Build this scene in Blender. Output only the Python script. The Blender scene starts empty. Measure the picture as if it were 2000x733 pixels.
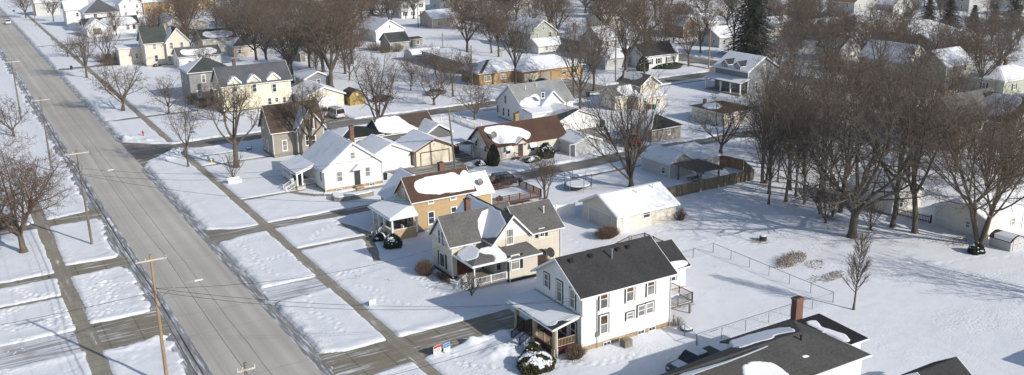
import bpy, math, random
import numpy as np
from mathutils import Vector
random.seed(7)
SC = bpy.context.scene
COL = SC.collection
R = math.radians

# ------------------------------------------------------------------ camera
FPX, PITCH, ROLL, YAW = 1864.885, R(16.4034), R(-1.1446), R(30.6212)
CAMH = 40.0
_f = np.array([math.sin(YAW)*math.cos(PITCH), math.cos(YAW)*math.cos(PITCH), -math.sin(PITCH)])
_r = np.array([math.cos(YAW), -math.sin(YAW), 0.0])
_u = np.cross(_r, _f)
_R = math.cos(ROLL)*_r + math.sin(ROLL)*_u
_U = -math.sin(ROLL)*_r + math.cos(ROLL)*_u
def _ray(px, py):
    return _R*((px-1000)/FPX) - _U*((py-366.5)/FPX) + _f
def G(px, py, z=0.0):
    """surveyed photo point -> point of the ground (x, y)"""
    d = _ray(px, py); t = (z-CAMH)/d[2]
    return (float(d[0]*t), float(d[1]*t))
def onx(px, py, x0):
    d = _ray(px, py); t = x0/d[0]
    return (float(d[1]*t), float(CAMH+d[2]*t))
def ony(px, py, y0):
    d = _ray(px, py); t = y0/d[1]
    return (float(d[0]*t), float(CAMH+d[2]*t))
cam = bpy.data.cameras.new('camera')
camo = bpy.data.objects.new('camera', cam); COL.objects.link(camo)
from mathutils import Matrix
camo.matrix_world = Matrix(((_R[0], _U[0], -_f[0], 0), (_R[1], _U[1], -_f[1], 0), (_R[2], _U[2], -_f[2], CAMH), (0, 0, 0, 1)))
cam.sensor_width = 36.0
cam.lens = 36.0*FPX/2000.0
cam.clip_start = 1.0; cam.clip_end = 8000.0
SC.camera = camo

# ------------------------------------------------------------------ light
SUN_EL = R(26.4)
SUNV = Vector((0.381*math.cos(SUN_EL), -0.9246*math.cos(SUN_EL), math.sin(SUN_EL))).normalized()
sl = bpy.data.lights.new('sun', 'SUN'); sl.energy = 4.4; sl.angle = R(0.53); sl.color = (1.0, 0.95, 0.872)
so = bpy.data.objects.new('sun', sl); COL.objects.link(so)
so.rotation_euler = SUNV.to_track_quat('Z', 'Y').to_euler()
so.location = (60, -100, 120)
w = bpy.data.worlds.new('World'); SC.world = w; w.use_nodes = True
nt = w.node_tree; nt.nodes.clear()
sky = nt.nodes.new('ShaderNodeTexSky'); sky.sky_type = 'NISHITA'; sky.sun_disc = False
sky.sun_elevation = SUN_EL; sky.sun_rotation = math.atan2(SUNV.x, SUNV.y)
sky.air_density = 1.0; sky.dust_density = 1.0; sky.ozone_density = 1.6
bg = nt.nodes.new('ShaderNodeBackground'); bg.inputs['Strength'].default_value = 0.124
wo = nt.nodes.new('ShaderNodeOutputWorld')
nt.links.new(sky.outputs[0], bg.inputs[0]); nt.links.new(bg.outputs[0], wo.inputs[0])
SC.view_settings.view_transform = 'Standard'; SC.view_settings.look = 'None'
SC.view_settings.exposure = -0.03; SC.view_settings.gamma = 1.0
SC.render.engine = 'CYCLES'
SC.cycles.max_bounces = 5; SC.cycles.diffuse_bounces = 2; SC.cycles.glossy_bounces = 2
SC.cycles.use_denoising = True

# ------------------------------------------------------------------ materials
MATS = {}
def node_mat(name):
    m = bpy.data.materials.new(name); m.use_nodes = True
    t = m.node_tree; b = t.nodes['Principled BSDF']
    return m, t, b
def mixc(t, fac, a, b):
    n = t.nodes.new('ShaderNodeMix'); n.data_type = 'RGBA'
    if hasattr(fac, 'is_linked'): t.links.new(fac, n.inputs[0])
    else: n.inputs[0].default_value = fac
    for i, v in ((6, a), (7, b)):
        if hasattr(v, 'is_linked'): t.links.new(v, n.inputs[i])
        else: n.inputs[i].default_value = (*v, 1)
    return n.outputs[2]
def coord(t, scale=(1, 1, 1), kind='Object', rot=(0, 0, 0)):
    c = t.nodes.new('ShaderNodeTexCoord'); mp = t.nodes.new('ShaderNodeMapping')
    mp.inputs['Scale'].default_value = scale; mp.inputs['Rotation'].default_value = rot
    t.links.new(c.outputs[kind], mp.inputs[0]); return mp.outputs[0]
def noise(t, vec, scale, detail=3.0, rough=0.55):
    n = t.nodes.new('ShaderNodeTexNoise'); n.inputs['Scale'].default_value = scale
    n.inputs['Detail'].default_value = detail; n.inputs['Roughness'].default_value = rough
    t.links.new(vec, n.inputs['Vector']); return n.outputs[0]
def ramp(t, fac, lo, hi, a=0.0, b=1.0):
    n = t.nodes.new('ShaderNodeMapRange'); n.clamp = True
    t.links.new(fac, n.inputs[0]); n.inputs[1].default_value = lo; n.inputs[2].default_value = hi
    n.inputs[3].default_value = a; n.inputs[4].default_value = b
    return n.outputs[0]
def mth(t, op, a, b=None):
    n = t.nodes.new('ShaderNodeMath'); n.operation = op
    for i, v in enumerate((a, b)):
        if v is None: continue
        if hasattr(v, 'is_linked'): t.links.new(v, n.inputs[i])
        else: n.inputs[i].default_value = v
    return n.outputs[0]
def bump(t, b, h, strength=0.4, dist=0.05):
    n = t.nodes.new('ShaderNodeBump'); n.inputs['Strength'].default_value = strength
    n.inputs['Distance'].default_value = dist; t.links.new(h, n.inputs['Height'])
    t.links.new(n.outputs[0], b.inputs['Normal'])
def mat(name, col, rough=0.8, amt=0.18, sc=1.2, scale=(1, 1, 1), spec=0.3, metal=0.0, bmp=0.0, fine=9.0):
    """one plain material with two scales of uneven tone"""
    if name in MATS: return MATS[name]
    m, t, b = node_mat(name)
    v = coord(t, scale)
    n1 = noise(t, v, sc, 4); n2 = noise(t, v, sc*fine, 2)
    k = mth(t, 'ADD', mth(t, 'MULTIPLY', n1, 0.6), mth(t, 'MULTIPLY', n2, 0.4))
    dk = tuple(c*(1-amt*1.6) for c in col); lt = tuple(min(c*(1+amt*1.4), 0.95) for c in col)
    t.links.new(mixc(t, ramp(t, k, 0.3, 0.7), dk, lt), b.inputs['Base Color'])
    b.inputs['Roughness'].default_value = rough; b.inputs['Metallic'].default_value = metal
    b.inputs['Specular IOR Level'].default_value = spec
    if bmp: bump(t, b, n2, bmp, 0.03)
    MATS[name] = m; return m
def siding(name, col, amt=0.07):
    """painted clapboards: uneven from board to board, a little grime in drips"""
    if name in MATS: return MATS[name]
    m, t, b = node_mat(name)
    v = coord(t, (0.25, 0.25, 5.0)); v2 = coord(t, (2.0, 2.0, 0.35))
    n1 = noise(t, v, 1.0, 3); n2 = noise(t, v2, 1.0, 4)
    wv = t.nodes.new('ShaderNodeTexWave'); wv.wave_type = 'BANDS'; wv.bands_direction = 'Z'; wv.wave_profile = 'SAW'
    wv.inputs['Scale'].default_value = 1.45; t.links.new(coord(t), wv.inputs['Vector'])
    k = mth(t, 'ADD', mth(t, 'MULTIPLY', n1, 0.5), mth(t, 'MULTIPLY', n2, 0.5))
    dk = tuple(c*(1-amt*2) for c in col); lt = tuple(min(c*(1+amt), 0.92) for c in col)
    base = mixc(t, ramp(t, k, 0.3, 0.65), dk, lt)
    base = mixc(t, ramp(t, wv.outputs['Fac'], 0.86, 0.98, 0, 0.35), base, tuple(c*0.6 for c in col))
    t.links.new(base, b.inputs['Base Color'])
    b.inputs['Roughness'].default_value = 0.62; b.inputs['Specular IOR Level'].default_value = 0.25
    MATS[name] = m; return m
def shingle(name, col, amt=0.3):
    """asphalt shingles: tab-to-tab grain and long weather streaks down the slope"""
    if name in MATS: return MATS[name]
    m, t, b = node_mat(name)
    v = coord(t)
    n1 = noise(t, v, 5.5, 2); n2 = noise(t, v, 0.35, 4); n3 = noise(t, coord(t, (1, 1, 1)), 22, 1)
    k = mth(t, 'ADD', mth(t, 'ADD', mth(t, 'MULTIPLY', n1, 0.4), mth(t, 'MULTIPLY', n2, 0.35)), mth(t, 'MULTIPLY', n3, 0.25))
    dk = tuple(c*(1-amt*1.5) for c in col); lt = tuple(c*(1+amt*1.5) for c in col)
    t.links.new(mixc(t, ramp(t, k, 0.33, 0.67), dk, lt), b.inputs['Base Color'])
    b.inputs['Roughness'].default_value = 0.9; b.inputs['Specular IOR Level'].default_value = 0.15
    bump(t, b, n1, 0.35, 0.03)
    MATS[name] = m; return m
def brick(name, c1, c2, mortar, s=2.2):
    if name in MATS: return MATS[name]
    m, t, b = node_mat(name)
    br = t.nodes.new('ShaderNodeTexBrick'); br.inputs['Scale'].default_value = s
    c = t.nodes.new('ShaderNodeTexCoord'); mp = t.nodes.new('ShaderNodeCombineXYZ'); sp = t.nodes.new('ShaderNodeSeparateXYZ')
    t.links.new(c.outputs['Object'], sp.inputs[0])
    t.links.new(mth(t, 'ADD', sp.outputs[0], sp.outputs[1]), mp.inputs[0]); t.links.new(sp.outputs[2], mp.inputs[1])
    t.links.new(mp.outputs[0], br.inputs['Vector'])
    br.inputs['Color1'].default_value = (*c1, 1); br.inputs['Color2'].default_value = (*c2, 1); br.inputs['Mortar'].default_value = (*mortar, 1)
    n = noise(t, coord(t), 1.3, 3)
    t.links.new(mixc(t, ramp(t, n, 0.3, 0.7, 0.0, 0.35), br.outputs[0], tuple(x*0.5 for x in c1)), b.inputs['Base Color'])
    b.inputs['Roughness'].default_value = 0.9
    MATS[name] = m; return m

SNOWC = (0.80, 0.813, 0.842)
def snow_mat():
    m, t, b = node_mat('snow')
    v = coord(t); n = noise(t, v, 0.8, 4); n2 = noise(t, v, 6.0, 3)
    t.links.new(mixc(t, ramp(t, n, 0.3, 0.7), tuple(c*0.95 for c in SNOWC), SNOWC), b.inputs['Base Color'])
    b.inputs['Roughness'].default_value = 0.75; b.inputs['Specular IOR Level'].default_value = 0.2
    bump(t, b, n2, 0.35, 0.06)
    MATS['snow'] = m
snow_mat()
def thin_snow_mat():
    m, t, b = node_mat('thin_snow')
    v = coord(t); n = noise(t, v, 0.5, 5); n2 = noise(t, v, 7.0, 3)
    k = mth(t, 'ADD', mth(t, 'MULTIPLY', n, 0.6), mth(t, 'MULTIPLY', n2, 0.4))
    t.links.new(mixc(t, ramp(t, k, 0.3, 0.5), (0.5, 0.52, 0.57), (0.77, 0.79, 0.83)), b.inputs['Base Color'])
    b.inputs['Roughness'].default_value = 0.75; b.inputs['Specular IOR Level'].default_value = 0.2
    bump(t, b, n2, 0.5, 0.04)
    MATS['thin_snow'] = m
thin_snow_mat()

def lawn_snow_mat():
    """snow over the yards: drift relief, trampled lumps in patches, grit thrown by the plough beside the kerb, blades of grass poking out"""
    m, t, b = node_mat('lawn_snow')
    g = t.nodes.new('ShaderNodeNewGeometry'); sp = t.nodes.new('ShaderNodeSeparateXYZ'); t.links.new(g.outputs['Position'], sp.inputs[0])
    v = coord(t)
    big = noise(t, v, 0.09, 4); mid = noise(t, v, 0.9, 4); fine = noise(t, v, 5.5, 4, 0.65); grit = noise(t, v, 9.0, 3, 0.75)
    col = mixc(t, ramp(t, mid, 0.3, 0.7), tuple(c*0.955 for c in SNOWC), SNOWC)
    # grit: densest at the kerb, gone about 3.5 m away
    near = mth(t, 'MULTIPLY', ramp(t, sp.outputs[0], 25.4, 28.9, 1.0, 0.0), ramp(t, sp.outputs[0], 20.0, 25.0, 0.0, 1.0))
    nearl = mth(t, 'MULTIPLY', ramp(t, sp.outputs[0], 11.5, 15.8, 0.0, 0.6), ramp(t, sp.outputs[0], 15.9, 18.0, 1.0, 0.0))
    gf = mth(t, 'MULTIPLY', mth(t, 'MAXIMUM', near, nearl), ramp(t, grit, 0.46, 0.62))
    col = mixc(t, mth(t, 'MULTIPLY', gf, 0.62), col, (0.23, 0.20, 0.17))
    blades = mth(t, 'MULTIPLY', ramp(t, noise(t, v, 0.16, 4), 0.56, 0.70), ramp(t, grit, 0.58, 0.66))
    col = mixc(t, mth(t, 'MULTIPLY', blades, 0.55), col, (0.22, 0.19, 0.13))
    t.links.new(col, b.inputs['Base Color'])
    b.inputs['Roughness'].default_value = 0.75; b.inputs['Specular IOR Level'].default_value = 0.2
    vo = t.nodes.new('ShaderNodeTexVoronoi'); vo.inputs['Scale'].default_value = 2.6; t.links.new(v, vo.inputs['Vector'])
    tr = mth(t, 'MULTIPLY', ramp(t, vo.outputs['Distance'], 0.0, 0.55), ramp(t, noise(t, v, 0.11, 3), 0.47, 0.62))
    h = mth(t, 'ADD', mth(t, 'ADD', mth(t, 'MULTIPLY', fine, 0.5), mth(t, 'MULTIPLY', mid, 0.28)), mth(t, 'ADD', mth(t, 'MULTIPLY', tr, 0.6), mth(t, 'MULTIPLY', big, 0.9)))
    bump(t, b, h, 0.37, 0.13)
    MATS['lawn_snow'] = m
lawn_snow_mat()

def paving_mat(name, c1, c2, streak=(0.25, 3.0), snowy=0.0, along='x', joints=0.0, rough=0.85, patch=0.15):
    """paved surface with drag streaks of leftover snow lying along it"""
    m, t, b = node_mat(name)
    v = coord(t)
    st = (streak[0], streak[1], 1) if along == 'x' else (streak[1], streak[0], 1)
    s = noise(t, coord(t, st), 1.0, 5, 0.6); p = noise(t, v, patch, 4); f = noise(t, v, 4.0, 4, 0.7)
    k = mth(t, 'ADD', mth(t, 'ADD', mth(t, 'MULTIPLY', s, 0.4), mth(t, 'MULTIPLY', p, 0.35)), mth(t, 'MULTIPLY', f, 0.25))
    col = mixc(t, ramp(t, k, 0.35, 0.65), c1, c2)
    if joints:
        sp = t.nodes.new('ShaderNodeSeparateXYZ'); t.links.new(v, sp.inputs[0])
        ax = sp.outputs[1] if along == 'y' else sp.outputs[0]
        fr = mth(t, 'FRACT', mth(t, 'DIVIDE', ax, joints))
        col = mixc(t, mth(t, 'MULTIPLY', mth(t, 'LESS_THAN', fr, 0.05), 0.55), col, tuple(c*0.45 for c in c1))
    if snowy:
        sf = mth(t, 'MULTIPLY', ramp(t, s, 0.60-0.25*snowy, 0.72-0.25*snowy), ramp(t, noise(t, v, 0.28, 3), 0.5-0.3*snowy, 0.68-0.3*snowy))
        col = mixc(t, mth(t, 'MULTIPLY', sf, 0.85), col, (0.72, 0.74, 0.78))
    t.links.new(col, b.inputs['Base Color'])
    b.inputs['Roughness'].default_value = rough; b.inputs['Specular IOR Level'].default_value = 0.3
    bump(t, b, f, 0.25, 0.03)
    MATS[name] = m
def road_mat():
    m, t, b = node_mat('salted_road')
    v = coord(t); g = t.nodes.new('ShaderNodeSeparateXYZ'); t.links.new(v, g.inputs[0])
    s = noise(t, coord(t, (1.6, 0.018, 1)), 1.0, 4, 0.6); s2 = noise(t, coord(t, (0.45, 0.012, 1)), 1.0, 3)
    p = noise(t, v, 0.07, 5); f = noise(t, v, 3.5, 4, 0.7)
    k = mth(t, 'ADD', mth(t, 'ADD', mth(t, 'MULTIPLY', s, 0.18), mth(t, 'MULTIPLY', s2, 0.35)), mth(t, 'ADD', mth(t, 'MULTIPLY', p, 0.35), mth(t, 'MULTIPLY', f, 0.12)))
    col = mixc(t, ramp(t, k, 0.41, 0.60), (0.425, 0.395, 0.348), (0.57, 0.537, 0.485))
    for x0 in (17.7, 19.5, 22.1, 23.9):
        d = mth(t, 'ABSOLUTE', mth(t, 'SUBTRACT', g.outputs[0], x0))
        col = mixc(t, mth(t, 'MULTIPLY', ramp(t, d, 0.0, 0.75, 1.0, 0.0), 0.34), col, (0.33, 0.30, 0.26))
    # tar seams: lane centre and slab joints, wandering a little
    wob = mth(t, 'MULTIPLY', mth(t, 'SUBTRACT', noise(t, coord(t, (1, 0.12, 1)), 1.0, 3), 0.5), 0.35)
    for x0, wd, a in ((20.75, 0.06, 0.5), (17.2, 0.035, 0.25)):
        d = mth(t, 'ABSOLUTE', mth(t, 'SUBTRACT', mth(t, 'ADD', g.outputs[0], wob), x0))
        col = mixc(t, mth(t, 'MULTIPLY', mth(t, 'LESS_THAN', d, wd), a), col, (0.15, 0.13, 0.11))
    fr = mth(t, 'FRACT', mth(t, 'DIVIDE', mth(t, 'ADD', g.outputs[1], mth(t, 'MULTIPLY', wob, 1.5)), 11.3))
    col = mixc(t, mth(t, 'MULTIPLY', mth(t, 'LESS_THAN', fr, 0.012), 0.22), col, (0.14, 0.12, 0.10))
    t.links.new(col, b.inputs['Base Color']); b.inputs['Roughness'].default_value = 0.85; b.inputs['Specular IOR Level'].default_value = 0.25
    bump(t, b, f, 0.2, 0.02); MATS['salted_road'] = m
road_mat()
paving_mat('side_road', (0.13, 0.115, 0.095), (0.27, 0.245, 0.215), (0.06, 1.1), 0.25, 'x')
paving_mat('avenue_road', (0.15, 0.13, 0.115), (0.27, 0.25, 0.225), (0.06, 1.1), 0.2, 'y')
paving_mat('concrete_walk', (0.215, 0.19, 0.15), (0.36, 0.325, 0.27), (0.2, 2.5), 0.12, 'y', 1.5)
paving_mat('concrete_drive', (0.19, 0.165, 0.125), (0.30, 0.265, 0.21), (0.16, 2.2), 0.3, 'x', 3.1)
paving_mat('icy_drive', (0.24, 0.23, 0.22), (0.42, 0.42, 0.43), (0.12, 2.6), 0.75, 'x')
paving_mat('alley_gravel', (0.15, 0.13, 0.105), (0.30, 0.27, 0.235), (0.1, 1.6), 0.35, 'x')
paving_mat('wet_gutter', (0.15, 0.145, 0.14), (0.33, 0.32, 0.31), (0.3, 4.0), 0.45, 'y', 0, 0.45)

M = dict(
 white_trim=mat('white_trim', (0.78, 0.78, 0.77), 0.5, 0.04), dark_green_trim=mat('dark_green_trim', (0.030, 0.045, 0.042), 0.5, 0.1),
 brown_trim=mat('brown_trim', (0.12, 0.05, 0.035), 0.6, 0.15), glass=None, blind=None,
 stone=mat('tan_stone', (0.36, 0.27, 0.17), 0.9, 0.35, 1.6), block=mat('grey_block', (0.25, 0.23, 0.20), 0.9, 0.25, 1.5),
 dark_base=mat('dark_base', (0.035, 0.035, 0.037), 0.85, 0.3, 1.5),
 red_brick=brick('red_brick', (0.145, 0.060, 0.042), (0.21, 0.088, 0.06), (0.20, 0.16, 0.14)),
 tan_brick=brick('tan_brick', (0.40, 0.245, 0.10), (0.47, 0.30, 0.13), (0.38, 0.30, 0.2)),
 pole_wood=mat('pole_wood', (0.30, 0.21, 0.13), 0.85, 0.3, 1.5, (3, 3, 0.3)), grey_wood=mat('grey_wood', (0.17, 0.155, 0.14), 0.9, 0.3, 1.2, (3, 3, 0.4)),
 red_wood=mat('red_wood', (0.135, 0.066, 0.042), 0.8, 0.3, 1.5, (2, 2, 2)), yellow_wood=mat('yellow_wood', (0.36, 0.25, 0.085), 0.85, 0.25, 1.5, (3, 3, 0.4)),
 fence_wood=mat('fence_wood', (0.19, 0.155, 0.115), 0.9, 0.35, 1.2, (3, 3, 0.3)), brown_fence=mat('brown_fence', (0.24, 0.115, 0.05), 0.85, 0.3, 1.2, (3, 3, 0.3)),
 arm_wood=mat('arm_wood', (0.46, 0.43, 0.38), 0.85, 0.2, 1.5), black=mat('black_metal', (0.018, 0.018, 0.02), 0.5, 0.2), grey_metal=mat('grey_metal', (0.30, 0.31, 0.32), 0.45, 0.15, 2.0, metal=0.6),
 galv=mat('galvanised', (0.26, 0.27, 0.28), 0.5, 0.15, 2.0, metal=0.5), pvc=mat('white_vinyl', (0.80, 0.80, 0.79), 0.4, 0.03),
 red=mat('red_paint', (0.42, 0.03, 0.025), 0.5, 0.1), blue=mat('blue_paint', (0.05, 0.22, 0.50), 0.5, 0.05), green_sign=mat('green_sign', (0.02, 0.20, 0.12), 0.5, 0.05),
 yellow=mat('yellow_paint', (0.55, 0.42, 0.05), 0.6, 0.1), paper=mat('white_board', (0.80, 0.79, 0.74), 0.6, 0.03),
 porch_red=mat('porch_red', (0.10, 0.03, 0.025), 0.7, 0.2), porch_grey=mat('porch_floor', (0.28, 0.25, 0.22), 0.8, 0.2),
 rubber=mat('rubber', (0.02, 0.02, 0.02), 0.9, 0.2), wire=mat('cable', (0.035, 0.035, 0.035), 0.6, 0.1), chrome=mat('chrome', (0.6, 0.6, 0.6), 0.15, 0.05, metal=1.0),
 lamp_glass=mat('lamp_glass', (0.5, 0.5, 0.49), 0.3, 0.03), tail_red=mat('tail_red', (0.35, 0.01, 0.01), 0.3, 0.05),
 bark=mat('bark', (0.125, 0.098, 0.075), 0.95, 0.35, 1.6, (3, 3, 0.5)), bark_dark=mat('bark_dark', (0.095, 0.078, 0.062), 0.95, 0.35, 1.6, (3, 3, 0.5)),
 twig=mat('twig', (0.126, 0.094, 0.068), 0.95, 0.25, 0.6), twig_red=mat('twig_red', (0.140, 0.095, 0.068), 0.95, 0.3, 0.6), twig_grey=mat('twig_grey', (0.122, 0.102, 0.083), 0.95, 0.25, 0.6),
 needle=mat('needle', (0.026, 0.040, 0.024), 0.85, 0.45, 0.9), needle_blue=mat('needle_blue', (0.028, 0.050, 0.048), 0.85, 0.4, 0.9), needle_brown=mat('needle_brown', (0.060, 0.052, 0.038), 0.9, 0.35, 0.9),
 boxwood=mat('boxwood', (0.055, 0.055, 0.022), 0.85, 0.4, 1.2), reed=mat('dry_reed', (0.19, 0.135, 0.085), 0.9, 0.35, 1.0), litter=mat('dry_litter', (0.23, 0.17, 0.11), 0.95, 0.35, 2.0),
 tarp=mat('green_tarp', (0.05, 0.075, 0.07), 0.6, 0.2), tan_panel=mat('tan_panel', (0.42, 0.34, 0.23), 0.7, 0.1),
)
def glass_mat(name, base, rough):
    m, t, b = node_mat(name)
    n = noise(t, coord(t), 0.7, 3)
    t.links.new(mixc(t, ramp(t, n, 0.35, 0.65), tuple(c*0.55 for c in base), tuple(c*1.4 for c in base)), b.inputs['Base Color'])
    b.inputs['Roughness'].default_value = rough; b.inputs['Specular IOR Level'].default_value = 0.6
    MATS[name] = m; return m
M['glass'] = glass_mat('window_glass', (0.035, 0.042, 0.05), 0.08)
M['blind'] = glass_mat('window_with_blind', (0.24, 0.235, 0.215), 0.2)
M['curtain'] = glass_mat('window_with_brown_curtain', (0.12, 0.075, 0.04), 0.25)
M['grey_pane'] = glass_mat('window_painted_reflection', (0.20, 0.20, 0.20), 0.12)  # reflected snow painted in as a grey base colour of the pane
M['car_glass'] = glass_mat('car_glass', (0.015, 0.017, 0.02), 0.05)
def paint(name, col, metal=0.2):
    if name in MATS: return MATS[name]
    m, t, b = node_mat(name)
    n = noise(t, coord(t, (1, 1, 2)), 1.5, 4)
    t.links.new(mixc(t, ramp(t, n, 0.35, 0.7), tuple(c*0.8 for c in col), tuple(min(1, c*1.15+0.01) for c in col)), b.inputs['Base Color'])
    b.inputs['Roughness'].default_value = 0.3; b.inputs['Metallic'].default_value = metal; b.inputs['Coat Weight'].default_value = 0.5
    MATS[name] = m; return m

# ------------------------------------------------------------------ mesh collector
class MB:
    def __init__(s): s.v = []; s.f = []
    def add(s, vs, fs):
        o = len(s.v); s.v += [tuple(map(float, p)) for p in vs]; s.f += [tuple(i+o for i in q) for q in fs]
    def box(s, x0, x1, y0, y1, z0, z1):
        s.add([(x0, y0, z0), (x1, y0, z0), (x1, y1, z0), (x0, y1, z0), (x0, y0, z1), (x1, y0, z1), (x1, y1, z1), (x0, y1, z1)],
              [(0, 3, 2, 1), (4, 5, 6, 7), (0, 1, 5, 4), (1, 2, 6, 5), (2, 3, 7, 6), (3, 0, 4, 7)]); return s
    def hexa(s, bot, top):
        n = len(bot); s.add(list(bot)+list(top), [tuple(range(n-1, -1, -1)), tuple(range(n, 2*n))]+[(i, (i+1) % n, n+(i+1) % n, n+i) for i in range(n)]); return s
    def slab(s, pts, th):
        p = [Vector(q) for q in pts]; n = (p[1]-p[0]).cross(p[-1]-p[0]).normalized()
        if n.z < 0: p = p[::-1]; n = -n
        return s.hexa(p, [q+n*th for q in p])
    def bar(s, a, b, wd, ht=None, up=(0, 0, 1)):
        a = Vector(a); b = Vector(b); d = (b-a).normalized(); up = Vector(up)
        if abs(d.dot(up)) > 0.98: up = Vector((1, 0, 0))
        x = d.cross(up).normalized(); y = x.cross(d); ht = ht or wd
        q = [x*(i*wd/2)+y*(j*ht/2) for i, j in ((-1, -1), (1, -1), (1, 1), (-1, 1))]
        return s.hexa([a+k for k in q], [b+k for k in q])
    def tube(s, path, rad, n=6, cap=True):
        P = [Vector(p) for p in path]; o = len(s.v); m = len(P)
        d = (P[-1]-P[0]).normalized(); up = Vector((0, 0, 1)) if abs(d.z) < 0.9 else Vector((1, 0, 0))
        for i, p in enumerate(P):
            dd = (P[min(i+1, m-1)]-P[max(i-1, 0)]).normalized()
            x = dd.cross(up).normalized(); y = dd.cross(x)
            r = rad[i] if isinstance(rad, (list, tuple)) else rad
            for k in range(n):
                a = 2*math.pi*k/n; q = p+x*(r*math.cos(a))+y*(r*math.sin(a)); s.v.append((q.x, q.y, q.z))
        for i in range(m-1):
            for k in range(n): s.f.append((o+i*n+k, o+i*n+(k+1) % n, o+(i+1)*n+(k+1) % n, o+(i+1)*n+k))
        if cap:
            s.f.append(tuple(o+k for k in range(n-1, -1, -1))); s.f.append(tuple(o+(m-1)*n+k for k in range(n)))
        return s
    def cyl(s, c, r, z0, z1, n=16, r2=None):
        r2 = r if r2 is None else r2; x, y = c
        return s.hexa([(x+r*math.cos(2*math.pi*k/n), y+r*math.sin(2*math.pi*k/n), z0) for k in range(n)], [(x+r2*math.cos(2*math.pi*k/n), y+r2*math.sin(2*math.pi*k/n), z1) for k in range(n)])
    def lathe(s, c, prof, n=16):
        x, y = c; o = len(s.v); m = len(prof)
        for r, z in prof:
            for k in range(n): s.v.append((x+r*math.cos(2*math.pi*k/n), y+r*math.sin(2*math.pi*k/n), z))
        for i in range(m-1):
            for k in range(n): s.f.append((o+i*n+k, o+i*n+(k+1) % n, o+(i+1)*n+(k+1) % n, o+(i+1)*n+k))
        s.f.append(tuple(o+k for k in range(n-1, -1, -1))); s.f.append(tuple(o+(m-1)*n+k for k in range(n)))
        return s
    def obj(s, name, m, parent=None, root=None, smooth=False, mesh_only=False):
        off = Vector(root.location) if root else Vector((0, 0, 0))
        me = bpy.data.meshes.new(name)
        me.from_pydata([(p[0]-off.x, p[1]-off.y, p[2]-off.z) for p in s.v], [], s.f)
        me.materials.append(m if not isinstance(m, str) else (M.get(m) or MATS[m]))
        if smooth: me.polygons.foreach_set('use_smooth', [True]*len(me.polygons))
        me.update()
        if mesh_only: return me
        o = bpy.data.objects.new(name, me); COL.objects.link(o)
        if parent is not None: o.parent = parent
        return o
def mm(m): return m if not isinstance(m, str) else (M.get(m) or MATS[m])
def tag(o, label=None, cat=None, group=None, kind=None):
    if label: o['label'] = label
    if cat: o['category'] = cat
    if group: o['group'] = group
    if kind: o['kind'] = kind
    return o
def thing(name, label, cat, loc=(0, 0, 0), group=None, rotz=0):
    o = bpy.data.objects.new(name, None); COL.objects.link(o); o.location = (*loc, 0)[:3]; o.rotation_euler = (0, 0, rotz)
    return tag(o, label, cat, group)
def copy_tree(o, parent=None):
    c = o.copy(); COL.objects.link(c); c.parent = parent
    for ch in list(o.children): copy_tree(ch, c)
    return c

def lattice(nx, ny, seed):
    return np.random.default_rng(seed).random((nx, ny))
def vnoise(x, y, s, seed):
    """smooth value noise in [-1, 1], cell size s metres"""
    L = lattice(256, 256, seed)
    X = np.asarray(x)/s; Y = np.asarray(y)/s
    xi = np.floor(X).astype(int); yi = np.floor(Y).astype(int); fx = X-xi; fy = Y-yi
    fx = fx*fx*(3-2*fx); fy = fy*fy*(3-2*fy)
    a = L[xi % 256, yi % 256]; b = L[(xi+1) % 256, yi % 256]; c = L[xi % 256, (yi+1) % 256]; d = L[(xi+1) % 256, (yi+1) % 256]
    return 2*((a*(1-fx)+b*fx)*(1-fy)+(c*(1-fx)+d*fx)*fy)-1
# ------------------------------------------------------------------ the ground and what is ploughed or shovelled free of snow
def rect(x0, x1, y0, y1): return [(x0, y0), (x1, y0), (x1, y1), (x0, y1)]
def wavy(x0, x1, y0, y1): return rect(x0, x1, y0, y1)
CLEAR = []   # polygon, bank height, edge raggedness
SHEETS = []
def ccw(p):
    a = sum(p[i][0]*p[(i+1) % len(p)][1]-p[(i+1) % len(p)][0]*p[i][1] for i in range(len(p)))
    return p if a > 0 else p[::-1]
def grow(p, d):
    p = ccw(p); n = len(p); out = []
    for i in range(n):
        a = np.array(p[i-1]); b = np.array(p[i]); c = np.array(p[(i+1) % n])
        e1 = (b-a)/np.linalg.norm(b-a); e2 = (c-b)/np.linalg.norm(c-b)
        n1 = np.array([e1[1], -e1[0]]); n2 = np.array([e2[1], -e2[0]]); k = n1+n2; k = k/max(0.35, (k@n1))
        out.append(tuple(b+k*d))
    return out
def clear(name, poly, z, m, bank=0.06, rag=0.22, g=0.45, sheet=True):
    CLEAR.append((ccw(poly), bank, rag))
    if sheet:
        q = grow(poly, g) if g else poly
        mb = MB(); mb.add([(x, y, z) for x, y in q], [tuple(range(len(q)))])
        tag(mb.obj(name, m), kind='structure')
Gp = lambda *pts: [G(*p) for p in pts]
clear('main_road', rect(16.0, 25.5, -60, 1500), 0.0, 'salted_road', 0.16, 0.16, 0.0)
clear('gutter', rect(24.75, 25.75, -60, 161.0), 0.004, 'wet_gutter', 0.16, 0.22, 0.15)
clear('gutter', rect(24.9, 25.7, 183.0, 620), 0.004, 'wet_gutter', 0.16, 0.35, 0.15)
clear('gutter', rect(14.5, 16.0, -60, 620), 0.004, 'wet_gutter', 0.07, 0.95, 0.25)
clear('side_street', rect(26.5, 164.5, 169.9, 175.7), 0.008, 'side_road', 0.16, 0.5, 0.4)
clear('street_corner', [(25.4, 161.8), (27.5, 166.6), (31.5, 169.8), (33, 175.8), (29.5, 178.0), (25.4, 183.0)], 0.016, 'side_road', 0.12, 0.5, 0.4)
clear('avenue', rect(166.3, 174.6, 60, 620), 0.012, 'avenue_road', 0.14, 0.5, 0.4)
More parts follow.
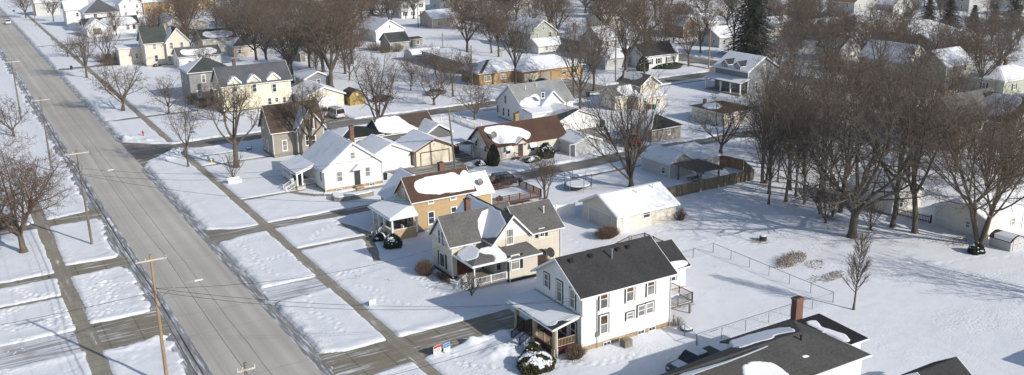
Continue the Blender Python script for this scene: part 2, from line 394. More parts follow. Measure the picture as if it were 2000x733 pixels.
clear('street_corner', [(161, 169.6), (167, 163), (167, 182), (161, 176)], 0.020, 'side_road', 0.1, 0.5, 0.3)
clear('sidewalk', rect(32.55, 33.5, 20, 168.8), 0.028, 'concrete_walk', 0.03, 0.10, 0.3)
clear('sidewalk', rect(32.55, 33.5, 177.0, 460), 0.028, 'concrete_walk', 0.03, 0.14, 0.3)
clear('sidewalk', rect(7.1, 8.4, 20, 152), 0.028, 'concrete_walk', 0.04, 0.14, 0.3)
clear('sidewalk', rect(93, 160, 167.2, 168.1), 0.028, 'alley_gravel', 0.03, 0.2, 0.2)
clear('sidewalk', rect(163.4, 164.5, 177.5, 330), 0.028, 'alley_gravel', 0.03, 0.2, 0.2)
clear('driveway', [(26.0, 79.6), (28, 78.75), (46.0, 78.85), (46.0, 74.6), (39.8, 74.35), (28.5, 73.2), (26.0, 72.2)], 0.012, 'concrete_drive', 0.10, 0.12, 0.4)
clear('driveway', [(26.2, 98.6), (32.5, 98.7), (32.5, 94.8), (27.2, 94.2), (26.0, 93.6)], 0.012, 'icy_drive', 0.06, 0.12, 0.3)
clear('driveway', [(26.0, 122.6), (29.5, 120.9), (49.0, 120.9), (57.5, 121.2), (59.5, 127.0), (57.0, 136.5), (69.5, 135.6), (70.0, 130.0), (64.5, 127.5), (62.0, 119.3), (50, 118.4), (34, 118.5), (28.5, 117.6), (26.0, 116.6)], 0.012, 'alley_gravel', 0.08, 0.25, 0.4)
clear('driveway', [(62, 127.5), (70.5, 123.8), (86, 123.9), (103, 124.9), (113, 123.6), (125, 123.6), (125, 120.4), (110, 120.2), (88, 119.6), (71, 119.0), (66, 116.2), (60, 119.2)], 0.018, 'alley_gravel', 0.14, 0.4, 0.4)
clear('driveway', rect(79, 97, 115.3, 116.1), 0.012, 'alley_gravel', 0.08, 0.35, 0.3)
clear('driveway', rect(69.6, 73.2, 133.4, 141.5), 0.024, 'alley_gravel', 0.03, 0.3, 0.3)
clear('footpath', rect(33.4, 43.2, 108.25, 108.95), 0.020, 'concrete_walk', 0.05, 0.14, 0.2)
clear('footpath', [(43.0, 108.2), (42.9, 109), (42.2, 112), (41.2, 115), (41.9, 115.2), (43.0, 112), (43.7, 108.4)], 0.024, 'concrete_walk', 0.02, 0.25, 0.2)
clear('footpath', [(42.2, 108.3), (41.0, 104), (39.9, 99.6), (40.5, 99.5), (41.9, 104), (43.0, 108.2)], 0.024, 'concrete_walk', 0.02, 0.25, 0.2)
clear('footpath', rect(33.4, 47, 156.0, 156.7), 0.020, 'concrete_walk', 0.03, 0.12, 0.2)
clear('footpath', rect(35, 44.5, 163.0, 163.5), 0.020, 'concrete_walk', 0.03, 0.12, 0.2)
clear('footpath', rect(33.4, 43.0, 133.3, 133.8), 0.020, 'concrete_walk', 0.03, 0.12, 0.2)
clear('footpath', [(40.5, 133.2), (43, 129.5), (45.8, 127.9), (54.8, 128.3), (54.8, 129.2), (46, 128.7), (43.5, 130.5), (41.2, 133.5)], 0.024, 'concrete_walk', 0.02, 0.12, 0.2)
clear('footpath', rect(25.8, 44.0, 203.0, 204.4), 0.020, 'alley_gravel', 0.05, 0.2, 0.25)
clear('driveway', rect(26.0, 58.0, 281.5, 285.5), 0.012, 'alley_gravel', 0.05, 0.4, 0.4)
clear('driveway', rect(26.0, 62.0, 337.5, 341.5), 0.012, 'alley_gravel', 0.05, 0.4, 0.4)
clear('driveway', rect(8.5, 14.8, 91.9, 98.9), 0.012, 'concrete_drive', 0.10, 0.25, 0.3)
clear('driveway', rect(-40, 7.2, 92.8, 98.2), 0.016, 'icy_drive', 0.08, 0.22, 0.3)
clear('driveway', [(8.5, 114.5), (8.5, 118.8), (15, 118.2), (15, 115.0)], 0.012, 'concrete_drive', 0.10, 0.22, 0.3)
clear('driveway', rect(-40, 7.2, 115.1, 116.8), 0.016, 'concrete_drive', 0.08, 0.2, 0.3)
clear('driveway', [(-40, 135.5), (-40, 140), (6, 138.6), (15, 141.0), (15, 136.4)], 0.012, 'concrete_drive', 0.06, 0.3, 0.3)
clear('footpath', rect(-30, 7.2, 108.5, 108.95), 0.020, 'concrete_walk', 0.03, 0.12, 0.2)
clear('driveway', [(113.5, 176), (129, 176), (128, 189.2), (115.5, 188.8)], 0.022, 'alley_gravel', 0.05, 0.3, 0.3)
clear('driveway', rect(60.5, 68.0, 175.6, 184.5), 0.022, 'alley_gravel', 0.06, 0.35, 0.3)
clear('driveway', [(94.2, 138.6), (103.5, 139), (103.2, 142.3), (94.6, 142.3)], 0.022, 'alley_gravel', 0.03, 0.3, 0.3)
clear('driveway', [(97.5, 123), (101.5, 123), (100.5, 139.6), (97, 139.6)], 0.026, 'alley_gravel', 0.06, 0.35, 0.3)
clear('lane', rect(60, 320, 372, 377), 0.012, 'avenue_road', 0.1, 0.5, 0.4)

def axis(segs):
    out = []
    for a, b, st in segs: out += list(np.arange(a, b, st))
    return np.array(out+[segs[-1][1]])
gx = axis([(-4000, -60, 1970), (-60, -6, 0.8), (-6, 60, 0.2), (60, 90, 0.32), (90, 130, 0.6), (130, 420, 2.0), (420, 5000, 2290)])
gy = axis([(-3000, 20, 1510), (20, 46, 1.0), (46, 128, 0.22), (128, 190, 0.34), (190, 300, 0.9), (300, 640, 2.2), (640, 6000, 2680)])
X, Y = np.meshgrid(gx, gy, indexing='ij')
rag = 0.55*vnoise(X, Y, 1.3, 1)+0.30*vnoise(X, Y, 0.5, 2)+0.5*vnoise(X, Y, 4.0, 3)
Dm = np.full(X.shape, 50.0); BK = np.zeros(X.shape)
for poly, bank, rg in CLEAR:
    xs = [p[0] for p in poly]; ys = [p[1] for p in poly]
    i0, i1 = np.searchsorted(gx, (min(xs)-3.5, max(xs)+3.5)); j0, j1 = np.searchsorted(gy, (min(ys)-3.5, max(ys)+3.5))
    i0 = max(i0-1, 0); j0 = max(j0-1, 0); i1 = min(i1+1, len(gx)); j1 = min(j1+1, len(gy))
    x = X[i0:i1, j0:j1]; y = Y[i0:i1, j0:j1]
    d = np.full(x.shape, 1e9); ins = np.zeros(x.shape, bool)
    n = len(poly)
    for k in range(n):
        ax, ay = poly[k]; bx, by = poly[(k+1) % n]; ex, ey = bx-ax, by-ay
        tt = np.clip(((x-ax)*ex+(y-ay)*ey)/(ex*ex+ey*ey), 0, 1)
        d = np.minimum(d, np.hypot(x-ax-tt*ex, y-ay-tt*ey))
        cr = ((ay > y) != (by > y))
        with np.errstate(divide='ignore', invalid='ignore'):
            ins ^= cr & (x < (bx-ax)*(y-ay)/np.where(by == ay, 1e-9, by-ay)+ax)
    sd = np.where(ins, -d, d)+rg*rag[i0:i1, j0:j1]
    Dm[i0:i1, j0:j1] = np.minimum(Dm[i0:i1, j0:j1], sd)
    BK[i0:i1, j0:j1] = np.maximum(BK[i0:i1, j0:j1], bank*np.exp(-((np.maximum(sd, 0)-0.75)/0.65)**2))
t = np.clip((Dm+0.03)/0.33, 0, 1); t = t*t*(3-2*t)
lump = np.clip(vnoise(X, Y, 0.42, 5)*0.6+vnoise(X, Y, 1.1, 6)*0.4, -1, 1)
tramp = np.clip(vnoise(X, Y, 9.0, 7)*1.6-0.15, 0, 1)
Z = -0.06+t*(0.17+0.03*vnoise(X, Y, 3.0, 8)+0.045*vnoise(X, Y, 11, 9)+0.014*vnoise(X, Y, 0.9, 4)+np.where(X < 15, 0.09, 0.03)*tramp*np.minimum(lump, 0.35)+BK*(1.0+0.4*lump+0.4*vnoise(X, Y, 2.4, 12)))
# lines of footprints
def trail(p, q, n, wig, dep=0.11, side=0.2):
    global Z
    rr = np.random.default_rng(int(abs(p[0]*31+p[1]*7)))
    p = np.array(p); q = np.array(q); e = (q-p)/np.linalg.norm(q-p); nn = np.array([-e[1], e[0]])
    for k in range(n):
        c = p+(q-p)*(k/max(1, n-1))+nn*((side if k % 2 else -side)+wig*math.sin(k*0.5))+rr.normal(0, 0.06, 2)
        i0, i1 = np.searchsorted(gx, (c[0]-0.9, c[0]+0.9)); j0, j1 = np.searchsorted(gy, (c[1]-0.9, c[1]+0.9))
        xx = X[i0:i1, j0:j1]; yy = Y[i0:i1, j0:j1]; r2 = (xx-c[0])**2+(yy-c[1])**2
        Z[i0:i1, j0:j1] += -dep*np.exp(-r2/0.05)+0.35*dep*np.exp(-((np.sqrt(r2)-0.38)/0.12)**2)
trail(G(812, 545), G(850, 567), 13, 0.15); trail(G(862, 575), G(905, 622), 16, 0.2)
trail(G(985, 640), G(1010, 733), 14, 0.15); trail(G(545, 470), G(600, 520), 14, 0.2); trail(G(520, 575), G(480, 600), 8, 0.2)
trail(G(505, 515), G(575, 492), 16, 0.15); trail(G(610, 470), G(655, 430), 14, 0.3); trail(G(660, 540), G(700, 530), 10, 0.3)
trail(G(1080, 720), G(1320, 690), 26, 0.4, 0.1); trail(G(1120, 470), G(1160, 545), 12, 0.2); trail(G(1330, 440), G(1250, 470), 14, 0.3); trail(G(575, 560), G(660, 650), 18, 0.5, 0.1); trail(G(470, 480), G(540, 540), 14, 0.4, 0.1); trail(G(700, 560), G(790, 600), 16, 0.5, 0.08); trail(G(850, 690), G(960, 725), 16, 0.4)
trail(G(1760, 520), G(1990, 500), 26, 0.3, 0.06); trail(G(1330, 470), G(1480, 480), 22, 0.3, 0.06)
rr = np.random.default_rng(4)
for k in range(26):   # milling about on the left lots
    a = np.array([rr.uniform(-3, 6.4), rr.uniform(86, 112)]); b = a+rr.normal(0, 3.0, 2)
    trail(a, b, 12, 0.3, 0.13)
for k in range(14):
    a = np.array([rr.uniform(9.2, 12), rr.uniform(100, 112)]); b = a+rr.normal(0, 3.0, 2)
    trail(a, b, 12, 0.3, 0.09)
# a vehicle's two ruts curving through the back field
cv = [G(1672, 645), G(1720, 650), G(1790, 668), G(1850, 692), G(1920, 728), G(1990, 775)]
for off in (0.0, 1.6):
    for k in range(len(cv)-1):
        p = np.array(cv[k]); q = np.array(cv[k+1]); e = (q-p)/np.linalg.norm(q-p); nn = np.array([-e[1], e[0]])*off
        i0, i1 = np.searchsorted(gx, (min(p[0], q[0])-4, max(p[0], q[0])+4)); j0, j1 = np.searchsorted(gy, (min(p[1], q[1])-4, max(p[1], q[1])+4))
        xx = X[i0:i1, j0:j1]; yy = Y[i0:i1, j0:j1]; a = p+nn; b = q+nn; ee = b-a
        tt = np.clip(((xx-a[0])*ee[0]+(yy-a[1])*ee[1])/(ee@ee), 0, 1); dd = np.hypot(xx-a[0]-tt*ee[0], yy-a[1]-tt*ee[1])
        Z[i0:i1, j0:j1] = np.minimum(Z[i0:i1, j0:j1], 0.14-0.07*np.exp(-(dd/0.22)**2)+10*(dd > 0.6))
# shovelled heaps
for px, py, r, h in ((925, 665, 1.3, 0.55), (975, 690, 1.5, 0.45), (985, 660, 1.0, 0.55), (1160, 300, 2.0, 0.7), (345, 300, 1.6, 0.6), (362, 298, 1.2, 0.7), (330, 312, 1.2, 0.35), (250, 272, 1.6, 0.5), (285, 276, 1.6, 0.35), (935, 320, 1.5, 0.5), (300, 660, 1.3, 0.3), (1420, 148, 2.2, 0.7), (1440, 150, 2.2, 0.6), (1395, 145, 2.0, 0.6), (1385, 150, 2, 0.4), (1005, 310, 1.2, 0.5), (1070, 330, 1.8, 0.45), (270, 655, 1.0, 0.2)):
    cx, cy = G(px, py); d2 = (X-cx)**2+(Y-cy)**2
    Z += h*np.exp(-d2/(r*r))*(1+0.5*lump+0.3*vnoise(X, Y, 0.9, 15))*t
nx, ny = X.shape
me = bpy.data.meshes.new('snow_ground')
co = np.stack([X, Y, Z], -1).reshape(-1, 3).astype(np.float32)
me.vertices.add(nx*ny); me.vertices.foreach_set('co', co.ravel())
ii = np.arange(nx*ny).reshape(nx, ny)
q = np.stack([ii[:-1, :-1], ii[1:, :-1], ii[1:, 1:], ii[:-1, 1:]], -1).reshape(-1, 4).astype(np.int32)
me.loops.add(q.size); me.loops.foreach_set('vertex_index', q.ravel())
me.polygons.add(len(q)); me.polygons.foreach_set('loop_start', np.arange(0, q.size, 4, dtype=np.int32))
me.polygons.foreach_set('use_smooth', np.ones(len(q), bool))
me.materials.append(MATS['lawn_snow']); me.update(calc_edges=True); me.validate()
go = bpy.data.objects.new('snow_ground', me); COL.objects.link(go); tag(go, kind='structure')
# ------------------------------------------------------------------ houses
def chaikin(p, it=2):
    for _ in range(it):
        o = []
        for i in range(len(p)):
            a = np.array(p[i]); b = np.array(p[(i+1) % len(p)]); o += [tuple(a*0.75+b*0.25), tuple(a*0.25+b*0.75)]
        p = o
    return p
WN = [0]
class House:
    def __init__(s, name, label, loc, cat='house', group=None):
        s.root = thing(name, label, cat, (loc[0], loc[1], 0), group)
        s.parts = {}; s.single = []; s.planes = {}; s.rng = random.Random(int(loc[0]*7+loc[1]*13))
    def p(s, part, m, parent=None):
        if part not in s.parts: s.parts[part] = (MB(), m, parent)
        return s.parts[part][0]
    def one(s, name, mb, m, subs=()):
        """a part that is repeated: its own mesh, with sub-parts"""
        s.single.append((name, mb, m, subs))
    def done(s):
        made = {}
        for k, (mb, m, par) in s.parts.items():
            if par is None: made[k] = mb.obj(k.split('#')[0], m, s.root, s.root, smooth=False)
        for k, (mb, m, par) in s.parts.items():
            if par is not None:
                pr = made.get(par, s.root); made[k] = mb.obj(k.split('#')[0], m, pr, s.root, smooth=False)
        for name, mb, m, subs in s.single:
            o = mb.obj(name, m, s.root, s.root)
            for n2, mb2, m2 in subs: mb2.obj(n2, m2, o, s.root)
        return s.root
    # --- one gabled / hipped / flat volume
    def block(s, x0, y0, x1, y1, eave, rise, axis='x', oh=0.35, kind='gable', wall='w', roof='r', key='', z0=-0.2, trim='white_trim', ohg=None, base=None, th=0.11, part='wall', rpart='roof'):
        W = s.p(part, wall); RF = s.p(rpart, roof); T = s.p('roof_trim', trim, 'roof')
        ohg = oh if ohg is None else ohg
        if base:
            b = s.p('foundation', base[1]); b.box(x0+0.03, x1-0.03, y0+0.03, y1-0.03, z0, base[0]); z0 = base[0]-0.02
        if kind == 'gable':
            if axis == 'y':
                tr = lambda x, y, z: (y, x, z); a0, a1, b0, b1 = y0, y1, x0, x1; nm = ('W', 'E')
            else:
                tr = lambda x, y, z: (x, y, z); a0, a1, b0, b1 = x0, x1, y0, y1; nm = ('S', 'N')
            bm = (b0+b1)/2; k = rise/((b1-b0)/2); ridge = eave+rise
            pent = lambda a: [tr(a, b0, z0), tr(a, b1, z0), tr(a, b1, eave), tr(a, bm, ridge), tr(a, b0, eave)]
            W.hexa(pent(a0), pent(a1))
            for side, bb, sg in ((nm[0], b0, -1), (nm[1], b1, 1)):
                e = bb+sg*oh; ze = eave-oh*k+0.03; zr = ridge+0.03
                P = [tr(a0-ohg, e, ze), tr(a1+ohg, e, ze), tr(a1+ohg, bm, zr), tr(a0-ohg, bm, zr)]
                RF.slab(P, th)
                n = (Vector(P[1])-Vector(P[0])).cross(Vector(P[3])-Vector(P[0])).normalized()
                if n.z < 0: n = -n
                o = Vector(P[0])+n*th
                s.planes[key+side] = (o, Vector(P[1])-Vector(P[0]), Vector(P[3])-Vector(P[0]), n)
                # eave board and gutter
                g = e+sg*0.005
                lo, hi = (g, g+sg*0.09)
                c = [tr(a0-ohg, lo, ze-0.10), tr(a1+ohg, lo, ze-0.10), tr(a1+ohg, hi, ze-0.08), tr(a0-ohg, hi, ze-0.08)]
                d = [tr(a0-ohg, lo, ze+0.06), tr(a1+ohg, lo, ze+0.06), tr(a1+ohg, hi, ze+0.07), tr(a0-ohg, hi, ze+0.07)]
                T.hexa(c, d)
                for a, sa in ((a0-ohg, -1), (a1+ohg, 1)):
                    aa = a+sa*0.005; ab = a+sa*0.05
                    T.hexa([tr(aa, e, ze-0.12), tr(ab, e, ze-0.12), tr(ab, bm, zr-0.12), tr(aa, bm, zr-0.12)], [tr(aa, e, ze+th+0.02), tr(ab, e, ze+th+0.02), tr(ab, bm, zr+th+0.04), tr(aa, bm, zr+th+0.04)])
            # corner boards
            if s.corner:
                for cx, sx in ((x0, -1), (x1, 1)):
                    for cy, sy in ((y0, -1), (y1, 1)):
                        T.box(min(cx+sx*0.025, cx-sx*0.09), max(cx+sx*0.025, cx-sx*0.09), min(cy+sy*0.025, cy-sy*0.09), max(cy+sy*0.025, cy-sy*0.09), z0+0.02, eave-oh*0.2-0.05)
        elif kind == 'hip':
            W.box(x0, x1, y0, y1, z0, eave)
            X0, X1, Y0, Y1 = x0-oh, x1+oh, y0-oh, y1+oh; ze = eave+0.01; zr = eave+rise
            if axis == 'x': h = (Y1-Y0)/2; ra, rb = (X0+h, (Y0+Y1)/2, zr), (X1-h, (Y0+Y1)/2, zr)
            else: h = (X1-X0)/2; ra, rb = ((X0+X1)/2, Y0+h, zr), ((X0+X1)/2, Y1-h, zr)
            if axis == 'x' and ra[0] > rb[0]: ra = rb = ((X0+X1)/2, (Y0+Y1)/2, zr)
            if axis == 'y' and ra[1] > rb[1]: ra = rb = ((X0+X1)/2, (Y0+Y1)/2, zr)
            c = [(X0, Y0, ze+th), (X1, Y0, ze+th), (X1, Y1, ze+th), (X0, Y1, ze+th)]
            RF.add([(X0, Y0, ze), (X1, Y0, ze), (X1, Y1, ze), (X0, Y1, ze)]+c+[ra, rb],
                   [(3, 2, 1, 0), (0, 1, 5, 4), (1, 2, 6, 5), (2, 3, 7, 6), (3, 0, 4, 7)] +
                   ([(4, 5, 9, 8), (5, 6, 9), (6, 7, 8, 9), (7, 4, 8)] if axis == 'x' else [(4, 5, 8), (5, 6, 9, 8), (6, 7, 9), (7, 4, 8, 9)]))
            if axis == 'x': pl = dict(S=[c[0], c[1], rb, ra], E=[c[1], c[2], rb], N=[c[2], c[3], ra, rb], W=[c[3], c[0], ra])
            else: pl = dict(S=[c[0], c[1], ra], E=[c[1], c[2], rb, ra], N=[c[2], c[3], rb], W=[c[3], c[0], ra, rb])
            for kk, vv in pl.items(): s.planes[key+kk] = vv
            for q in ((X0-0.06, X1+0.06, Y0-0.07, Y0-0.005), (X0-0.06, X1+0.06, Y1+0.005, Y1+0.07), (X0-0.07, X0-0.005, Y0, Y1), (X1+0.005, X1+0.07, Y0, Y1)):
                T.box(*q, ze-0.06, ze+th-0.02)
        elif kind == 'flat':
            W.box(x0, x1, y0, y1, z0, eave)
            zs = rise
            P = [(x0-oh, y0-oh, eave+0.02), (x1+oh, y0-oh, eave+0.02), (x1+oh, y1+oh, eave+0.02+zs), (x0-oh, y1+oh, eave+0.02+zs)]
            RF.slab(P, th)
            if zs: W.hexa([(x0, y0, eave-0.01), (x1, y0, eave-0.01), (x1, y1, eave-0.01), (x0, y1, eave-0.01)], [(x0, y0, eave), (x1, y0, eave), (x1, y1, eave+zs*0.9), (x0, y1, eave+zs*0.9)])
            n = (Vector(P[1])-Vector(P[0])).cross(Vector(P[3])-Vector(P[0])).normalized()
            s.planes[key+'S'] = (Vector(P[0])+n*th, Vector(P[1])-Vector(P[0]), Vector(P[3])-Vector(P[0]), n)
            for q in ((x0-oh-0.05, x1+oh+0.05, y0-oh-0.06, y0-oh-0.005), (x0-oh-0.06, x0-oh-0.005, y0-oh, y1+oh)):
                T.box(*q, eave-0.03, eave+th)
    corner = True
    def snow(s, key, uv=None, t=0.13, wob=0.05,  m='snow', part='roof_snow', parent='roof', smooth=2):
        """lying snow on one roof slope; uv: outline in (along eave, up the slope), whole slope if None"""
        pl = s.planes[key]; t *= (0.6 if uv is None else 0.30); wob *= 1.35
        if len(pl) == 4 and isinstance(pl[1], Vector) and isinstance(pl[3], Vector) and not isinstance(pl[0], tuple):
            o, U, V, n = pl
            if uv is None:
                uv = [(0.0, -0.01), (1.0, -0.01), (1.0, 1.0), (0.0, 1.0)]; smooth = 0; full = True
            else: full = False
            P = [(u*U.length, v*V.length) for u, v in uv]; ux, vx = U.normalized(), V.normalized()
        else:
            q = [Vector(c) for c in pl]; o = q[0]; ux = (q[1]-q[0]).normalized(); n = (q[1]-q[0]).cross(q[-1]-q[0]).normalized()
            if n.z < 0: n = -n
            vx = n.cross(ux)
            if vx.z < 0: vx = -vx
            full = uv is None
            if full: P = [((c-o).dot(ux), (c-o).dot(vx)) for c in q]; smooth = 0
            else:
                L = (q[1]-q[0]).length; Hh = max((c-o).dot(vx) for c in q); P = [(u*L, v*Hh) for u, v in uv]
        if smooth: P = chaikin(P, smooth)
        # resample and roughen the outline
        Q = []
        for i in range(len(P)):
            a = np.array(P[i]); b = np.array(P[(i+1) % len(P)]); L = np.linalg.norm(b-a); k = max(1, int(L/0.2))
            for j in range(k): Q.append(a+(b-a)*j/k)
        Q = np.array(Q); c = Q.mean(0); sd = s.rng.randint(0, 200)
        dv = Q-c; ln = np.linalg.norm(dv, axis=1, keepdims=True)+1e-6
        nz = vnoise(Q[:, 0]*1.0+sd, Q[:, 1]*1.0, 0.9, 31)*wob*2.2+vnoise(Q[:, 0]+sd, Q[:, 1], 0.3, 32)*wob*1.3
        Q = Q+dv/ln*nz[:, None]*(0.18 if smooth == 0 and full else 1.0)
        mb = s.p(part+'#%d' % len(s.parts), m, parent)
        ar = sum(Q[i][0]*Q[(i+1) % len(Q)][1]-Q[(i+1) % len(Q)][0]*Q[i][1] for i in range(len(Q)))
        if ar < 0: Q = Q[::-1]
        # three rings: foot, shoulder, crest
        def ring(inset, h):
            out = []; N = len(Q)
            for i in range(N):
                e = Q[(i+1) % N]-Q[i-1]; nn = np.array([-e[1], e[0]])/(np.linalg.norm(e)+1e-9)
                p2 = Q[i]+nn*inset
                out.append(tuple(o+ux*float(p2[0])+vx*float(p2[1])+n*h))
            return out
        N = len(Q); rs = [ring(0, 0.004), ring(0.05, t*0.55), ring(0.16, t)]
        vs = rs[0]+rs[1]+rs[2]; fs = []
        for r in range(2):
            for i in range(N): fs.append((r*N+i, r*N+(i+1) % N, (r+1)*N+(i+1) % N, (r+1)*N+i))
        fs.append(tuple(range(2*N, 3*N))); mb.add(vs, fs)
    def px(s, key, pts, off=(0, 0), sc=1.0):
        """surveyed photo outline -> (along eave, up the slope) of a roof plane"""
        pl = s.planes[key]
        if isinstance(pl[1], Vector) and isinstance(pl[3], Vector) and not isinstance(pl[0], tuple): o, U, V, n = pl; L, Hh, ux, vx = U.length, V.length, U.normalized(), V.normalized()
        else:
            q = [Vector(c) for c in pl]; o = q[0]; ux = (q[1]-q[0]).normalized(); n = (q[1]-q[0]).cross(q[-1]-q[0]).normalized(); vx = n.cross(ux)
            if vx.z < 0: vx = -vx
            L = (q[1]-q[0]).length; Hh = max((c-o).dot(vx) for c in q)
        out = []; c0 = Vector((0, 0, CAMH))
        for x, y in pts:
            d = Vector(_ray(off[0]+x/sc, off[1]+y/sc)); t = (o-c0).dot(n)/d.dot(n); r = c0+d*t-o
            out.append((r.dot(ux)/L, r.dot(vx)/Hh))
        return out
    def _fp(s, face, plane):
        if face == 'S': return (lambda a, d, z: (a, plane-d, z))
        if face == 'W': return (lambda a, d, z: (plane-d, a, z))
        if face == 'N': return (lambda a, d, z: (a, plane+d, z))
        return (lambda a, d, z: (plane+d, a, z))
    def _bx(s, mb, f, a0, a1, d0, d1, z0, z1):
        A = f(a0, d0, z0); B = f(a1, d1, z1)
        mb.box(min(A[0], B[0]), max(A[0], B[0]), min(A[1], B[1]), max(A[1], B[1]), z0, z1)
    def win(s, face, plane, a, z, w=0.9, h=1.5, frame='white_trim', pane=None, shut=None, rail=True, bars=0, case=0.1, outer=None):
        """sash window centred at a (along the wall) and z"""
        f = s._fp(face, plane); mb = MB(); c = case
        for q in ((a-w/2, a-w/2+c, z-h/2, z+h/2), (a+w/2-c, a+w/2, z-h/2, z+h/2), (a-w/2+c, a+w/2-c, z+h/2-c, z+h/2), (a-w/2+c, a+w/2-c, z-h/2, z-h/2+c*0.8)):
            s._bx(mb, f, q[0], q[1], -0.02, 0.085, q[2], q[3])
        if rail: s._bx(mb, f, a-w/2+c, a+w/2-c, -0.02, 0.07, z-0.03, z+0.03)
        for i in range(bars):
            x = a-w/2+(i+1)*w/(bars+1); s._bx(mb, f, x-0.02, x+0.02, -0.02, 0.065, z-h/2+c, z+h/2-c)
        s._bx(mb, f, a-w/2-0.04, a+w/2+0.04, -0.02, 0.12, z-h/2-0.07, z-h/2-0.004)
        pn = MB(); s._bx(pn, f, a-w/2+c*0.7, a+w/2-c*0.7, -0.03, 0.03, z-h/2+c*0.7, z+h/2-c*0.7)
        WN[0] += 1
        pm = pane or ('glass' if s.rng.random() < 0.62 else 'blind')
        subs = [('pane', pn, pm)]
        if pane == 'half':
            subs = [('pane', pn, 'grey_pane')]; bl = MB(); s._bx(bl, f, a-w/2+c, a+w/2-c, 0.031, 0.036, z+0.03, z+h/2-c); subs.append(('blind', bl, 'curtain'))
        elif pane is None and rail and s.rng.random() < 0.35:
            bl = MB(); s._bx(bl, f, a-w/2+c, a+w/2-c, 0.031, 0.036, z+0.03, z+h/2-c); subs.append(('blind', bl, 'blind'))
        if outer:
            ob = MB(); e = 0.13
            s._bx(ob, f, a-w/2-e, a-w/2-0.004, -0.02, 0.05, z-h/2-e*0.6, z+h/2+e*0.6); s._bx(ob, f, a+w/2+0.004, a+w/2+e, -0.02, 0.05, z-h/2-e*0.6, z+h/2+e*0.6)
            s._bx(ob, f, a-w/2, a+w/2, -0.02, 0.05, z+h/2+0.004, z+h/2+e*0.7); subs.append(('casing', ob, outer))
        s.one('window', mb, frame, subs)
        if shut:
            for sg in (-1, 1):
                sh = MB(); sw = 0.36; ca = a+sg*(w/2+sw/2+0.05)
                s._bx(sh, f, ca-sw/2, ca+sw/2, -0.02, 0.05, z-h/2, z+h/2)
                for i in range(int(h/0.12)):
                    zz = z-h/2+0.06+i*0.12; s._bx(sh, f, ca-sw/2+0.05, ca+sw/2-0.05, 0.05, 0.07, zz, zz+0.07)
                s.one('shutter', sh, shut)
    def wpx(s, face, plane, px, py, w=0.9, h=1.5, **k):
        a, z = (ony if face == 'S' else onx)(px, py, plane); s.win(face, plane, a, z, w, h, **k)
    def door(s, face, plane, a, z0, w=0.95, h=2.05, m='white_trim', frame='white_trim', glass=None):
        f = s._fp(face, plane); mb = MB(); s._bx(mb, f, a-w/2, a+w/2, -0.03, 0.05, z0, z0+h)
        s._bx(mb, f, a-w/2+0.14, a+w/2-0.14, 0.05, 0.07, z0+0.15, z0+h*0.42)
        fr = MB()
        s._bx(fr, f, a-w/2-0.1, a-w/2-0.002, -0.03, 0.08, z0, z0+h+0.1); s._bx(fr, f, a+w/2+0.002, a+w/2+0.1, -0.03, 0.08, z0, z0+h+0.1); s._bx(fr, f, a-w/2, a+w/2, -0.03, 0.08, z0+h+0.002, z0+h+0.1)
        hd = MB(); s._bx(hd, f, a+w/2-0.14, a+w/2-0.08, 0.05, 0.11, z0+0.95, z0+1.05)
        subs = [('frame', fr, frame), ('handle', hd, 'black')]
        if glass: g = MB(); s._bx(g, f, a-w/2+0.16, a+w/2-0.16, 0.05, 0.065, z0+h*0.48, z0+h-0.18); subs.append(('pane', g, glass))
        s.one('door', mb, m, subs)
    def gdoor(s, face, plane, a, w, h, m='white_trim', frame='white_trim', z0=0.0):
        f = s._fp(face, plane); mb = MB(); n = 4; hh = h/n
        for i in range(n): s._bx(mb, f, a-w/2, a+w/2, -0.04, 0.03, z0+i*hh, z0+(i+1)*hh-0.025)
        s._bx(mb, f, a-w/2+0.01, a+w/2-0.01, -0.05, 0.012, z0, z0+h-0.03)
        fr = MB()
        s._bx(fr, f, a-w/2-0.14, a-w/2-0.003, -0.03, 0.07, z0-0.1, z0+h+0.14); s._bx(fr, f, a+w/2+0.003, a+w/2+0.14, -0.03, 0.07, z0-0.1, z0+h+0.14); s._bx(fr, f, a-w/2, a+w/2, -0.03, 0.07, z0+h+0.003, z0+h+0.14)
        s.one('garage_door', mb, m, [('frame', fr, frame)])
    def chimney(s, x, y, z0, z1, w=0.6, d=0.6, m='red_brick'):
        mb = MB().box(x-w/2, x+w/2, y-d/2, y+d/2, z0, z1); mb.box(x-w/2-0.06, x+w/2+0.06, y-d/2-0.06, y+d/2+0.06, z1-0.18, z1-0.02)
        cp = MB().box(x-w*0.3, x+w*0.3, y-d*0.3, y+d*0.3, z1, z1+0.08)
        s.one('chimney', mb, m, [('flue', cp, 'dark_base')])
    def vent(s, x, y, z0, z1, r=0.07, m='white_trim'):
        s.one('vent_pipe', MB().cyl((x, y), r, z0, z1, 8).cyl((x, y), r*1.6, z1-0.05, z1+0.03, 8), m)
    def dish(s, x, y, z0, z1, yaw, r=0.42, m='block'):
        """satellite dish on a bent mast"""
        d = Vector((math.cos(yaw), math.sin(yaw), 0.55)).normalized()
        mb = MB(); c = Vector((x, y, z1)); up = Vector((0, 0, 1)); a = d.cross(up).normalized(); b = a.cross(d)
        rings = []
        for k, (rr, dd) in enumerate(((0.02, 0.0), (r*0.5, 0.03), (r*0.85, 0.09), (r, 0.14), (r*1.02, 0.12), (r*0.85, 0.06), (0.02, -0.03))):
            rings += [c+a*(rr*math.cos(t*math.pi/9))+b*(1.08*rr*math.sin(t*math.pi/9))+d*dd for t in range(18)]
        mb.add(rings, [(i*18+k, i*18+(k+1) % 18, (i+1)*18+(k+1) % 18, (i+1)*18+k) for i in range(6) for k in range(18)])
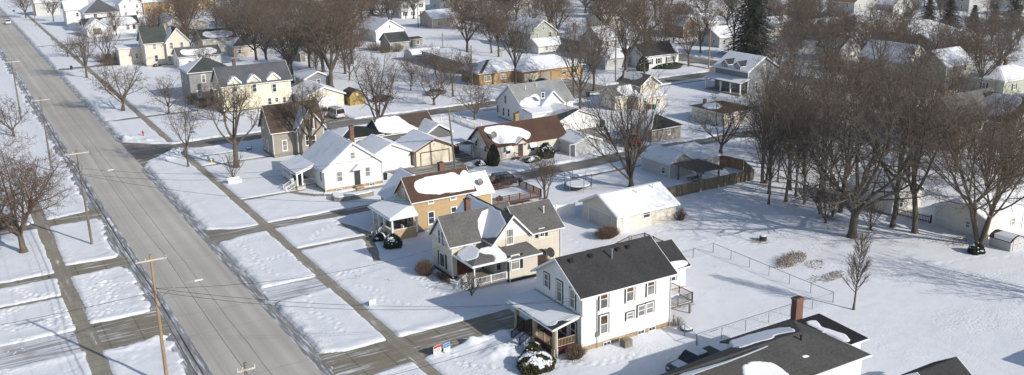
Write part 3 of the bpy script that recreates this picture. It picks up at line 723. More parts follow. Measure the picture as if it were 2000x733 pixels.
        ar = MB().tube([(x, y, z0), (x, y, z1-0.1), tuple(c)], 0.03, 6).tube([tuple(c-b*r*0.9), tuple(c+d*0.5-b*0.1)], 0.015, 5)
        ar.box(*(v for q in zip(c+d*0.5-b*0.1-Vector((.05, .05, .05)), c+d*0.5-b*0.1+Vector((.05, .05, .05))) for v in q))
        s.one('satellite_dish', mb, m, [('mast', ar, 'grey_metal')])
def railing(mb, p, q, z0, h=0.9, n=None, post=0.09, bal=0.035, posts=True, z1=None):
    p = Vector((p[0], p[1], z0)); q = Vector((q[0], q[1], z0 if z1 is None else z1)); L = (q-p).length; up = Vector((0, 0, 1))
    mb.bar(p+up*h, q+up*h, 0.08, 0.06); mb.bar(p+up*0.12, q+up*0.12, 0.05, 0.06)
    k = n or max(2, int(L/0.16))
    for i in range(k+1):
        c = p+(q-p)*(i/k); mb.bar(c+up*0.13, c+up*(h-0.02), bal, bal, (1, 0, 0))
    if posts:
        m = max(1, round(L/1.9))
        for i in range(m+1):
            c = p+(q-p)*(i/m); mb.box(c.x-post/2, c.x+post/2, c.y-post/2, c.y+post/2, c.z-0.05, c.z+h+0.1)

WALLS = dict(white=(0.76, 0.755, 0.735), cream=(0.69, 0.62, 0.49), beige=(0.62, 0.565, 0.47), tan=(0.47, 0.335, 0.18), palecream=(0.66, 0.615, 0.525), offwhite=(0.68, 0.66, 0.61), grey=(0.27, 0.27, 0.265),
             greywhite=(0.52, 0.52, 0.50), sage=(0.40, 0.42, 0.35), yellow=(0.74, 0.69, 0.53), shingles=(0.33, 0.30, 0.25), brown=(0.22, 0.17, 0.12), bluegrey=(0.20, 0.22, 0.24), pinkish=(0.50, 0.42, 0.36), dkgrey=(0.15, 0.15, 0.15), lightgrey=(0.46, 0.46, 0.45))
for k, v in WALLS.items(): M['s_'+k] = siding('siding_'+k, v)
ROOFS = dict(charcoal=(0.045, 0.045, 0.047), grey=(0.125, 0.12, 0.115), brown=(0.090, 0.053, 0.040), dkbrown=(0.09, 0.065, 0.05), green=(0.060, 0.070, 0.066), slate=(0.095, 0.10, 0.11), lightgrey=(0.26, 0.265, 0.26), tan=(0.30, 0.175, 0.085), black=(0.025, 0.025, 0.027), weathered=(0.078, 0.076, 0.073))
for k, v in ROOFS.items(): M['r_'+k] = shingle('shingle_'+k, v)

# ---- the white house nearest the camera
h = House('house', 'white two-storey house with bare charcoal roof and snow-covered front porch roof', (50, 70))
h.block(46.45, 66.41, 57.0, 74.05, 5.86, 2.35, 'x', 0.42, wall='s_white', roof='r_charcoal', key='m', base=(0.62, 'stone'), trim='white_trim')
h.block(57.0, 73.3, 64.9, 79.0, 2.75, 1.75, 'x', 0.38, wall='s_white', roof='r_charcoal', key='b', base=(0.3, 'stone'))
h.snow('bS', [(0.30, 0.02), (0.98, 0.0), (0.99, 0.22), (0.75, 0.30), (0.5, 0.25), (0.33, 0.55)], 0.12, 0.04)
D3 = lambda x, y: (1000+x/2.932, 483+y/2.932)
D7 = lambda x, y: (1000+x/3.056, 440+y/3.056)
for (x, y), pn in (((547, 440), 'curtain'), ((703, 397), 'curtain'), ((828, 360), 'curtain'), ((547, 590), 'curtain')):
    h.wpx('S', 66.41, *D7(x, y), 1.0, 1.95, outer='dark_green_trim', pane='half', case=0.12)
h.wpx('S', 66.41, *D7(702, 539), 0.85, 0.75, outer='dark_green_trim', pane='blind')
for x, y in ((771, 508), (820, 492)): h.wpx('S', 66.41, *D7(x, y), 0.92, 1.15, outer='dark_green_trim', pane='blind', bars=0)
for x, y in ((565, 705), (768, 637), (833, 616)): h.wpx('S', 66.44, *D7(x, y), 0.85, 0.42, pane='glass', rail=False, bars=1, case=0.06)
for x, y, w, ht in ((208, 328, 0.85, 1.45), (285, 394, 0.95, 2.1), (363, 437, 0.85, 1.9)): h.wpx('W', 46.45, *D7(x, y), w, ht, outer='dark_green_trim', pane='blind' if x > 250 else 'glass', case=0.1)
h.wpx('W', 46.45, *D3(352, 475), 0.95, 1.8, outer='dark_green_trim', pane='glass')
h.wpx('S', 73.3, *D7(958, 308), 0.85, 1.0, outer='dark_green_trim')
h.door('W', 46.45, 69.2, 0.95, 0.95, 2.05, 'porch_red')
# porch
pr = h.p('porch_floor', 'porch_red'); pr.box(43.75, 46.44, 67.0, 74.0, 0.62, 0.84); pr.box(43.9, 46.4, 67.15, 73.9, -0.2, 0.6)
rf = h.p('porch_roof', 'r_charcoal')
Pz = [(43.3, 66.45, 3.10), (46.44, 66.75, 3.62), (46.44, 74.15, 3.62), (43.3, 74.45, 3.10)]
rf.slab(Pz, 0.1); h.planes['porch'] = (Vector(Pz[0])+Vector((0, 0, 0.12)), Vector(Pz[3])-Vector(Pz[0]), Vector((46.44, 66.45, 3.62))-Vector(Pz[0]), Vector((-0.163, 0, 0.986)))
h.snow('porch', [(0.10, 0.0), (0.25, -0.03), (0.6, -0.03), (0.995, -0.03), (1.0, 0.03), (1.0, 0.97), (0.995, 1.0), (0.5, 1.0), (0.01, 1.0), (0.0, 0.97), (0.02, 0.6), (0.12, 0.4), (0.05, 0.25)], 0.2, 0.05, part='porch_snow', parent='porch_roof', smooth=1)
tr = h.p('porch_beam', 'white_trim'); tr.box(43.22, 43.34, 66.4, 74.5, 2.98, 3.14); tr.hexa([(43.3, 66.36, 2.98), (46.44, 66.62, 3.46), (46.44, 66.74, 3.46), (43.3, 66.44, 2.98)], [(43.3, 66.36, 3.16), (46.44, 66.62, 3.66), (46.44, 66.74, 3.66), (43.3, 66.44, 3.16)])
for y in (67.1, 70.5, 73.8):
    c = MB(); c.box(43.78, 44.12, y-0.17, y+0.17, 0.86, 3.0); c.box(43.7, 44.2, y-0.25, y+0.25, -0.2, 0.86); h.one('porch_column', c, 'tan_panel')
for a, b in (((43.9, 67.3), (43.9, 70.3)), ((44.15, 67.1), (46.3, 67.1))):
    r_ = MB(); railing(r_, a, b, 0.84, 0.85); h.one('porch_railing', r_, 'tan_panel')
r_ = MB(); railing(r_, (43.9, 72.4), (43.9, 73.6), 0.84, 0.85); h.one('porch_railing', r_, 'black')
st = MB()
for i in range(4): st.box(43.7-0.3*(i+1), 43.7-0.3*i+0.02*(i > 0), 70.8, 72.2, -0.1, 0.66-0.17*i)
h.one('porch_steps', st, 'snow')
for y in (70.75, 72.25):
    r_ = MB(); railing(r_, (43.7, y), (42.4, y), 0.84, 0.85, z1=0.1); h.one('stair_railing', r_, 'black')
# rear deck in the corner
dk = h.p('deck_floor', 'grey_wood'); dk.box(57.02, 60.9, 67.4, 71.6, 1.28, 1.42)
for x, y in ((57.4, 67.6), (60.6, 67.6), (60.6, 71.2)): h.one('deck_post', MB().box(x-0.08, x+0.08, y-0.08, y+0.08, -0.2, 1.27), 'grey_wood')
h.p('deck_snow', 'snow', 'deck_floor').box(57.1, 60.8, 67.55, 71.4, 1.424, 1.50)
for a, b in (((57.1, 67.5), (60.8, 67.5)), ((60.8, 67.5), (60.8, 71.5))):
    r_ = MB(); railing(r_, a, b, 1.42, 0.95); h.one('deck_railing', r_, 'grey_wood')
tb = MB().box(58.4, 59.9, 68.4, 69.5, 2.1, 2.16); [tb.box(x-.04, x+.04, y-.04, y+.04, 1.5, 2.1) for x in (58.5, 59.8) for y in (68.5, 69.4)]
h.one('deck_table', tb, 'white_trim')
for fx in (0.07, 0.27, 0.55, 0.66): # roof box vents near ridge
    x = 46.0+11.4*fx+0.6; y = 69.55; z = 5.86+2.35*(y-66.41)/3.82+0.16
    h.one('roof_vent', MB().box(x-0.22, x+0.22, y-0.2, y+0.2, z-0.1, z+0.2), 'black')
x, y = 51.7, 68.9; h.vent(x, y, 7.2, 8.5, 0.1, 'galv')
h.p('downpipe', 'white_trim').tube([(56.95, 66.33, 5.5), (56.95, 66.33, 0.2)], 0.05, 6).tube([(46.5, 66.30, 5.4), (46.5, 66.30, 3.7)], 0.05, 6).tube([(43.95, 66.7, 3.0), (43.95, 66.7, 0.1), (43.7, 66.3, 0.03)], 0.05, 6)
h.p('meter', 'grey_metal').box(48.05, 48.3, 66.22, 66.40, 1.3, 1.75).tube([(48.18, 66.33, 1.7), (48.18, 66.33, 5.0)], 0.035, 6).tube([(48.18, 66.33, 0.0), (48.18, 66.33, 1.3)], 0.03, 6)
stairs = MB(); railing(stairs, (65.2, 79.9), (67.2, 79.9), 2.0, 0.95); railing(stairs, (67.2, 79.9), (67.2, 83.2), 2.0, 0.95); railing(stairs, (65.2, 83.2), (67.2, 83.2), 2.0, 0.95); stairs.box(65.2, 67.2, 79.9, 83.2, 1.8, 1.98); railing(stairs, (61.8, 83.3), (65.0, 83.3), 1.2, 0.95, z1=2.0)
for x in (65.3, 67.1):
    for y in (80.0, 83.1): stairs.box(x-.07, x+.07, y-.07, y+.07, -.2, 1.8)
h.one('rear_landing', stairs, 'red_wood')
h.done()

# ---- beige house
h = House('house', 'beige L-shaped house with grey shingle roof, white porch railing and black shutters', (50, 89))
h.block(44.75, 89.1, 53.2, 93.75, 4.40, 2.45, 'x', 0.38, wall='s_beige', roof='r_grey', key='w', base=(0.5, 'dark_base'))
h.block(53.3, 87.65, 58.3, 93.55, 4.38, 2.25, 'x', 0.35, wall='s_beige', roof='r_grey', key='e', base=(0.5, 'dark_base'))
h.block(48.95, 86.75, 53.55, 96.4, 4.62, 2.45, 'y', 0.38, wall='s_beige', roof='r_grey', key='g', base=(0.5, 'dark_base'))
gt = h.p('gable_panel#1', 's_white'); gt.hexa([(48.97, 86.72, 4.55), (53.53, 86.72, 4.55), (51.25, 86.72, 7.0)], [(48.97, 86.76, 4.55), (53.53, 86.76, 4.55), (51.25, 86.76, 7.0)])
gw = h.p('gable_panel#2', 's_white'); gw.hexa([(44.72, 89.12, 4.32), (44.72, 93.72, 4.32), (44.72, 91.42, 6.80)], [(44.76, 89.12, 4.32), (44.76, 93.72, 4.32), (44.76, 91.42, 6.80)])
h.snow('gW', [(0.01, 0.0), (1.0, -0.01), (1.0, 0.985), (0.9, 0.97), (0.03, 0.95)], 0.14, 0.03, smooth=1)
h.snow('wS', [(0.45, 0.0), (0.75, 0.0), (0.85, 0.97), (0.62, 0.97), (0.55, 0.84), (0.475, 0.6), (0.435, 0.25)], 0.13, 0.04)
h.snow('eS', [(0.0, -0.01), (0.14, 0.0), (0.11, 0.24), (0.06, 0.42), (0.0, 0.55)], 0.13, 0.04)
h.snow('gE', [(0.02, 0.02), (0.3, 0.02), (0.24, 0.9), (0.02, 0.93)], 0.12, 0.04)
h.snow('wN'); h.snow('eN')
B6 = lambda x, y: (820+x/3.667, 370+y/3.667)
h.wpx('W', 44.72, *B6(143, 338), 0.8, 1.75, pane='glass'); h.wpx('W', 44.72, *B6(166, 353), 0.8, 1.75, pane='glass')
h.wpx('W', 44.75, *B6(163, 505), 1.35, 1.7, pane='glass', shut='black', rail=False)
h.wpx('S', 86.72, *B6(643, 338), 0.95, 1.85, pane='blind', bars=2)
h.wpx('S', 87.65, *B6(871, 308), 0.85, 1.1, shut='black', bars=2, pane='glass')
# bay with its own roof
h.block(49.6, 84.75, 53.3, 86.74, 2.75, 0.01, 'x', 0.02, 'flat', wall='s_beige', roof='r_grey', key='bay', base=(0.5, 'dark_base'), part='bay_wall', rpart='bay_ceiling')
br = h.p('bay_roof', 'r_grey'); br.hexa([(49.2, 84.4, 2.92), (53.7, 84.4, 2.92), (53.7, 86.7, 2.92), (49.2, 86.7, 2.92)], [(49.5, 85.2, 3.35), (53.3, 85.2, 3.35), (53.1, 86.7, 3.72), (49.5, 86.7, 3.72)])
h.p('bay_fascia', 'white_trim').box(49.17, 53.73, 84.33, 84.39, 2.78, 2.95).box(53.71, 53.77, 84.4, 86.7, 2.78, 2.95)
h.wpx('S', 84.75, *B6(682, 520), 1.15, 1.75, pane='blind', shut='black'); h.win('S', 86.75, 49.4, 1.75, 0.7, 1.5, pane='glass')
h.wpx('S', 89.1, *B6(480, 555), 0.7, 1.3, pane='glass')
# porch on the inner corner
pf = h.p('porch_floor', 'porch_grey'); pf.box(45.3, 49.58, 85.0, 89.08, 0.35, 0.6); h.p('porch_skirt', 's_greywhite').box(45.35, 49.5, 85.05, 85.12, -0.2, 0.34).box(45.35, 45.42, 85.12, 89.0, -0.2, 0.34)
pr = h.p('porch_roof', 'r_grey')
a1, a2, a3, a4, a5, a6 = (44.95, 84.55, 3.13), (49.65, 84.55, 3.13), (49.5, 86.7, 3.9), (47.1, 86.9, 3.96), (47.1, 89.06, 3.96), (44.95, 89.06, 3.13)
dn = lambda p, z=3.04: (p[0], p[1], z)
pr.add([a1, a2, a3, a4, a5, a6, dn(a1), dn(a2), dn(a3), dn(a5), dn(a6)], [(0, 1, 2, 3), (0, 3, 4, 5), (0, 6, 7, 1), (5, 10, 6, 0), (3, 2, 8), (6, 10, 9, 8, 7), (3, 8, 9, 4), (1, 7, 8, 2)])
h.planes['pw'] = [a6, a1, a4, a5]; h.planes['ps'] = [a1, a2, a3, a4]
h.snow('pw', [(0.02, -0.01), (0.62, -0.02), (0.72, 0.25), (0.80, 0.55), (0.66, 0.8), (0.5, 1.0), (0.02, 1.0)], 0.26, 0.05, part='porch_snow', parent='porch_roof', smooth=1)
h.snow('ps', [(0.55, -0.02), (0.93, -0.02), (0.97, 0.3), (0.9, 0.7), (0.95, 1.0), (0.55, 1.05), (0.36, 0.86), (0.45, 0.6), (0.62, 0.5), (0.66, 0.22)], 0.28, 0.05, part='porch_snow', parent='porch_roof', smooth=1)
h.p('porch_beam', 'white_trim').box(44.9, 49.65, 84.48, 84.55, 2.88, 3.12).box(44.88, 44.95, 84.5, 89.0, 2.88, 3.12)
for x, y in ((45.35, 84.95), (49.4, 84.95)): h.one('porch_column', MB().box(x-.07, x+.07, y-.07, y+.07, 0.6, 2.9), 'white_trim')
r_ = MB(); railing(r_, (45.5, 84.95), (49.3, 84.95), 0.6, 0.85); h.one('porch_railing', r_, 'pvc')
for y in (85.3, 86.7): r_ = MB(); railing(r_, (45.3, y), (44.1, y), 0.6, 0.85, z1=-0.05); h.one('stair_railing', r_, 'pvc')
st = MB(); [st.box(45.25-0.3*(i+1), 45.25-0.3*i, 85.35, 86.65, -0.1, 0.45-0.15*i) for i in range(3)]; h.one('porch_steps', st, 'porch_grey')
h.p('porch_back_wall', 'porch_red').box(45.4, 49.3, 89.02, 89.075, 0.62, 2.95)
h.door('S', 89.02, 47.9, 0.62, 0.9, 2.05, 'white_trim', glass='glass')
h.chimney(48.6, 92.2, 5.6, 8.15, 0.6, 0.6); h.vent(57.0, 89.2, 5.4, 6.5, 0.08)
h.dish(55.3, 87.1, 0.4, 1.6, R(-110), 0.55, 'dark_base'); h.dish(56.4, 86.95, 0.4, 1.6, R(-80), 0.55, 'dark_base')
h.p('downpipe', 'white_trim').tube([(58.25, 87.55, 4.0), (58.25, 87.55, 0.2)], 0.05, 6).tube([(44.8, 89.0, 4.0), (44.8, 89.0, 0.4)], 0.05, 6).tube([(49.6, 84.6, 2.9), (49.6, 84.6, 0.1)], 0.05, 6)
h.done()

# ---- tan house
h = House('house', 'tan two-storey house with brown roof mostly under snow and brick chimney', (52, 108))
h.block(48.0, 105.9, 56.8, 110.8, 4.5, 2.35, 'x', 0.32, wall='s_tan', roof='r_brown', key='m', base=(0.5, 'block'))
h.block(56.8, 106.05, 59.6, 110.7, 3.9, 2.1, 'x', 0.3, wall='s_tan', roof='r_brown', key='e', base=(0.5, 'block'))
h.block(47.4, 110.8, 53.6, 114.6, 3.55, 2.85, 'y', 0.3, wall='s_tan', roof='r_brown', key='n', base=(0.4, 'block'))
h.snow('mS', h.px('mS', [(525, 285), (545, 260), (640, 225), (780, 195), (920, 178), (935, 205), (965, 208), (975, 180), (1010, 152), (1050, 185), (1130, 335), (1040, 350), (960, 365), (870, 375), (740, 390), (620, 385), (560, 365), (530, 325)], (700, 300), 4.887), 0.17, 0.04, smooth=1)
h.snow('eS'); h.snow('eN'); h.snow('mN'); h.snow('nW'); 
h.p('roof_ridge_snow', 'snow', 'roof')
h.parts.pop('roof_ridge_snow')
T5 = lambda x, y: (700+x/4.887, 300+y/4.887); T6 = lambda x, y: (680+x/6.11, 380+y/6.11)
h.wpx('W', 48.0, *T5(433, 385), 0.75, 1.5)
for x, y, w, ht in ((688, 445, 0.9, 0.9), (902, 405, 0.95, 1.0), (694, 612, 1.0, 1.75), (910, 560, 0.95, 1.6)): h.wpx('S', 105.9, *T5(x, y), w, ht, pane='glass' if ht > 1.2 else 'blind', case=0.13)
h.wpx('W', 47.4, *T6(455, 70), 0.8, 1.2)
h.chimney(53.7, 108.9, 5.5, 8.0, 0.7, 0.7)
h.dish(58.2, 106.6, 4.0, 5.15, R(-80), 0.42, 'block')
pf = h.p('porch_floor', 'porch_grey'); pf.box(44.6, 47.98, 104.75, 110.6, 0.5, 0.72); h.p('porch_skirt', 's_brown').box(44.65, 47.95, 104.8, 110.5, -0.2, 0.49)
pl = [(44.1, 104.35, 3.1), (48.3, 104.35, 3.1), (48.3, 111.2, 3.1), (44.1, 111.2, 3.1)]
h.p('porch_roof', 'r_brown').hexa(pl, [(44.15, 104.4, 3.2), (48.3, 104.4, 3.2), (47.99, 106.2, 3.85), (47.99, 111.1, 3.85), ][:2]+[(48.3, 111.1, 3.85), (44.15, 111.15, 3.2)])
h.parts['porch_roof'] = (MB(), 'r_brown', None)
pm = h.parts['porch_roof'][0]
A, B_, C_, D_, E_, F_ = (44.1, 104.35, 3.1), (48.0, 104.35, 3.1), (47.99, 106.3, 3.9), (47.99, 110.9, 3.9), (44.1, 111.2, 3.1), (47.99, 111.2, 3.1)
pm.add([A, B_, C_, D_, E_, F_, (A[0], A[1], 3.02), (48.0, 104.35, 3.02), (47.99, 111.2, 3.02), (44.1, 111.2, 3.02), (47.99, 106.3, 3.02)], [(0, 1, 2), (0, 2, 3, 4), (4, 3, 5), (6, 9, 8, 7), (0, 6, 7, 1), (4, 9, 6, 0), (5, 8, 9, 4), (1, 7, 10, 2)])
ps = MB(); up = lambda p, d: (p[0], p[1], p[2]+d)
ps.add([up(A, 0.01), up(B_, 0.01), up(C_, 0.02), up(D_, 0.02), up(E_, 0.01), (44.17, 104.42, 3.24), (47.98, 104.42, 3.24), (47.985, 106.3, 4.04), (47.985, 110.9, 4.04), (44.17, 111.1, 3.24)], [(5, 6, 7), (5, 7, 8, 9), (0, 1, 6, 5), (4, 0, 5, 9), (3, 4, 9, 8), (1, 2, 7, 6)])
h.parts['porch_snow'] = (ps, 'snow', 'porch_roof')
h.p('porch_beam', 'white_trim').box(44.03, 44.1, 104.3, 111.25, 2.92, 3.1).box(44.05, 48.0, 104.28, 104.35, 2.92, 3.1)
for x, y in ((44.55, 104.75), (44.55, 107.2), (44.55, 108.9), (44.55, 110.6), (47.9, 104.75)): h.one('porch_column', MB().box(x-.11, x+.11, y-.11, y+.11, 0.72, 2.95), 'white_trim')
for q_ in ((44.5, 44.62, 104.9, 107.1, 0.72, 1.45), (44.7, 47.8, 104.7, 104.82, -0.1, 1.45), (44.5, 44.62, 109.0, 110.5, 0.72, 1.45)): h.one('porch_half_wall', MB().box(*q_), 's_tan')
h.p('porch_cap', 'white_trim').box(44.45, 44.67, 104.9, 107.1, 1.453, 1.52).box(44.68, 47.82, 104.65, 104.87, 1.453, 1.52)
h.win('W', 48.0, 106.9, 2.1, 0.9, 1.5); h.win('W', 48.0, 109.8, 2.1, 0.9, 1.5); h.door('W', 48.0, 108.2, 0.72, 0.95, 2.05, 'brown_trim')
ch = MB().box(45.6, 46.4, 105.4, 106.1, 0.95, 1.1); ch.box(46.3, 46.42, 105.4, 106.1, 1.1, 1.6); [ch.box(x-.03, x+.03, y-.03, y+.03, 0.72, 0.95) for x in (45.65, 46.35) for y in (105.45, 106.05)]; h.one('porch_chair', ch, 'white_trim')
st = MB(); [st.box(44.5-0.3*(i+1), 44.5-0.3*i, 107.3, 108.8, -0.1, 0.54-0.17*i) for i in range(3)]; h.one('porch_steps', st, 'porch_grey')
for y in (107.25, 108.85): r_ = MB(); railing(r_, (44.45, y), (43.4, y), 0.72, 0.85, z1=0.05); h.one('stair_railing', r_, 'white_trim')
h.p('downpipe', 'white_trim').tube([(48.0, 105.8, 4.2), (48.0, 105.8, 0.5)], 0.05, 6)
# big rear deck
dk = h.p('deck_floor', 'red_wood'); dk.box(59.65, 68.5, 107.6, 113.6, 1.0, 1.15); h.p('deck_snow', 'snow', 'deck_floor').box(59.8, 68.3, 107.8, 113.4, 1.154, 1.25)
for x in (60.5, 63, 65.5, 68.3):
    for y in (107.8, 113.4): h.one('deck_post', MB().box(x-.07, x+.07, y-.07, y+.07, -.2, 0.99), 'red_wood')
for a, b in (((59.8, 107.65), (68.4, 107.65)), ((68.4, 107.65), (68.4, 113.5)), ((59.8, 113.5), (68.4, 113.5))): r_ = MB(); railing(r_, a, b, 1.15, 0.98, post=0.12, bal=0.05); h.one('deck_railing', r_, 'red_wood')
h.one('deck_grill', MB().box(62.0, 62.8, 108.6, 109.1, 1.25, 1.75).cyl((62.4, 108.85), 0.26, 1.75, 1.95, 10, 0.12), 'black')
h.done()

# ---- white cottage with the sweeping roof
h = House('house', 'white cottage whose snowy roof sweeps down over a corner porch with white railing', (49, 134))
h.block(45.0, 129.9, 54.2, 139.4, 3.55, 3.45, 'y', 0.3, wall='s_white', roof='r_grey', key='m', base=(0.55, 'stone'))
h.snow('mE'); h.snow('mW', None, 0.12, m='thin_snow')
P = [(45.0, 133.6, 3.52), (45.0, 140.6, 3.52), (41.9, 140.9, 2.55), (41.9, 133.5, 2.55)]
h.p('porch_roof', 'r_grey').slab(P, 0.1); h.p('porch_snow', 'thin_snow', 'porch_roof').slab([(p[0], p[1], p[2]+0.115) for p in P], 0.11)
h.p('porch_beam', 'white_trim').box(41.95, 42.1, 133.6, 140.8, 2.34, 2.53).hexa([(41.9, 133.42, 2.38), (45.0, 133.5, 3.35), (45.0, 133.58, 3.35), (41.9, 133.49, 2.38)], [(41.9, 133.42, 2.62), (45.0, 133.5, 3.6), (45.0, 133.58, 3.6), (41.9, 133.49, 2.62)])
h.p('porch_floor', 'porch_grey').box(42.0, 44.98, 133.7, 140.4, 0.5, 0.68); h.p('porch_lattice', 's_greywhite').box(42.05, 44.95, 133.75, 133.8, -0.1, 0.49).box(42.05, 42.1, 133.8, 140.3, -0.1, 0.49)
for y in (133.75, 136.4, 140.2): h.one('porch_column', MB().box(42.0, 42.22, y-.11, y+.11, 0.68, 2.4), 'white_trim')
h.one('porch_column', MB().box(42.8, 43.02, 133.65, 133.87, 0.68, 2.75), 'white_trim')
for a, b in (((43.0, 133.75), (44.95, 133.75)), ((42.1, 136.4), (42.1, 140.2))): r_ = MB(); railing(r_, a, b, 0.68, 0.85); h.one('porch_railing', r_, 'pvc')
for y in (133.9, 135.2): r_ = MB(); railing(r_, (42.0, y), (40.4, y), 0.68, 0.85, z1=-0.1); h.one('stair_railing', r_, 'pvc')
st = MB(); [st.box(42.0-0.35*(i+1), 42.0-0.35*i, 134.0, 135.1, -0.1, 0.5-0.14*i) for i in range(4)]; h.one('porch_steps', st, 'porch_grey')
C6 = lambda x, y: (500+x/2.932, 250+y/2.932)
h.wpx('S', 129.9, *C6(478, 278), 0.98, 1.55, pane='blind'); h.wpx('S', 129.9, *C6(639, 250), 0.85, 1.5); h.wpx('S', 129.9, *C6(553, 158), 0.8, 1.1, pane='blind')
h.wpx('W', 45.0, *C6(374, 276), 0.8, 1.6, pane='glass')
a_, z_ = ony(*C6(580, 290), 129.9); h.door('S', 129.9, a_, 0.55, 0.95, 2.1, 'blue' if 0 else 'dark_green_trim', glass='glass')
h.p('door_hood', 's_white').hexa([(a_-0.75, 129.15, 2.95), (a_+0.75, 129.15, 2.95), (a_, 129.15, 3.65)], [(a_-0.75, 129.88, 2.95), (a_+0.75, 129.88, 2.95), (a_, 129.88, 3.65)])
h.p('hood_snow', 'snow', 'door_hood').slab([(a_-0.82, 129.1, 2.93), (a_-0.82, 129.88, 2.93), (a_, 129.88, 3.68), (a_, 129.1, 3.68)], 0.1).slab([(a_+0.82, 129.1, 2.93), (a_+0.82, 129.88, 2.93), (a_, 129.88, 3.68), (a_, 129.1, 3.68)], 0.1)
h.one('door_step', MB().box(a_-0.6, a_+0.6, 129.0, 129.88, -0.1, 0.5).box(a_-0.6, a_+0.6, 128.6, 129.0, -0.1, 0.25), 'stone')
for x, y in ((475, 355), (665, 322)): h.wpx('S', 129.93, *C6(x, y), 0.9, 0.4, rail=False, bars=1, case=0.06)
h.wpx('S', 129.9, *C6(550, 103), 0.45, 0.4, rail=False, pane='blind')
h.chimney(52.6, 137.6, 4.0, 7.75, 0.6, 0.6, 'red_brick')
h.p('downpipe', 'white_trim').tube([(54.1, 129.8, 3.2), (54.1, 129.8, 0.3)], 0.05, 6).tube([(45.0, 129.8, 3.2), (45.0, 129.8, 0.3), (44.5, 129.2, 0.1)], 0.05, 6)
h.done()

# ---- grey-tan shingle house at the corner
h = House('house', 'grey-tan shingled house with dark brown roof behind a many-limbed tree at the street corner', (49, 158))
h.block(45.1, 154.6, 54.0, 161.0, 4.75, 3.7, 'x', 0.4, wall='s_shingles', roof='r_dkbrown', key='m', base=(0.75, 'block'), trim='white_trim')
h.block(48.95, 153.3, 53.6, 157.6, 4.95, 3.1, 'y', 0.4, wall='s_shingles', roof='r_dkbrown', key='g', base=(0.75, 'block'))
h.snow('gW', [(0.0, 0.0), (0.96, 0.0), (0.98, 0.9), (0.75, 0.98), (0.0, 0.95)], 0.13, 0.05, m='thin_snow'); h.snow('mN')
A3 = lambda x, y: (480+x/4.887, 180+y/4.887)
h.wpx('S', 154.6, *A3(372, 508), 0.95, 1.9, case=0.14); h.wpx('S', 153.3, *A3(627, 305), 0.95, 1.75, shut='brown_trim', case=0.13); h.wpx('S', 153.3, *A3(645, 460), 0.95, 1.8, shut=None, case=0.14); h.wpx('S', 153.3, *A3(585, 460), 0.7, 1.8, case=0.12)
for x, y in ((178, 490), (210, 510)): h.wpx('W', 45.1, *A3(x, y), 0.9, 1.9, case=0.13)
h.wpx('W', 45.1, *A3(165, 300), 0.85, 1.5, case=0.12)
h.p('downpipe', 'white_trim').tube([(45.1, 154.5, 4.5), (45.1, 154.5, 0.7)], 0.06, 6)
h.done()

# ---- pale yellow house with three dormers
h = House('house', 'pale yellow house with slate grey roof and three small snow-capped dormers', (55, 200))
h.block(47.9, 197.0, 62.4, 204.2, 5.9, 3.15, 'x', 0.4, wall='s_yellow', roof='r_slate', key='m', base=(0.5, 'block'))
D2 = lambda x, y: (340+x/4.887, 100+y/4.887)
for px in (578, 765, 955):
    a_, z_ = ony(*D2(px, 350), 197.0)
    h.block(a_-1.15, 196.86, a_+1.15, 199.5, 6.2, 1.15, 'y', 0.22, wall='s_yellow', roof='r_slate', key='d%d' % px, z0=5.2, part='dormer_wall#%d' % px, rpart='dormer_roof#%d' % px)
    for sd in 'WE': h.snow('d%d%s' % (px, sd), None, 0.3, part='dormer_snow', parent='dormer_roof#%d' % px)
    h.win('S', 196.86, a_, z_, 0.95, 1.75, pane='glass', case=0.1)
for x, y, w, ht in ((570, 515, 0.9, 1.7), (912, 478, 0.85, 1.5), (980, 465, 0.8, 1.0), (1052, 465, 0.8, 1.3), (405, 400, 0.8, 1.6)): h.wpx('S', 197.0, *D2(x, y), w, ht, pane='glass')
h.chimney(52.2, 202.0, 7.5, 10.2, 0.6, 0.6)
h.snow('mN'); h.done()
h = House('house', 'dark grey shingled house with hip roof standing left of the yellow dormer house', (49, 218))
h.block(45.3, 214.0, 54.5, 222.5, 6.4, 2.6, 'x', 0.45, 'hip', wall='s_grey', roof='r_green', key='m', base=(0.5, 'block'))
h.snow('mW', None, 0.14, m='thin_snow')
for x, y in ((280, 262), (365, 280)): h.wpx('S', 214.0, *D2(x, y), 1.0, 1.9 if x < 300 else 0.6, case=0.16)
for x, y in ((240, 405), (355, 385)): h.wpx('S', 214.0, *D2(x, y), 1.0, 1.6, case=0.16)
h.win('W', 45.3, 217, 4.6, 0.9, 1.7); h.win('W', 45.3, 220.5, 4.6, 0.9, 1.7)
h.done()

# ---- cream house with the green roof, and its neighbours up the street
h = House('house', 'cream two-storey house with dark green roof and snow-streaked front gable', (52, 276))
h.block(47.1, 273.1, 53.2, 281.5, 6.5, 3.4, 'x', 0.4, wall='s_palecream', roof='r_green', key='m', base=(0.4, 'stone'))
h.block(52.5, 271.9, 58.6, 279, 6.45, 3.45, 'y', 0.4, wall='s_palecream', roof='r_green', key='g', base=(0.4, 'stone'))
h.snow('gW', [(0, 0), (0.98, 0), (0.98, 0.97), (0.7, 0.95), (0.3, 0.8), (0.05, 0.55)], 0.14, 0.04)
Y1 = lambda x, y: (130+x/4.887, y/4.887)
for x, y in ((838, 443), (858, 558)): h.wpx('S', 273.1, *Y1(x, y), 1.0, 1.9)
for x, y in ((1000, 437), (1100, 432), (985, 560)): h.wpx('S', 271.9, *Y1(x, y), 0.95, 1.8)
h.chimney(54.2, 279.5, 9.0, 10.6, 0.7, 0.7, 'tan_stone' if 0 else 'stone')
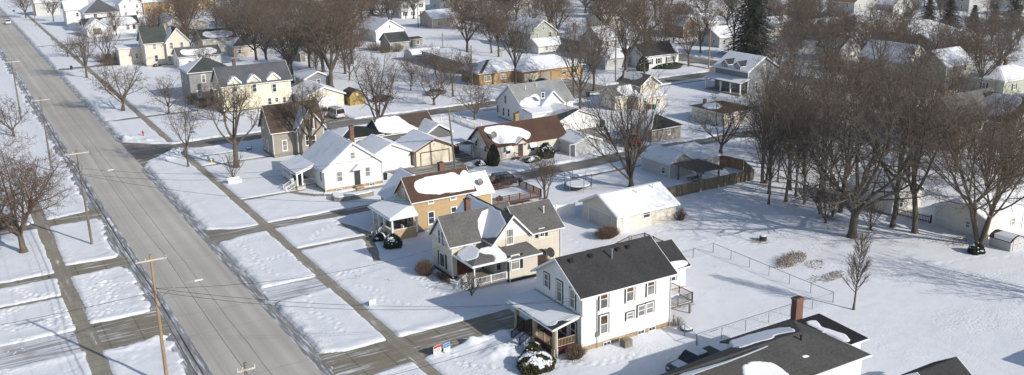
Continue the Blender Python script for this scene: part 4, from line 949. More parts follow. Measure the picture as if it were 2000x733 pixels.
h.block(41.3, 279.5, 47.1, 285.0, 4.6, 0.25, 'x', 0.3, 'flat', wall='s_cream', roof='r_green', key='l'); h.snow('lS'); h.win('S', 279.5, 45.8, 2.4, 0.9, 1.5, pane='blind')
h.done()

def quick(label, x, y, dx, dy, eave, rise, axis='x', kind='gable', wall='white', roof='grey', snow='full', ws=2, ww=1, storeys=1, oh=0.4, chim=None, gd=None, name='house', cat='house', shut=None, group=None, base=None, door=False, panew=None):
    h = House(name, label, (x, y), cat, group)
    h.block(x, y, x+dx, y+dy, eave, rise, axis, oh, kind, wall='s_'+wall if 's_'+wall in M else wall, roof='r_'+roof, key='m', base=base)
    pl = [k for k in h.planes]
    if snow == 'full':
        for k in pl: h.snow(k, None, 0.14)
    elif snow == 'thin':
        for k in pl: h.snow(k, None, 0.12, m='thin_snow')
    elif snow == 'patch':
        for k in pl:
            if k[-1] in 'SW': h.snow(k, [(0.1, 0.05), (0.9, 0.05), (0.93, 0.6), (0.7, 0.8), (0.4, 0.7), (0.12, 0.8)], 0.14, 0.08)
            else: h.snow(k, None, 0.14)
    elif snow == 'west':
        for k in pl:
            if k[-1] in 'WN': h.snow(k, None, 0.14)
    elif snow == 'south':
        for k in pl:
            if k[-1] in 'SN': h.snow(k, None, 0.14)
    for st in range(storeys):
        zc = (1.6 if storeys == 1 else 1.7)+st*2.75
        if zc+0.8 > eave: zc = eave-0.95
        for i in range(ws): h.win('S', y, x+dx*(i+0.5)/ws+h.rng.uniform(-.3, .3), zc, 0.95, 1.45 if storeys > 1 else 1.25, shut=shut)
        for i in range(ww): h.win('W', x, y+dy*(i+0.5)/ww+h.rng.uniform(-.3, .3), zc, 0.95, 1.45 if storeys > 1 else 1.25, shut=shut)
    if kind == 'gable' and rise > 2.4:
        if axis == 'x': h.win('W', x, y+dy/2, eave+rise*0.32, 0.75, 1.1)
        else: h.win('S', y, x+dx/2, eave+rise*0.32, 0.75, 1.1)
    if chim: h.chimney(*chim)
    if gd:
        for face, a, wd in gd: h.gdoor(face, y if face == 'S' else x, a, wd, min(2.15, eave-0.25), m='white_trim')
    if door: h.door('S', y, x+dx*0.5, 0.1, 0.95, 2.0)
    h.done(); return h
# ---- garages and houses of the middle distance
h = House('garage', 'cream detached garage with a clean snow-covered gable roof behind the beige house', (74, 95), 'garage')
h.block(69.4, 91.45, 78.9, 98.95, 2.5, 1.75, 'x', 0.45, wall='s_palecream', roof='r_grey', key='m', ohg=0.35); h.snow('mS', None, 0.16); h.snow('mN', None, 0.16)
h.gdoor('W', 69.4, 95.0, 4.9, 2.1, m='s_greywhite')
g7 = lambda x, y: (1000+x/2.932, 250+y/2.932)
a_, z_ = ony(*g7(652, 550), 91.45); h.door('S', 91.45, a_, 0.08, 0.95, 2.0); h.wpx('S', 91.45, *g7(770, 493), 1.1, 0.95, pane='glass', case=0.07)
h.vent(74.5, 94.0, 3.8, 4.5); h.vent(77.4, 94.3, 3.9, 4.6)
h.done()
h = House('garage', 'cream garage with brown-trimmed wide door and thin snow on its roof', (66, 140), 'garage')
h.block(62.5, 135.8, 69.4, 143.3, 2.6, 1.55, 'y', 0.35, wall='s_cream', roof='r_dkbrown', key='m', trim='brown_trim'); h.snow('mW', None, 0.1, m='thin_snow'); h.snow('mE')
h.gdoor('S', 135.8, 65.95, 5.0, 2.1, m='s_cream', frame='brown_trim'); h.win('S', 135.8, 65.95, 3.35, 0.4, 0.4, rail=False)
# carport on its side
h.p('carport_roof', 'lightgrey' if 0 else 'r_grey').slab([(69.5, 135.6, 2.45), (73.0, 135.6, 2.35), (73.0, 142.0, 2.35), (69.5, 142.0, 2.45)], 0.08)
h.p('carport_snow', 'thin_snow', 'carport_roof').slab([(69.55, 136.6, 2.56), (72.95, 137.5, 2.46), (72.95, 142.0, 2.46), (69.55, 142.0, 2.56)], 0.08)
for y in (135.8, 141.8): h.one('carport_post', MB().box(72.8, 72.92, y-.06, y+.06, -.1, 2.34), 'white_trim')
h.one('carport_cabinet', MB().box(71.6, 72.5, 139.8, 140.8, -.1, 1.9).box(71.55, 72.55, 139.75, 140.85, 1.903, 1.96), 'brown_trim')
h.done()
h = House('garage', 'white garage with plain overhead door between the cottage and the cream garage', (59, 140), 'garage')
h.block(55.4, 136.6, 61.9, 144.0, 2.7, 1.5, 'y', 0.3, wall='s_white', roof='r_grey', key='m'); h.snow('mW', None, 0.11, m='thin_snow'); h.snow('mE'); h.gdoor('S', 136.6, 58.9, 4.9, 2.2, m='s_white'); h.done()
h = House('house', 'small brown-grey house with snowy roof and vertical tan gable boards behind the garages', (68, 150))
h.block(62.2, 148.2, 72.0, 154.6, 3.1, 2.1, 'x', 0.4, wall='s_dkgrey', roof='r_dkbrown', key='m'); h.snow('mS', [(0, 0.0), (0.75, 0.0), (0.6, 0.3), (0.5, 0.75), (0.45, 1), (0, 1)], 0.1, 0.05, m='thin_snow', smooth=1); h.snow('mN')
h.block(68.6, 144.6, 73.6, 149.5, 2.8, 1.5, 'y', 0.3, wall='s_shingles', roof='r_dkbrown', key='g'); h.snow('gE')
h.snow('gW', None, 0.1, m='thin_snow'); h.win('W', 62.2, 150.6, 1.8, 0.8, 1.1); h.win('S', 148.2, 66.0, 1.7, 0.9, 1.1); h.done()
h = House('house', 'low white annex with black flat roof behind the cottage chimney', (60, 148))
h.block(54.3, 147.0, 61.5, 153.2, 3.4, 1.3, 'x', 0.35, 'hip', wall='s_white', roof='r_black', key='m'); h.snow('mW'); h.win('S', 147.0, 57.5, 1.8, 0.9, 1.2); h.win('S', 147.0, 60.0, 1.8, 0.8, 1.0, pane='blind')
h.done()
h = House('house', 'cream bungalow with brown roof, striped window awnings and a big oval of roof snow', (79, 134))
h.block(73.4, 130.9, 88.0, 137.2, 2.95, 2.5, 'x', 0.4, wall='s_palecream', roof='r_brown', key='m', trim='brown_trim', base=(0.3, 'block'))
h.snow('mS', h.px('mS', [(985, 250), (1100, 222), (1220, 220), (1340, 240), (1430, 280), (1452, 312), (1420, 358), (1330, 382), (1240, 388), (1120, 402), (1060, 330)], (740, 200), 4.887), 0.2, 0.035, smooth=1); h.snow('mN')
K4 = lambda x, y: (740+x/4.887, 200+y/4.887); K1 = lambda x, y: (1000+x/6.11, 270+y/6.11)
def awning(f, plane, px, py, w=1.35):
    a, z = (ony if f == 'S' else onx)(px, py, plane); g = h._fp(f, plane); mb = MB()
    n = 7
    for i in range(n):
        u0 = a-w/2+w*i/n; u1 = u0+w/n*0.96
        mb.hexa([g(u0, 0.02, z+0.5), g(u1, 0.02, z+0.5), g(u1, 0.75, z-0.12), g(u0, 0.75, z-0.12)], [g(u0, 0.02, z+0.54), g(u1, 0.02, z+0.54), g(u1, 0.75, z-0.08), g(u0, 0.75, z-0.08)])
    sn = MB(); sn.hexa([g(a-w/2, 0.03, z+0.545), g(a+w/2, 0.03, z+0.545), g(a+w/2, 0.5, z+0.16), g(a-w/2, 0.5, z+0.16)], [g(a-w/2+.05, 0.03, z+0.64), g(a+w/2-.05, 0.03, z+0.64), g(a+w/2-.05, 0.42, z+0.3), g(a-w/2+.05, 0.42, z+0.3)])
    h.one('window_awning', mb, 'white_trim', [('awning_snow', sn, 'snow')]); h.win(f, plane, a, z-0.35, 1.05, 1.1, pane='glass')
awning('S', 130.9, *K4(1232, 445)); awning('S', 130.9, *K1(240, 90)); awning('W', 73.4, *K4(1020, 425), 1.2); awning('W', 73.4, *K4(930, 370), 1.2)
a_, z_ = ony(*K4(1350, 460), 130.9); h.door('S', 130.9, a_, 0.35, 1.0, 2.05, 'brown_trim', glass='glass')
h.block(a_-1.1, 130.2, a_+1.1, 132.0, 2.75, 0.75, 'y', 0.2, wall='s_palecream', roof='r_brown', key='p', z0=2.62, trim='brown_trim', part='entry_gable', rpart='entry_roof'); h.snow('pW', None, 0.1)
h.one('porch_steps', MB().box(a_-1.2, a_+1.2, 129.4, 130.88, -0.1, 0.33).box(a_-1.2, a_+1.2, 128.9, 129.4, -0.1, 0.17), 'porch_grey')
r_ = MB(); railing(r_, (a_-1.15, 129.5), (a_-1.15, 130.85), 0.33, 0.85, bal=0.02, post=0.04); h.one('porch_railing', r_, 'black')
r_ = MB(); railing(r_, (72.2, 134.2), (73.3, 134.2), 0.5, 0.85); h.one('porch_railing', r_, 'white_trim')
h.chimney(81.6, 136.0, 4.0, 6.4, 0.7, 0.7, 'tan_brick'); h.dish(74.6, 131.5, 3.1, 4.5, R(-100), 0.5, 'block'); h.done()
h = House('shed', 'weathered white board shed with snow on its gable roof beside the alley', (89, 129), 'shed')
h.block(86.9, 126.1, 92.0, 131.6, 2.3, 0.95, 'y', 0.25, wall='s_greywhite', roof='r_grey', key='m'); h.snow('mW', None, 0.14); h.snow('mE', None, 0.14)
h.wpx('W', 86.9, *K1(575, 57), 0.6, 0.7, rail=False); h.win('S', 126.1, 90.6, 2.5, 0.3, 0.35, rail=False); h.done()
h = House('house', 'white house with pale grey gable roof and snowy cross gable facing the camera', (96, 156))
h.block(92.0, 151.0, 103.5, 160.4, 3.7, 3.4, 'x', 0.3, wall='s_white', roof='r_lightgrey', key='m', base=(0.4, 'block'))
h.block(96.2, 150.4, 100.6, 156.0, 3.9, 2.2, 'y', 0.35, wall='s_white', roof='r_lightgrey', key='g', base=(0.4, 'block'))
h.block(92.02, 147.5, 98.0, 151.0, 2.9, 0.55, 'x', 0.25, 'flat', wall='s_white', roof='r_lightgrey', key='l'); h.snow('lS')
h.snow('gW', None, 0.14); h.snow('gE', None, 0.14); h.snow('mS', [(0.0, 0.0), (0.42, 0.0), (0.42, 0.55), (0.25, 0.42), (0.0, 0.28)], 0.13, 0.05); h.snow('mN')
Z6 = lambda x, y: (940+x/4.887, 140+y/4.887)
for x, y in ((232, 265), (160, 355), (215, 380), (262, 392), (353, 412)): h.wpx('W', 92.0, *Z6(x, y), 0.85, 1.6, pane='glass')
h.wpx('S', 150.4, *Z6(587, 225), 0.85, 1.1); h.vent(94.6, 154.0, 6.2, 6.9); h.vent(97.5, 154.6, 6.4, 7.1); h.done()
h = House('garage', 'white two-door garage with half-bare dark green roof at the alley', (99, 146), 'garage')
h.block(94.6, 142.4, 103.0, 153.0, 2.2, 1.6, 'y', 0.35, wall='s_white', roof='r_green', key='m'); h.snow('mE')
h.snow('mW', [(0.30, -0.01), (1.0, -0.01), (1.0, 1.0), (0.08, 1.0), (0.10, 0.93), (0.28, 0.8), (0.40, 0.55), (0.38, 0.25)], 0.14, 0.05, smooth=1)
h.gdoor('S', 142.4, 97.9, 3.0, 1.9); h.gdoor('S', 142.4, 101.2, 2.6, 1.9); h.win('S', 142.4, 95.4, 1.4, 0.5, 0.7)
for x, y in ((518, 475), (622, 498)): h.wpx('W', 94.6, *Z6(x, y), 0.7, 1.1)
h.done()
h = House('house', 'beige house of two joined gables with bins by its right wall across the empty lot', (119, 152))
h.block(114.3, 151.8, 121.0, 156.8, 3.1, 1.5, 'x', 0.3, wall='s_beige', roof='r_grey', key='l', base=(0.3, 'block'))
h.snow('lS', [(0.25, 0.0), (1.0, 0.0), (1.0, 0.85), (0.6, 0.9), (0.33, 0.9), (0.22, 0.4)], 0.16, 0.06)
h.block(120.3, 151.2, 125.2, 158.5, 4.7, 1.75, 'y', 0.4, wall='s_beige', roof='r_charcoal', key='t', base=(0.3, 'block')); h.snow('tW', [(0.25, 0.4), (1, 0.3), (1, 1), (0.3, 1)], 0.12, 0.06); h.snow('tE')
h.block(118.3, 149.3, 125.1, 151.8, 2.5, 0.35, 'x', 0.3, 'flat', wall='s_beige', roof='r_grey', key='p'); h.snow('pS', None, 0.14)
L7 = lambda x, y: (1150+x/4.887, 120+y/4.887)
h.wpx('S', 151.2, *L7(563, 215), 0.75, 1.4); h.wpx('W', 114.3, *L7(162, 378), 0.8, 1.5); h.wpx('W', 114.3, *L7(160, 280), 0.5, 0.6, rail=False); h.win('S', 149.3, 120.0, 1.4, 0.8, 1.1); h.win('S', 149.3, 123.4, 1.4, 0.8, 1.1)
h.chimney(121.0, 157.6, 5, 6.8, 0.6, 0.6, 'block'); h.done()
h = House('garage', 'small tan garage with a bare black pyramid roof behind the fine-branched tree', (107, 130), 'garage')
h.block(103.2, 126.4, 109.7, 132.4, 2.35, 1.9, 'x', 0.35, 'hip', wall='s_shingles', roof='r_black', key='m'); h.snow('mW', None, 0.1, m='thin_snow'); h.snow('mN'); h.gdoor('W', 103.2, 129.4, 4.0, 2.0, m='s_greywhite'); h.win('S', 126.4, 107, 1.5, 0.7, 0.8); h.done()
h = House('garage', 'low cream garage with brown hip roof around a snow patch', (126, 133), 'garage')
h.block(121.6, 128.4, 129.2, 137.0, 2.6, 1.2, 'y', 0.45, 'hip', wall='s_palecream', roof='r_dkbrown', key='m')
h.snow('mW', [(0.2, 0.12), (0.75, 0.12), (0.66, 0.75), (0.3, 0.75)], 0.14, 0.06); h.win('S', 128.4, 124.0, 1.5, 0.9, 1.0); h.win('S', 128.4, 127.4, 1.5, 0.9, 1.0)
h.chimney(123.3, 135.4, 2.8, 4.0, 0.5, 0.5); h.done()
h = House('house', 'blue-grey house with two snowy dormers and a wrapped porch beside the avenue corner', (152, 153))
h.block(147.0, 148.2, 156.0, 158.5, 5.2, 2.7, 'y', 0.4, wall='s_bluegrey', roof='r_charcoal', key='m'); h.snow('mW', None, 0.13); h.snow('mE')
for i, y in enumerate((151.4, 155.2)):
    h.block(146.8, y-1.0, 149.5, y+1.0, 6.1, 0.8, 'x', 0.25, wall='s_bluegrey', roof='r_charcoal', key='d%d' % i, z0=5.0, part='dormer_wall#%d' % i, rpart='dormer_roof#%d' % i); h.snow('d%dN' % i, None, 0.1, part='dormer_snow', parent='dormer_roof#%d' % i); h.win('W', 146.8, y, 5.75, 0.7, 1.1)
P = [(144.3, 147.6, 2.7), (147.0, 147.6, 3.4), (147.0, 159.0, 3.4), (144.3, 159.0, 2.7)]
h.p('porch_roof', 'r_charcoal').slab(P, 0.1); h.p('porch_snow', 'snow', 'porch_roof').slab([(p[0], p[1], p[2]+0.115) for p in P], 0.13)
for y in (148, 151, 154, 158.6): h.one('porch_column', MB().box(144.5, 144.75, y-.12, y+.12, -.1, 2.72), 'white_trim')
h.p('porch_floor', 'porch_grey').box(144.4, 146.99, 147.8, 158.8, 0.1, 0.4)
for y in (149.4, 152.4, 156.5): h.win('W', 147.0, y, 1.9, 0.9, 1.6)
for x, z in ((149.5, 1.9), (153.5, 1.9), (151.5, 5.6)): h.win('S', 148.2, x, z, 0.9, 1.6)
h.done()
h = House('house', 'white bungalow with dark roof and shutters behind a clipped hedge at the avenue', (155, 190))
h.block(150.5, 188.0, 161.6, 196.0, 3.4, 2.5, 'x', 0.4, wall='s_white', roof='r_charcoal', key='m'); h.snow('mS', [(0.86, 0.05), (1.0, 0.0), (1.0, 0.95), (0.97, 0.95)], 0.12, 0.03); h.snow('mN')
h.win('S', 188.0, 158.8, 1.8, 1.9, 1.4, shut='black', bars=2); h.win('S', 188.0, 155.2, 1.8, 1.0, 1.4, shut='black'); h.win('S', 188.0, 152.4, 1.8, 1.0, 1.4, shut='black'); h.done()
h = House('house', 'long brown brick ranch house with snowy hip roofs and attached two-bay garage', (117, 196))
h.block(105.8, 192.6, 116.2, 201.5, 2.9, 2.3, 'x', 0.5, 'hip', wall='tan_brick', roof='r_dkbrown', key='a'); h.block(115.6, 189.3, 132.6, 199.5, 2.9, 2.4, 'x', 0.5, 'hip', wall='tan_brick', roof='r_dkbrown', key='b', trim='brown_trim')
h.snow('aW', None, 0.14); h.snow('aN'); h.snow('aS', [(0.1, 0.02), (0.99, 0.02), (0.72, 0.97), (0.5, 0.97)], 0.14, 0.03, smooth=0); h.snow('bS', None, 0.15); h.snow('bW', None, 0.14); h.snow('bN')
h.gdoor('S', 189.3, 118.6, 2.7, 2.3, m='s_cream', frame='brown_trim'); h.gdoor('S', 189.3, 122.0, 2.7, 2.3, m='s_shingles', frame='brown_trim'); h.door('S', 189.3, 116.6, 0.1, 0.9, 2.05, 's_cream')
h.win('S', 192.6, 112.2, 1.7, 1.5, 1.1, bars=1); h.win('S', 192.6, 108.0, 1.6, 1.8, 1.3, bars=2); h.win('W', 105.8, 196.5, 1.8, 1.2, 1.1); h.win('S', 189.3, 127.2, 1.7, 1.3, 1.2); h.win('S', 189.3, 130.4, 1.7, 1.3, 1.2)
h.done()
h = House('house', 'weathered white outbuilding with two snowy roof levels beside the dark pergola', (96, 110), 'house')
h.block(91.1, 107.2, 95.8, 114.0, 2.4, 1.35, 'y', 0.25, wall='s_greywhite', roof='r_grey', key='a'); h.snow('aW', None, 0.11, m='thin_snow'); h.snow('aE')
h.block(95.8, 107.1, 101.0, 113.0, 2.3, 0.75, 'x', 0.3, 'flat', wall='s_greywhite', roof='r_grey', key='b'); h.snow('bS', None, 0.1, m='thin_snow')
h.win('W', 91.1, 108.6, 1.1, 0.9, 1.1); h.win('S', 107.2, 94.8, 1.5, 0.6, 0.7); h.door('S', 107.1, 99.0, 0.05, 0.9, 1.95, 's_greywhite'); h.done()
# bottom-right house, seen mostly as roof
h = House('house', 'dark-roofed white house with tall brick chimney in the lower right corner of the view', (57, 50))
h.p('wall', 's_white').box(41.5, 60.4, 46.45, 50.4, -.2, 4.5).box(52.7, 60.4, 50.4, 54.0, -.2, 4.48)
k = 1.34/4.2; zE = 4.46; zR = 5.8; zW = zR-k*2.0
h.planes.update(sS=[(41, 46.0, zE), (60.85, 46.0, zE), (57.2, 50.2, zR), (41, 50.2, zR)], nE=[(60.85, 54.4, zE), (52.3, 54.4, zE), (52.3, 50.2, zR), (57.2, 50.2, zR)], nW=[(52.3, 52.0, zR-k*1.8), (41, 50.55, zR-k*.35), (41, 50.2, zR), (52.3, 50.2, zR)], hE=[(60.85, 46.0, zE), (60.85, 54.4, zE), (57.2, 50.2, zR)])
rf = h.p('roof', 'r_weathered')
for kk in ('sS', 'nE', 'nW', 'hE'): rf.hexa([(x, y, z-.12) for x, y, z in h.planes[kk]][::-1], h.planes[kk][::-1])
rt2 = h.p('roof_trim', 'white_trim', 'roof'); rt2.box(41, 60.9, 45.9, 45.985, zE-.16, zE-.01).box(60.865, 60.95, 45.9, 54.45, zE-.16, zE-.01); h.p('gutter', 'dark_green_trim', 'roof').box(52.3, 60.86, 54.415, 54.5, zE-.16, zE-.01).bar((52.3, 52.05, zR-k*1.8-.08), (41, 50.6, zR-k*.35-.08), .08, .15)
h.block(60.4, 48.7, 63.0, 53.3, 4.2, 0.28, 'x', 0.4, 'flat', wall='s_white', roof='r_black', key='e', part='wing_wall', rpart='wing_roof')
BR = lambda key, pts, t, w=0.05: h.snow(key, h.px(key, pts, (1300, 560), 4.238), t, w, smooth=1, parent='roof' if key[0] != 'e' else 'wing_roof')
BR('eS', [(1150, 300), (1180, 275), (1240, 275), (1268, 300), (1290, 335), (1400, 370), (1480, 390), (1505, 405), (1530, 450), (1490, 462), (1400, 420), (1250, 350)], 0.26)
BR('nE', [(495, 458), (620, 420), (800, 370), (1015, 328), (1095, 370), (990, 385), (920, 400), (880, 432), (780, 458), (680, 490), (580, 520)], 0.24)
BR('nW', [(80, 733), (330, 665), (560, 600), (850, 490), (830, 505), (620, 590), (440, 655), (250, 722), (150, 760)], 0.16, 0.03)
BR('sS', [(640, 655), (700, 625), (800, 612), (890, 630), (960, 680), (1030, 740), (960, 800), (700, 790), (640, 740)], 0.34)
BR('sS', [(1120, 575), (1160, 562), (1200, 575), (1180, 590), (1140, 590)], 0.12, 0.03)
h.chimney(61.1, 54.2, 3.0, 6.5, 0.85, 0.6); h.win('S', 46.45, 58.6, 2.5, 0.8, 1.2); h.win('S', 48.7, 61.8, 3.1, 0.9, 0.7)
h.vent(56.4, 49.4, 5.4, 5.95, 0.08, 'black'); h.done()
h = House('shed', 'little shed with steep grey roof at the bottom edge right of the dark-roofed house', (66, 43), 'shed')
h.block(63.2, 41.4, 67.6, 44.7, 2.3, 1.1, 'x', 0.3, wall='s_greywhite', roof='r_charcoal', key='m'); h.win('W', 63.2, 43, 1.5, 0.6, 0.7); h.done()
# right side: white garage house behind the multi-stem tree, small white house, grey house
h = House('house', 'long white single-storey building with snowy roof behind the big multi-stemmed tree', (110, 68))
h.block(104.5, 64.6, 121.0, 71.6, 2.75, 1.45, 'x', 0.3, wall='s_offwhite', roof='r_grey', key='m'); h.snow('mS', None, 0.15); h.snow('mN'); h.win('W', 104.5, 66.9, 1.5, 0.7, 0.9); h.win('S', 64.6, 110, 1.5, 0.9, 1.0); h.win('S', 64.6, 115, 1.5, 0.9, 1.0)
h.door('S', 64.6, 112.6, 0.1); h.done()
h = House('house', 'small white clapboard house with tall sash windows behind the dark picket fence', (107, 80))
h.block(103.2, 76.9, 109.0, 84.0, 2.9, 2.0, 'y', 0.35, wall='s_offwhite', roof='r_grey', key='m', base=(0.35, 'stone')); h.snow('mW', None, 0.14); h.snow('mE'); h.win('S', 76.9, 104.9, 1.7, 0.8, 1.4); h.win('S', 76.9, 107.6, 1.7, 0.8, 1.4); h.win('W', 103.2, 80.5, 1.6, 0.8, 1.2); h.done()
h = House('shed', 'small barrel-roofed metal shed with double doors at the right edge', (105, 62), 'shed')
b = h.p('wall', 's_lightgrey'); prof = [(103.3, 0), (103.3, 1.25), (103.7, 1.6), (104.3, 1.82), (104.9, 1.82), (105.5, 1.6), (105.9, 1.25), (105.9, 0)]
b.hexa([(x, 60.5, z-.05) for x, z in prof], [(x, 63.2, z-.05) for x, z in prof])
h.p('roof', 'r_dkbrown').hexa([(103.2, 60.4, 1.22), (103.65, 60.4, 1.62), (104.3, 60.4, 1.86), (104.9, 60.4, 1.86), (105.55, 60.4, 1.62), (106.0, 60.4, 1.22), (105.5, 60.4, 1.58), (104.9, 60.4, 1.79), (104.3, 60.4, 1.79), (103.7, 60.4, 1.58)], [(103.2, 63.3, 1.22), (103.65, 63.3, 1.62), (104.3, 63.3, 1.86), (104.9, 63.3, 1.86), (105.55, 63.3, 1.62), (106.0, 63.3, 1.22), (105.5, 63.3, 1.58), (104.9, 63.3, 1.79), (104.3, 63.3, 1.79), (103.7, 63.3, 1.58)])
h.p('roof_snow', 'snow', 'roof').hexa([(103.25, 60.6, 1.3), (103.68, 60.6, 1.66), (104.4, 60.6, 1.9), (104.6, 60.6, 1.92)], [(103.25, 62.6, 1.3), (103.68, 62.9, 1.66), (104.4, 62.5, 1.9), (104.6, 62.3, 1.92)])
for x in (104.15, 105.05): d = MB(); d.box(x-0.43, x+0.43, 60.44, 60.49, 0.05, 1.5); h.one('shed_door', d, 's_lightgrey', [('handle', MB().box(x-0.05, x+0.05, 60.4, 60.435, 0.8, 0.9), 'black')])
h.done()
h = House('house', 'large pale grey house with green-grey roof and snowy valley at the right edge', (146, 94))
h.block(139.5, 92.5, 152.0, 100.5, 5.0, 3.6, 'x', 0.4, wall='s_lightgrey', roof='r_grey', key='m'); h.block(146.5, 88.0, 153.5, 95, 5.0, 3.5, 'y', 0.4, wall='s_offwhite', roof='r_grey', key='g')
h.snow('gW', [(0.2, 0.25), (1, 0.0), (1, 1), (0.3, 1.0), (0.12, 0.9)], 0.15, 0.05); h.snow('mN'); h.snow('gE')
for x in (141.2, 144.5): h.win('S', 92.5, x, 4.0, 0.9, 1.5); h.win('S', 92.5, x, 1.5, 0.9, 1.4)
for x in (148.4, 151.5): h.win('S', 88.0, x, 4.2, 0.9, 1.5); h.win('S', 88.0, x, 1.6, 0.9, 1.4)
h.win('W', 139.5, 96.5, 4.0, 0.9, 1.5); h.chimney(140.6, 97.0, 7, 9.6, 0.8, 0.8); h.done()

# ---- houses farther off, each with walls, roof, snow and windows
q = quick
q('grey gabled house half hidden in the wood behind the row of tall trunks', 148, 106, 8.5, 7, 3.4, 2.6, 'x', wall='grey', roof='dkbrown', snow='thin', ws=2)
q('sage green bungalow with picture window and snowy hip roof at the right edge', 188.5, 116.5, 14, 9, 3.0, 2.2, 'x', 'hip', 'sage', 'brown', 'full', 2, 1, shut='black', chim=(197, 122, 4, 6.2))
q('tall sage grey house left of the picture-window bungalow', 184.0, 127.0, 9, 8, 5.5, 2.8, 'x', 'gable', 'sage', 'grey', 'thin', 2, 1, 2)
q('pale yellow gabled house deep in the right-hand trees', 186.0, 138.5, 7.5, 13, 4.6, 3.4, 'y', 'gable', 'yellow', 'grey', 'full', 2, 2)
q('white cottage with red chimney in the thick of the right-hand trees', 196, 166, 8, 7.5, 3.6, 3.0, 'y', 'gable', 'white', 'dkbrown', 'patch', 2, 1, chim=(198, 170, 5, 7.4))
q('dark ranch house under a wide snowy roof behind the right-hand trees', 224, 158, 19, 10, 3.0, 2.3, 'x', 'gable', 'brown', 'grey', 'full', 3, 1)
q('grey ranch house with broad snowy roof left of the small blue spruce', 236, 176, 21, 11, 3.0, 2.6, 'x', 'hip', 'dkgrey', 'grey', 'full', 3, 1)
q('pale blue-white gabled house with long snow-covered wing near the upper right', 222.5, 196, 12, 9, 3.3, 2.6, 'x', 'gable', 'lightgrey', 'grey', 'full', 2, 2)
q('low house with one long unbroken snow roof near the upper right', 246, 203, 22, 10, 3.0, 2.4, 'x', 'hip', 'offwhite', 'grey', 'full', 3, 1)
q('cream ranch with snow roof tucked behind the upper right ranches', 218, 213, 13, 9, 3.0, 2.2, 'x', 'gable', 'cream', 'grey', 'full', 2, 1)
q('tall bluish house with tan shingle roof at the top right', 275, 228, 11, 12, 5.6, 3.4, 'y', 'gable', 'lightgrey', 'tan', 'none', 2, 2, 2)
q('white house with tan roof and broad garage gable at the top right', 293, 226, 12, 10, 3.6, 3.0, 'y', 'gable', 'white', 'tan', 'west', 2, 1)
q('bluish house with high tan roof behind the dark evergreens at top right', 322, 216, 12, 13, 5.8, 3.8, 'y', 'gable', 'lightgrey', 'tan', 'none', 2, 2, 2)
q('white house with brown-edged gable at the very top right', 338, 206, 12, 12, 5.4, 3.6, 'y', 'gable', 'white', 'brown', 'west', 2, 2, 2)
q('white flat-fronted building with brown roof edge behind the blue spruce', 322, 196, 16, 9, 4.2, 1.6, 'x', 'gable', 'white', 'brown', 'full', 3, 1)
q('grey house with snowy roof across the avenue under the tall dark spruce', 190.5, 204, 11, 9, 3.1, 2.4, 'x', 'gable', 'lightgrey', 'grey', 'full', 3, 2)
q('white house with snowy roof behind the avenue trees', 204, 232, 12, 9, 3.2, 2.4, 'x', 'gable', 'offwhite', 'grey', 'full', 3, 1)
q('yellowish house with snowy roof in the trees left of the avenue', 186.5, 256, 9, 8, 3.4, 2.2, 'x', 'gable', 'cream', 'charcoal', 'patch', 2, 1)
q('white two-storey house with big snow roof behind the bare elm', 150.0, 205.5, 10, 9, 5.6, 3.0, 'x', 'gable', 'white', 'grey', 'full', 3, 2, 2)
q('small white house with snow roof in front of the bare elm trunk', 142.5, 193.5, 10.5, 8, 2.9, 1.8, 'x', 'gable', 'lightgrey', 'grey', 'full', 2, 1)
q('dark grey shaded house behind the ranch with brown chimney', 152, 218, 9, 9, 4.2, 2.8, 'y', 'gable', 'dkgrey', 'slate', 'thin', 2, 2, chim=(154, 224, 6, 8))
q('grey-green house with stepped snowy gables behind the brick ranch', 146.0, 234.5, 9, 12, 5.0, 3.2, 'y', 'gable', 'sage', 'green', 'full', 2, 2, 2)
q('white garage with snowy gable roof behind the brick ranch', 143.0, 225.5, 10, 6, 2.5, 1.6, 'x', 'gable', 'offwhite', 'grey', 'full', 2, 0, gd=(('W', 228.5, 3.2),), name='garage', cat='garage')
q('long flat tan shed with snow on its low roof left of the ranch', 110.3, 208.5, 8.0, 24, 2.9, 0.3, 'x', 'flat', 'shingles', 'grey', 'full', 1, 3, name='shed', cat='shed')
q('grey weathered shed with bare dark roof in the back yard', 111.5, 256, 6.0, 7, 3.0, 2.2, 'x', 'gable', 'lightgrey', 'green', 'none', 1, 1, name='shed', cat='shed')
q('white gabled house with snowy roof behind the dark-roofed grey shed', 116.5, 278, 9.5, 14, 3.8, 2.9, 'y', 'gable', 'white', 'grey', 'full', 2, 2)
q('brick bungalow with snowy roof at the back of the open yard', 146.5, 299, 10, 10, 3.6, 2.2, 'x', 'gable', 'pinkish', 'grey', 'thin', 2, 2)
q('white two-storey house with dark roof and black shutters at the back of the open yard', 151.0, 334.5, 10, 8, 6.6, 2.2, 'x', 'hip', 'white', 'green', 'none', 3, 1, 2, shut='black')
q('white house with snowy gable behind the wooded yard at top centre', 176, 352, 11, 9, 5.2, 2.6, 'x', 'gable', 'white', 'grey', 'full', 3, 1, 2)
q('pinkish square house with snow-edged pyramid roof behind the yellow house', 71.2, 274.6, 7.0, 7.0, 3.2, 2.6, 'x', 'hip', 'pinkish', 'green', 'west', 2, 1)
q('tan garage with plain gable under the big elm', 84.0, 254.3, 7.5, 8, 2.8, 1.6, 'y', 'gable', 'shingles', 'dkbrown', 'thin', 0, 1, gd=(('S', 87.7, 4.6),), name='garage', cat='garage')
q('tan house with snowy gable hidden among the elms at upper left', 88, 283, 9, 9, 4.4, 3.0, 'y', 'gable', 'cream', 'dkbrown', 'thin', 2, 2)
q('white low house with grey roof and long snow patch beside the cream house', 53.5, 262.5, 11, 7.2, 3.4, 1.9, 'x', 'gable', 'white', 'grey', 'patch', 2, 1, chim=(60.5, 269, 4.6, 6.4))
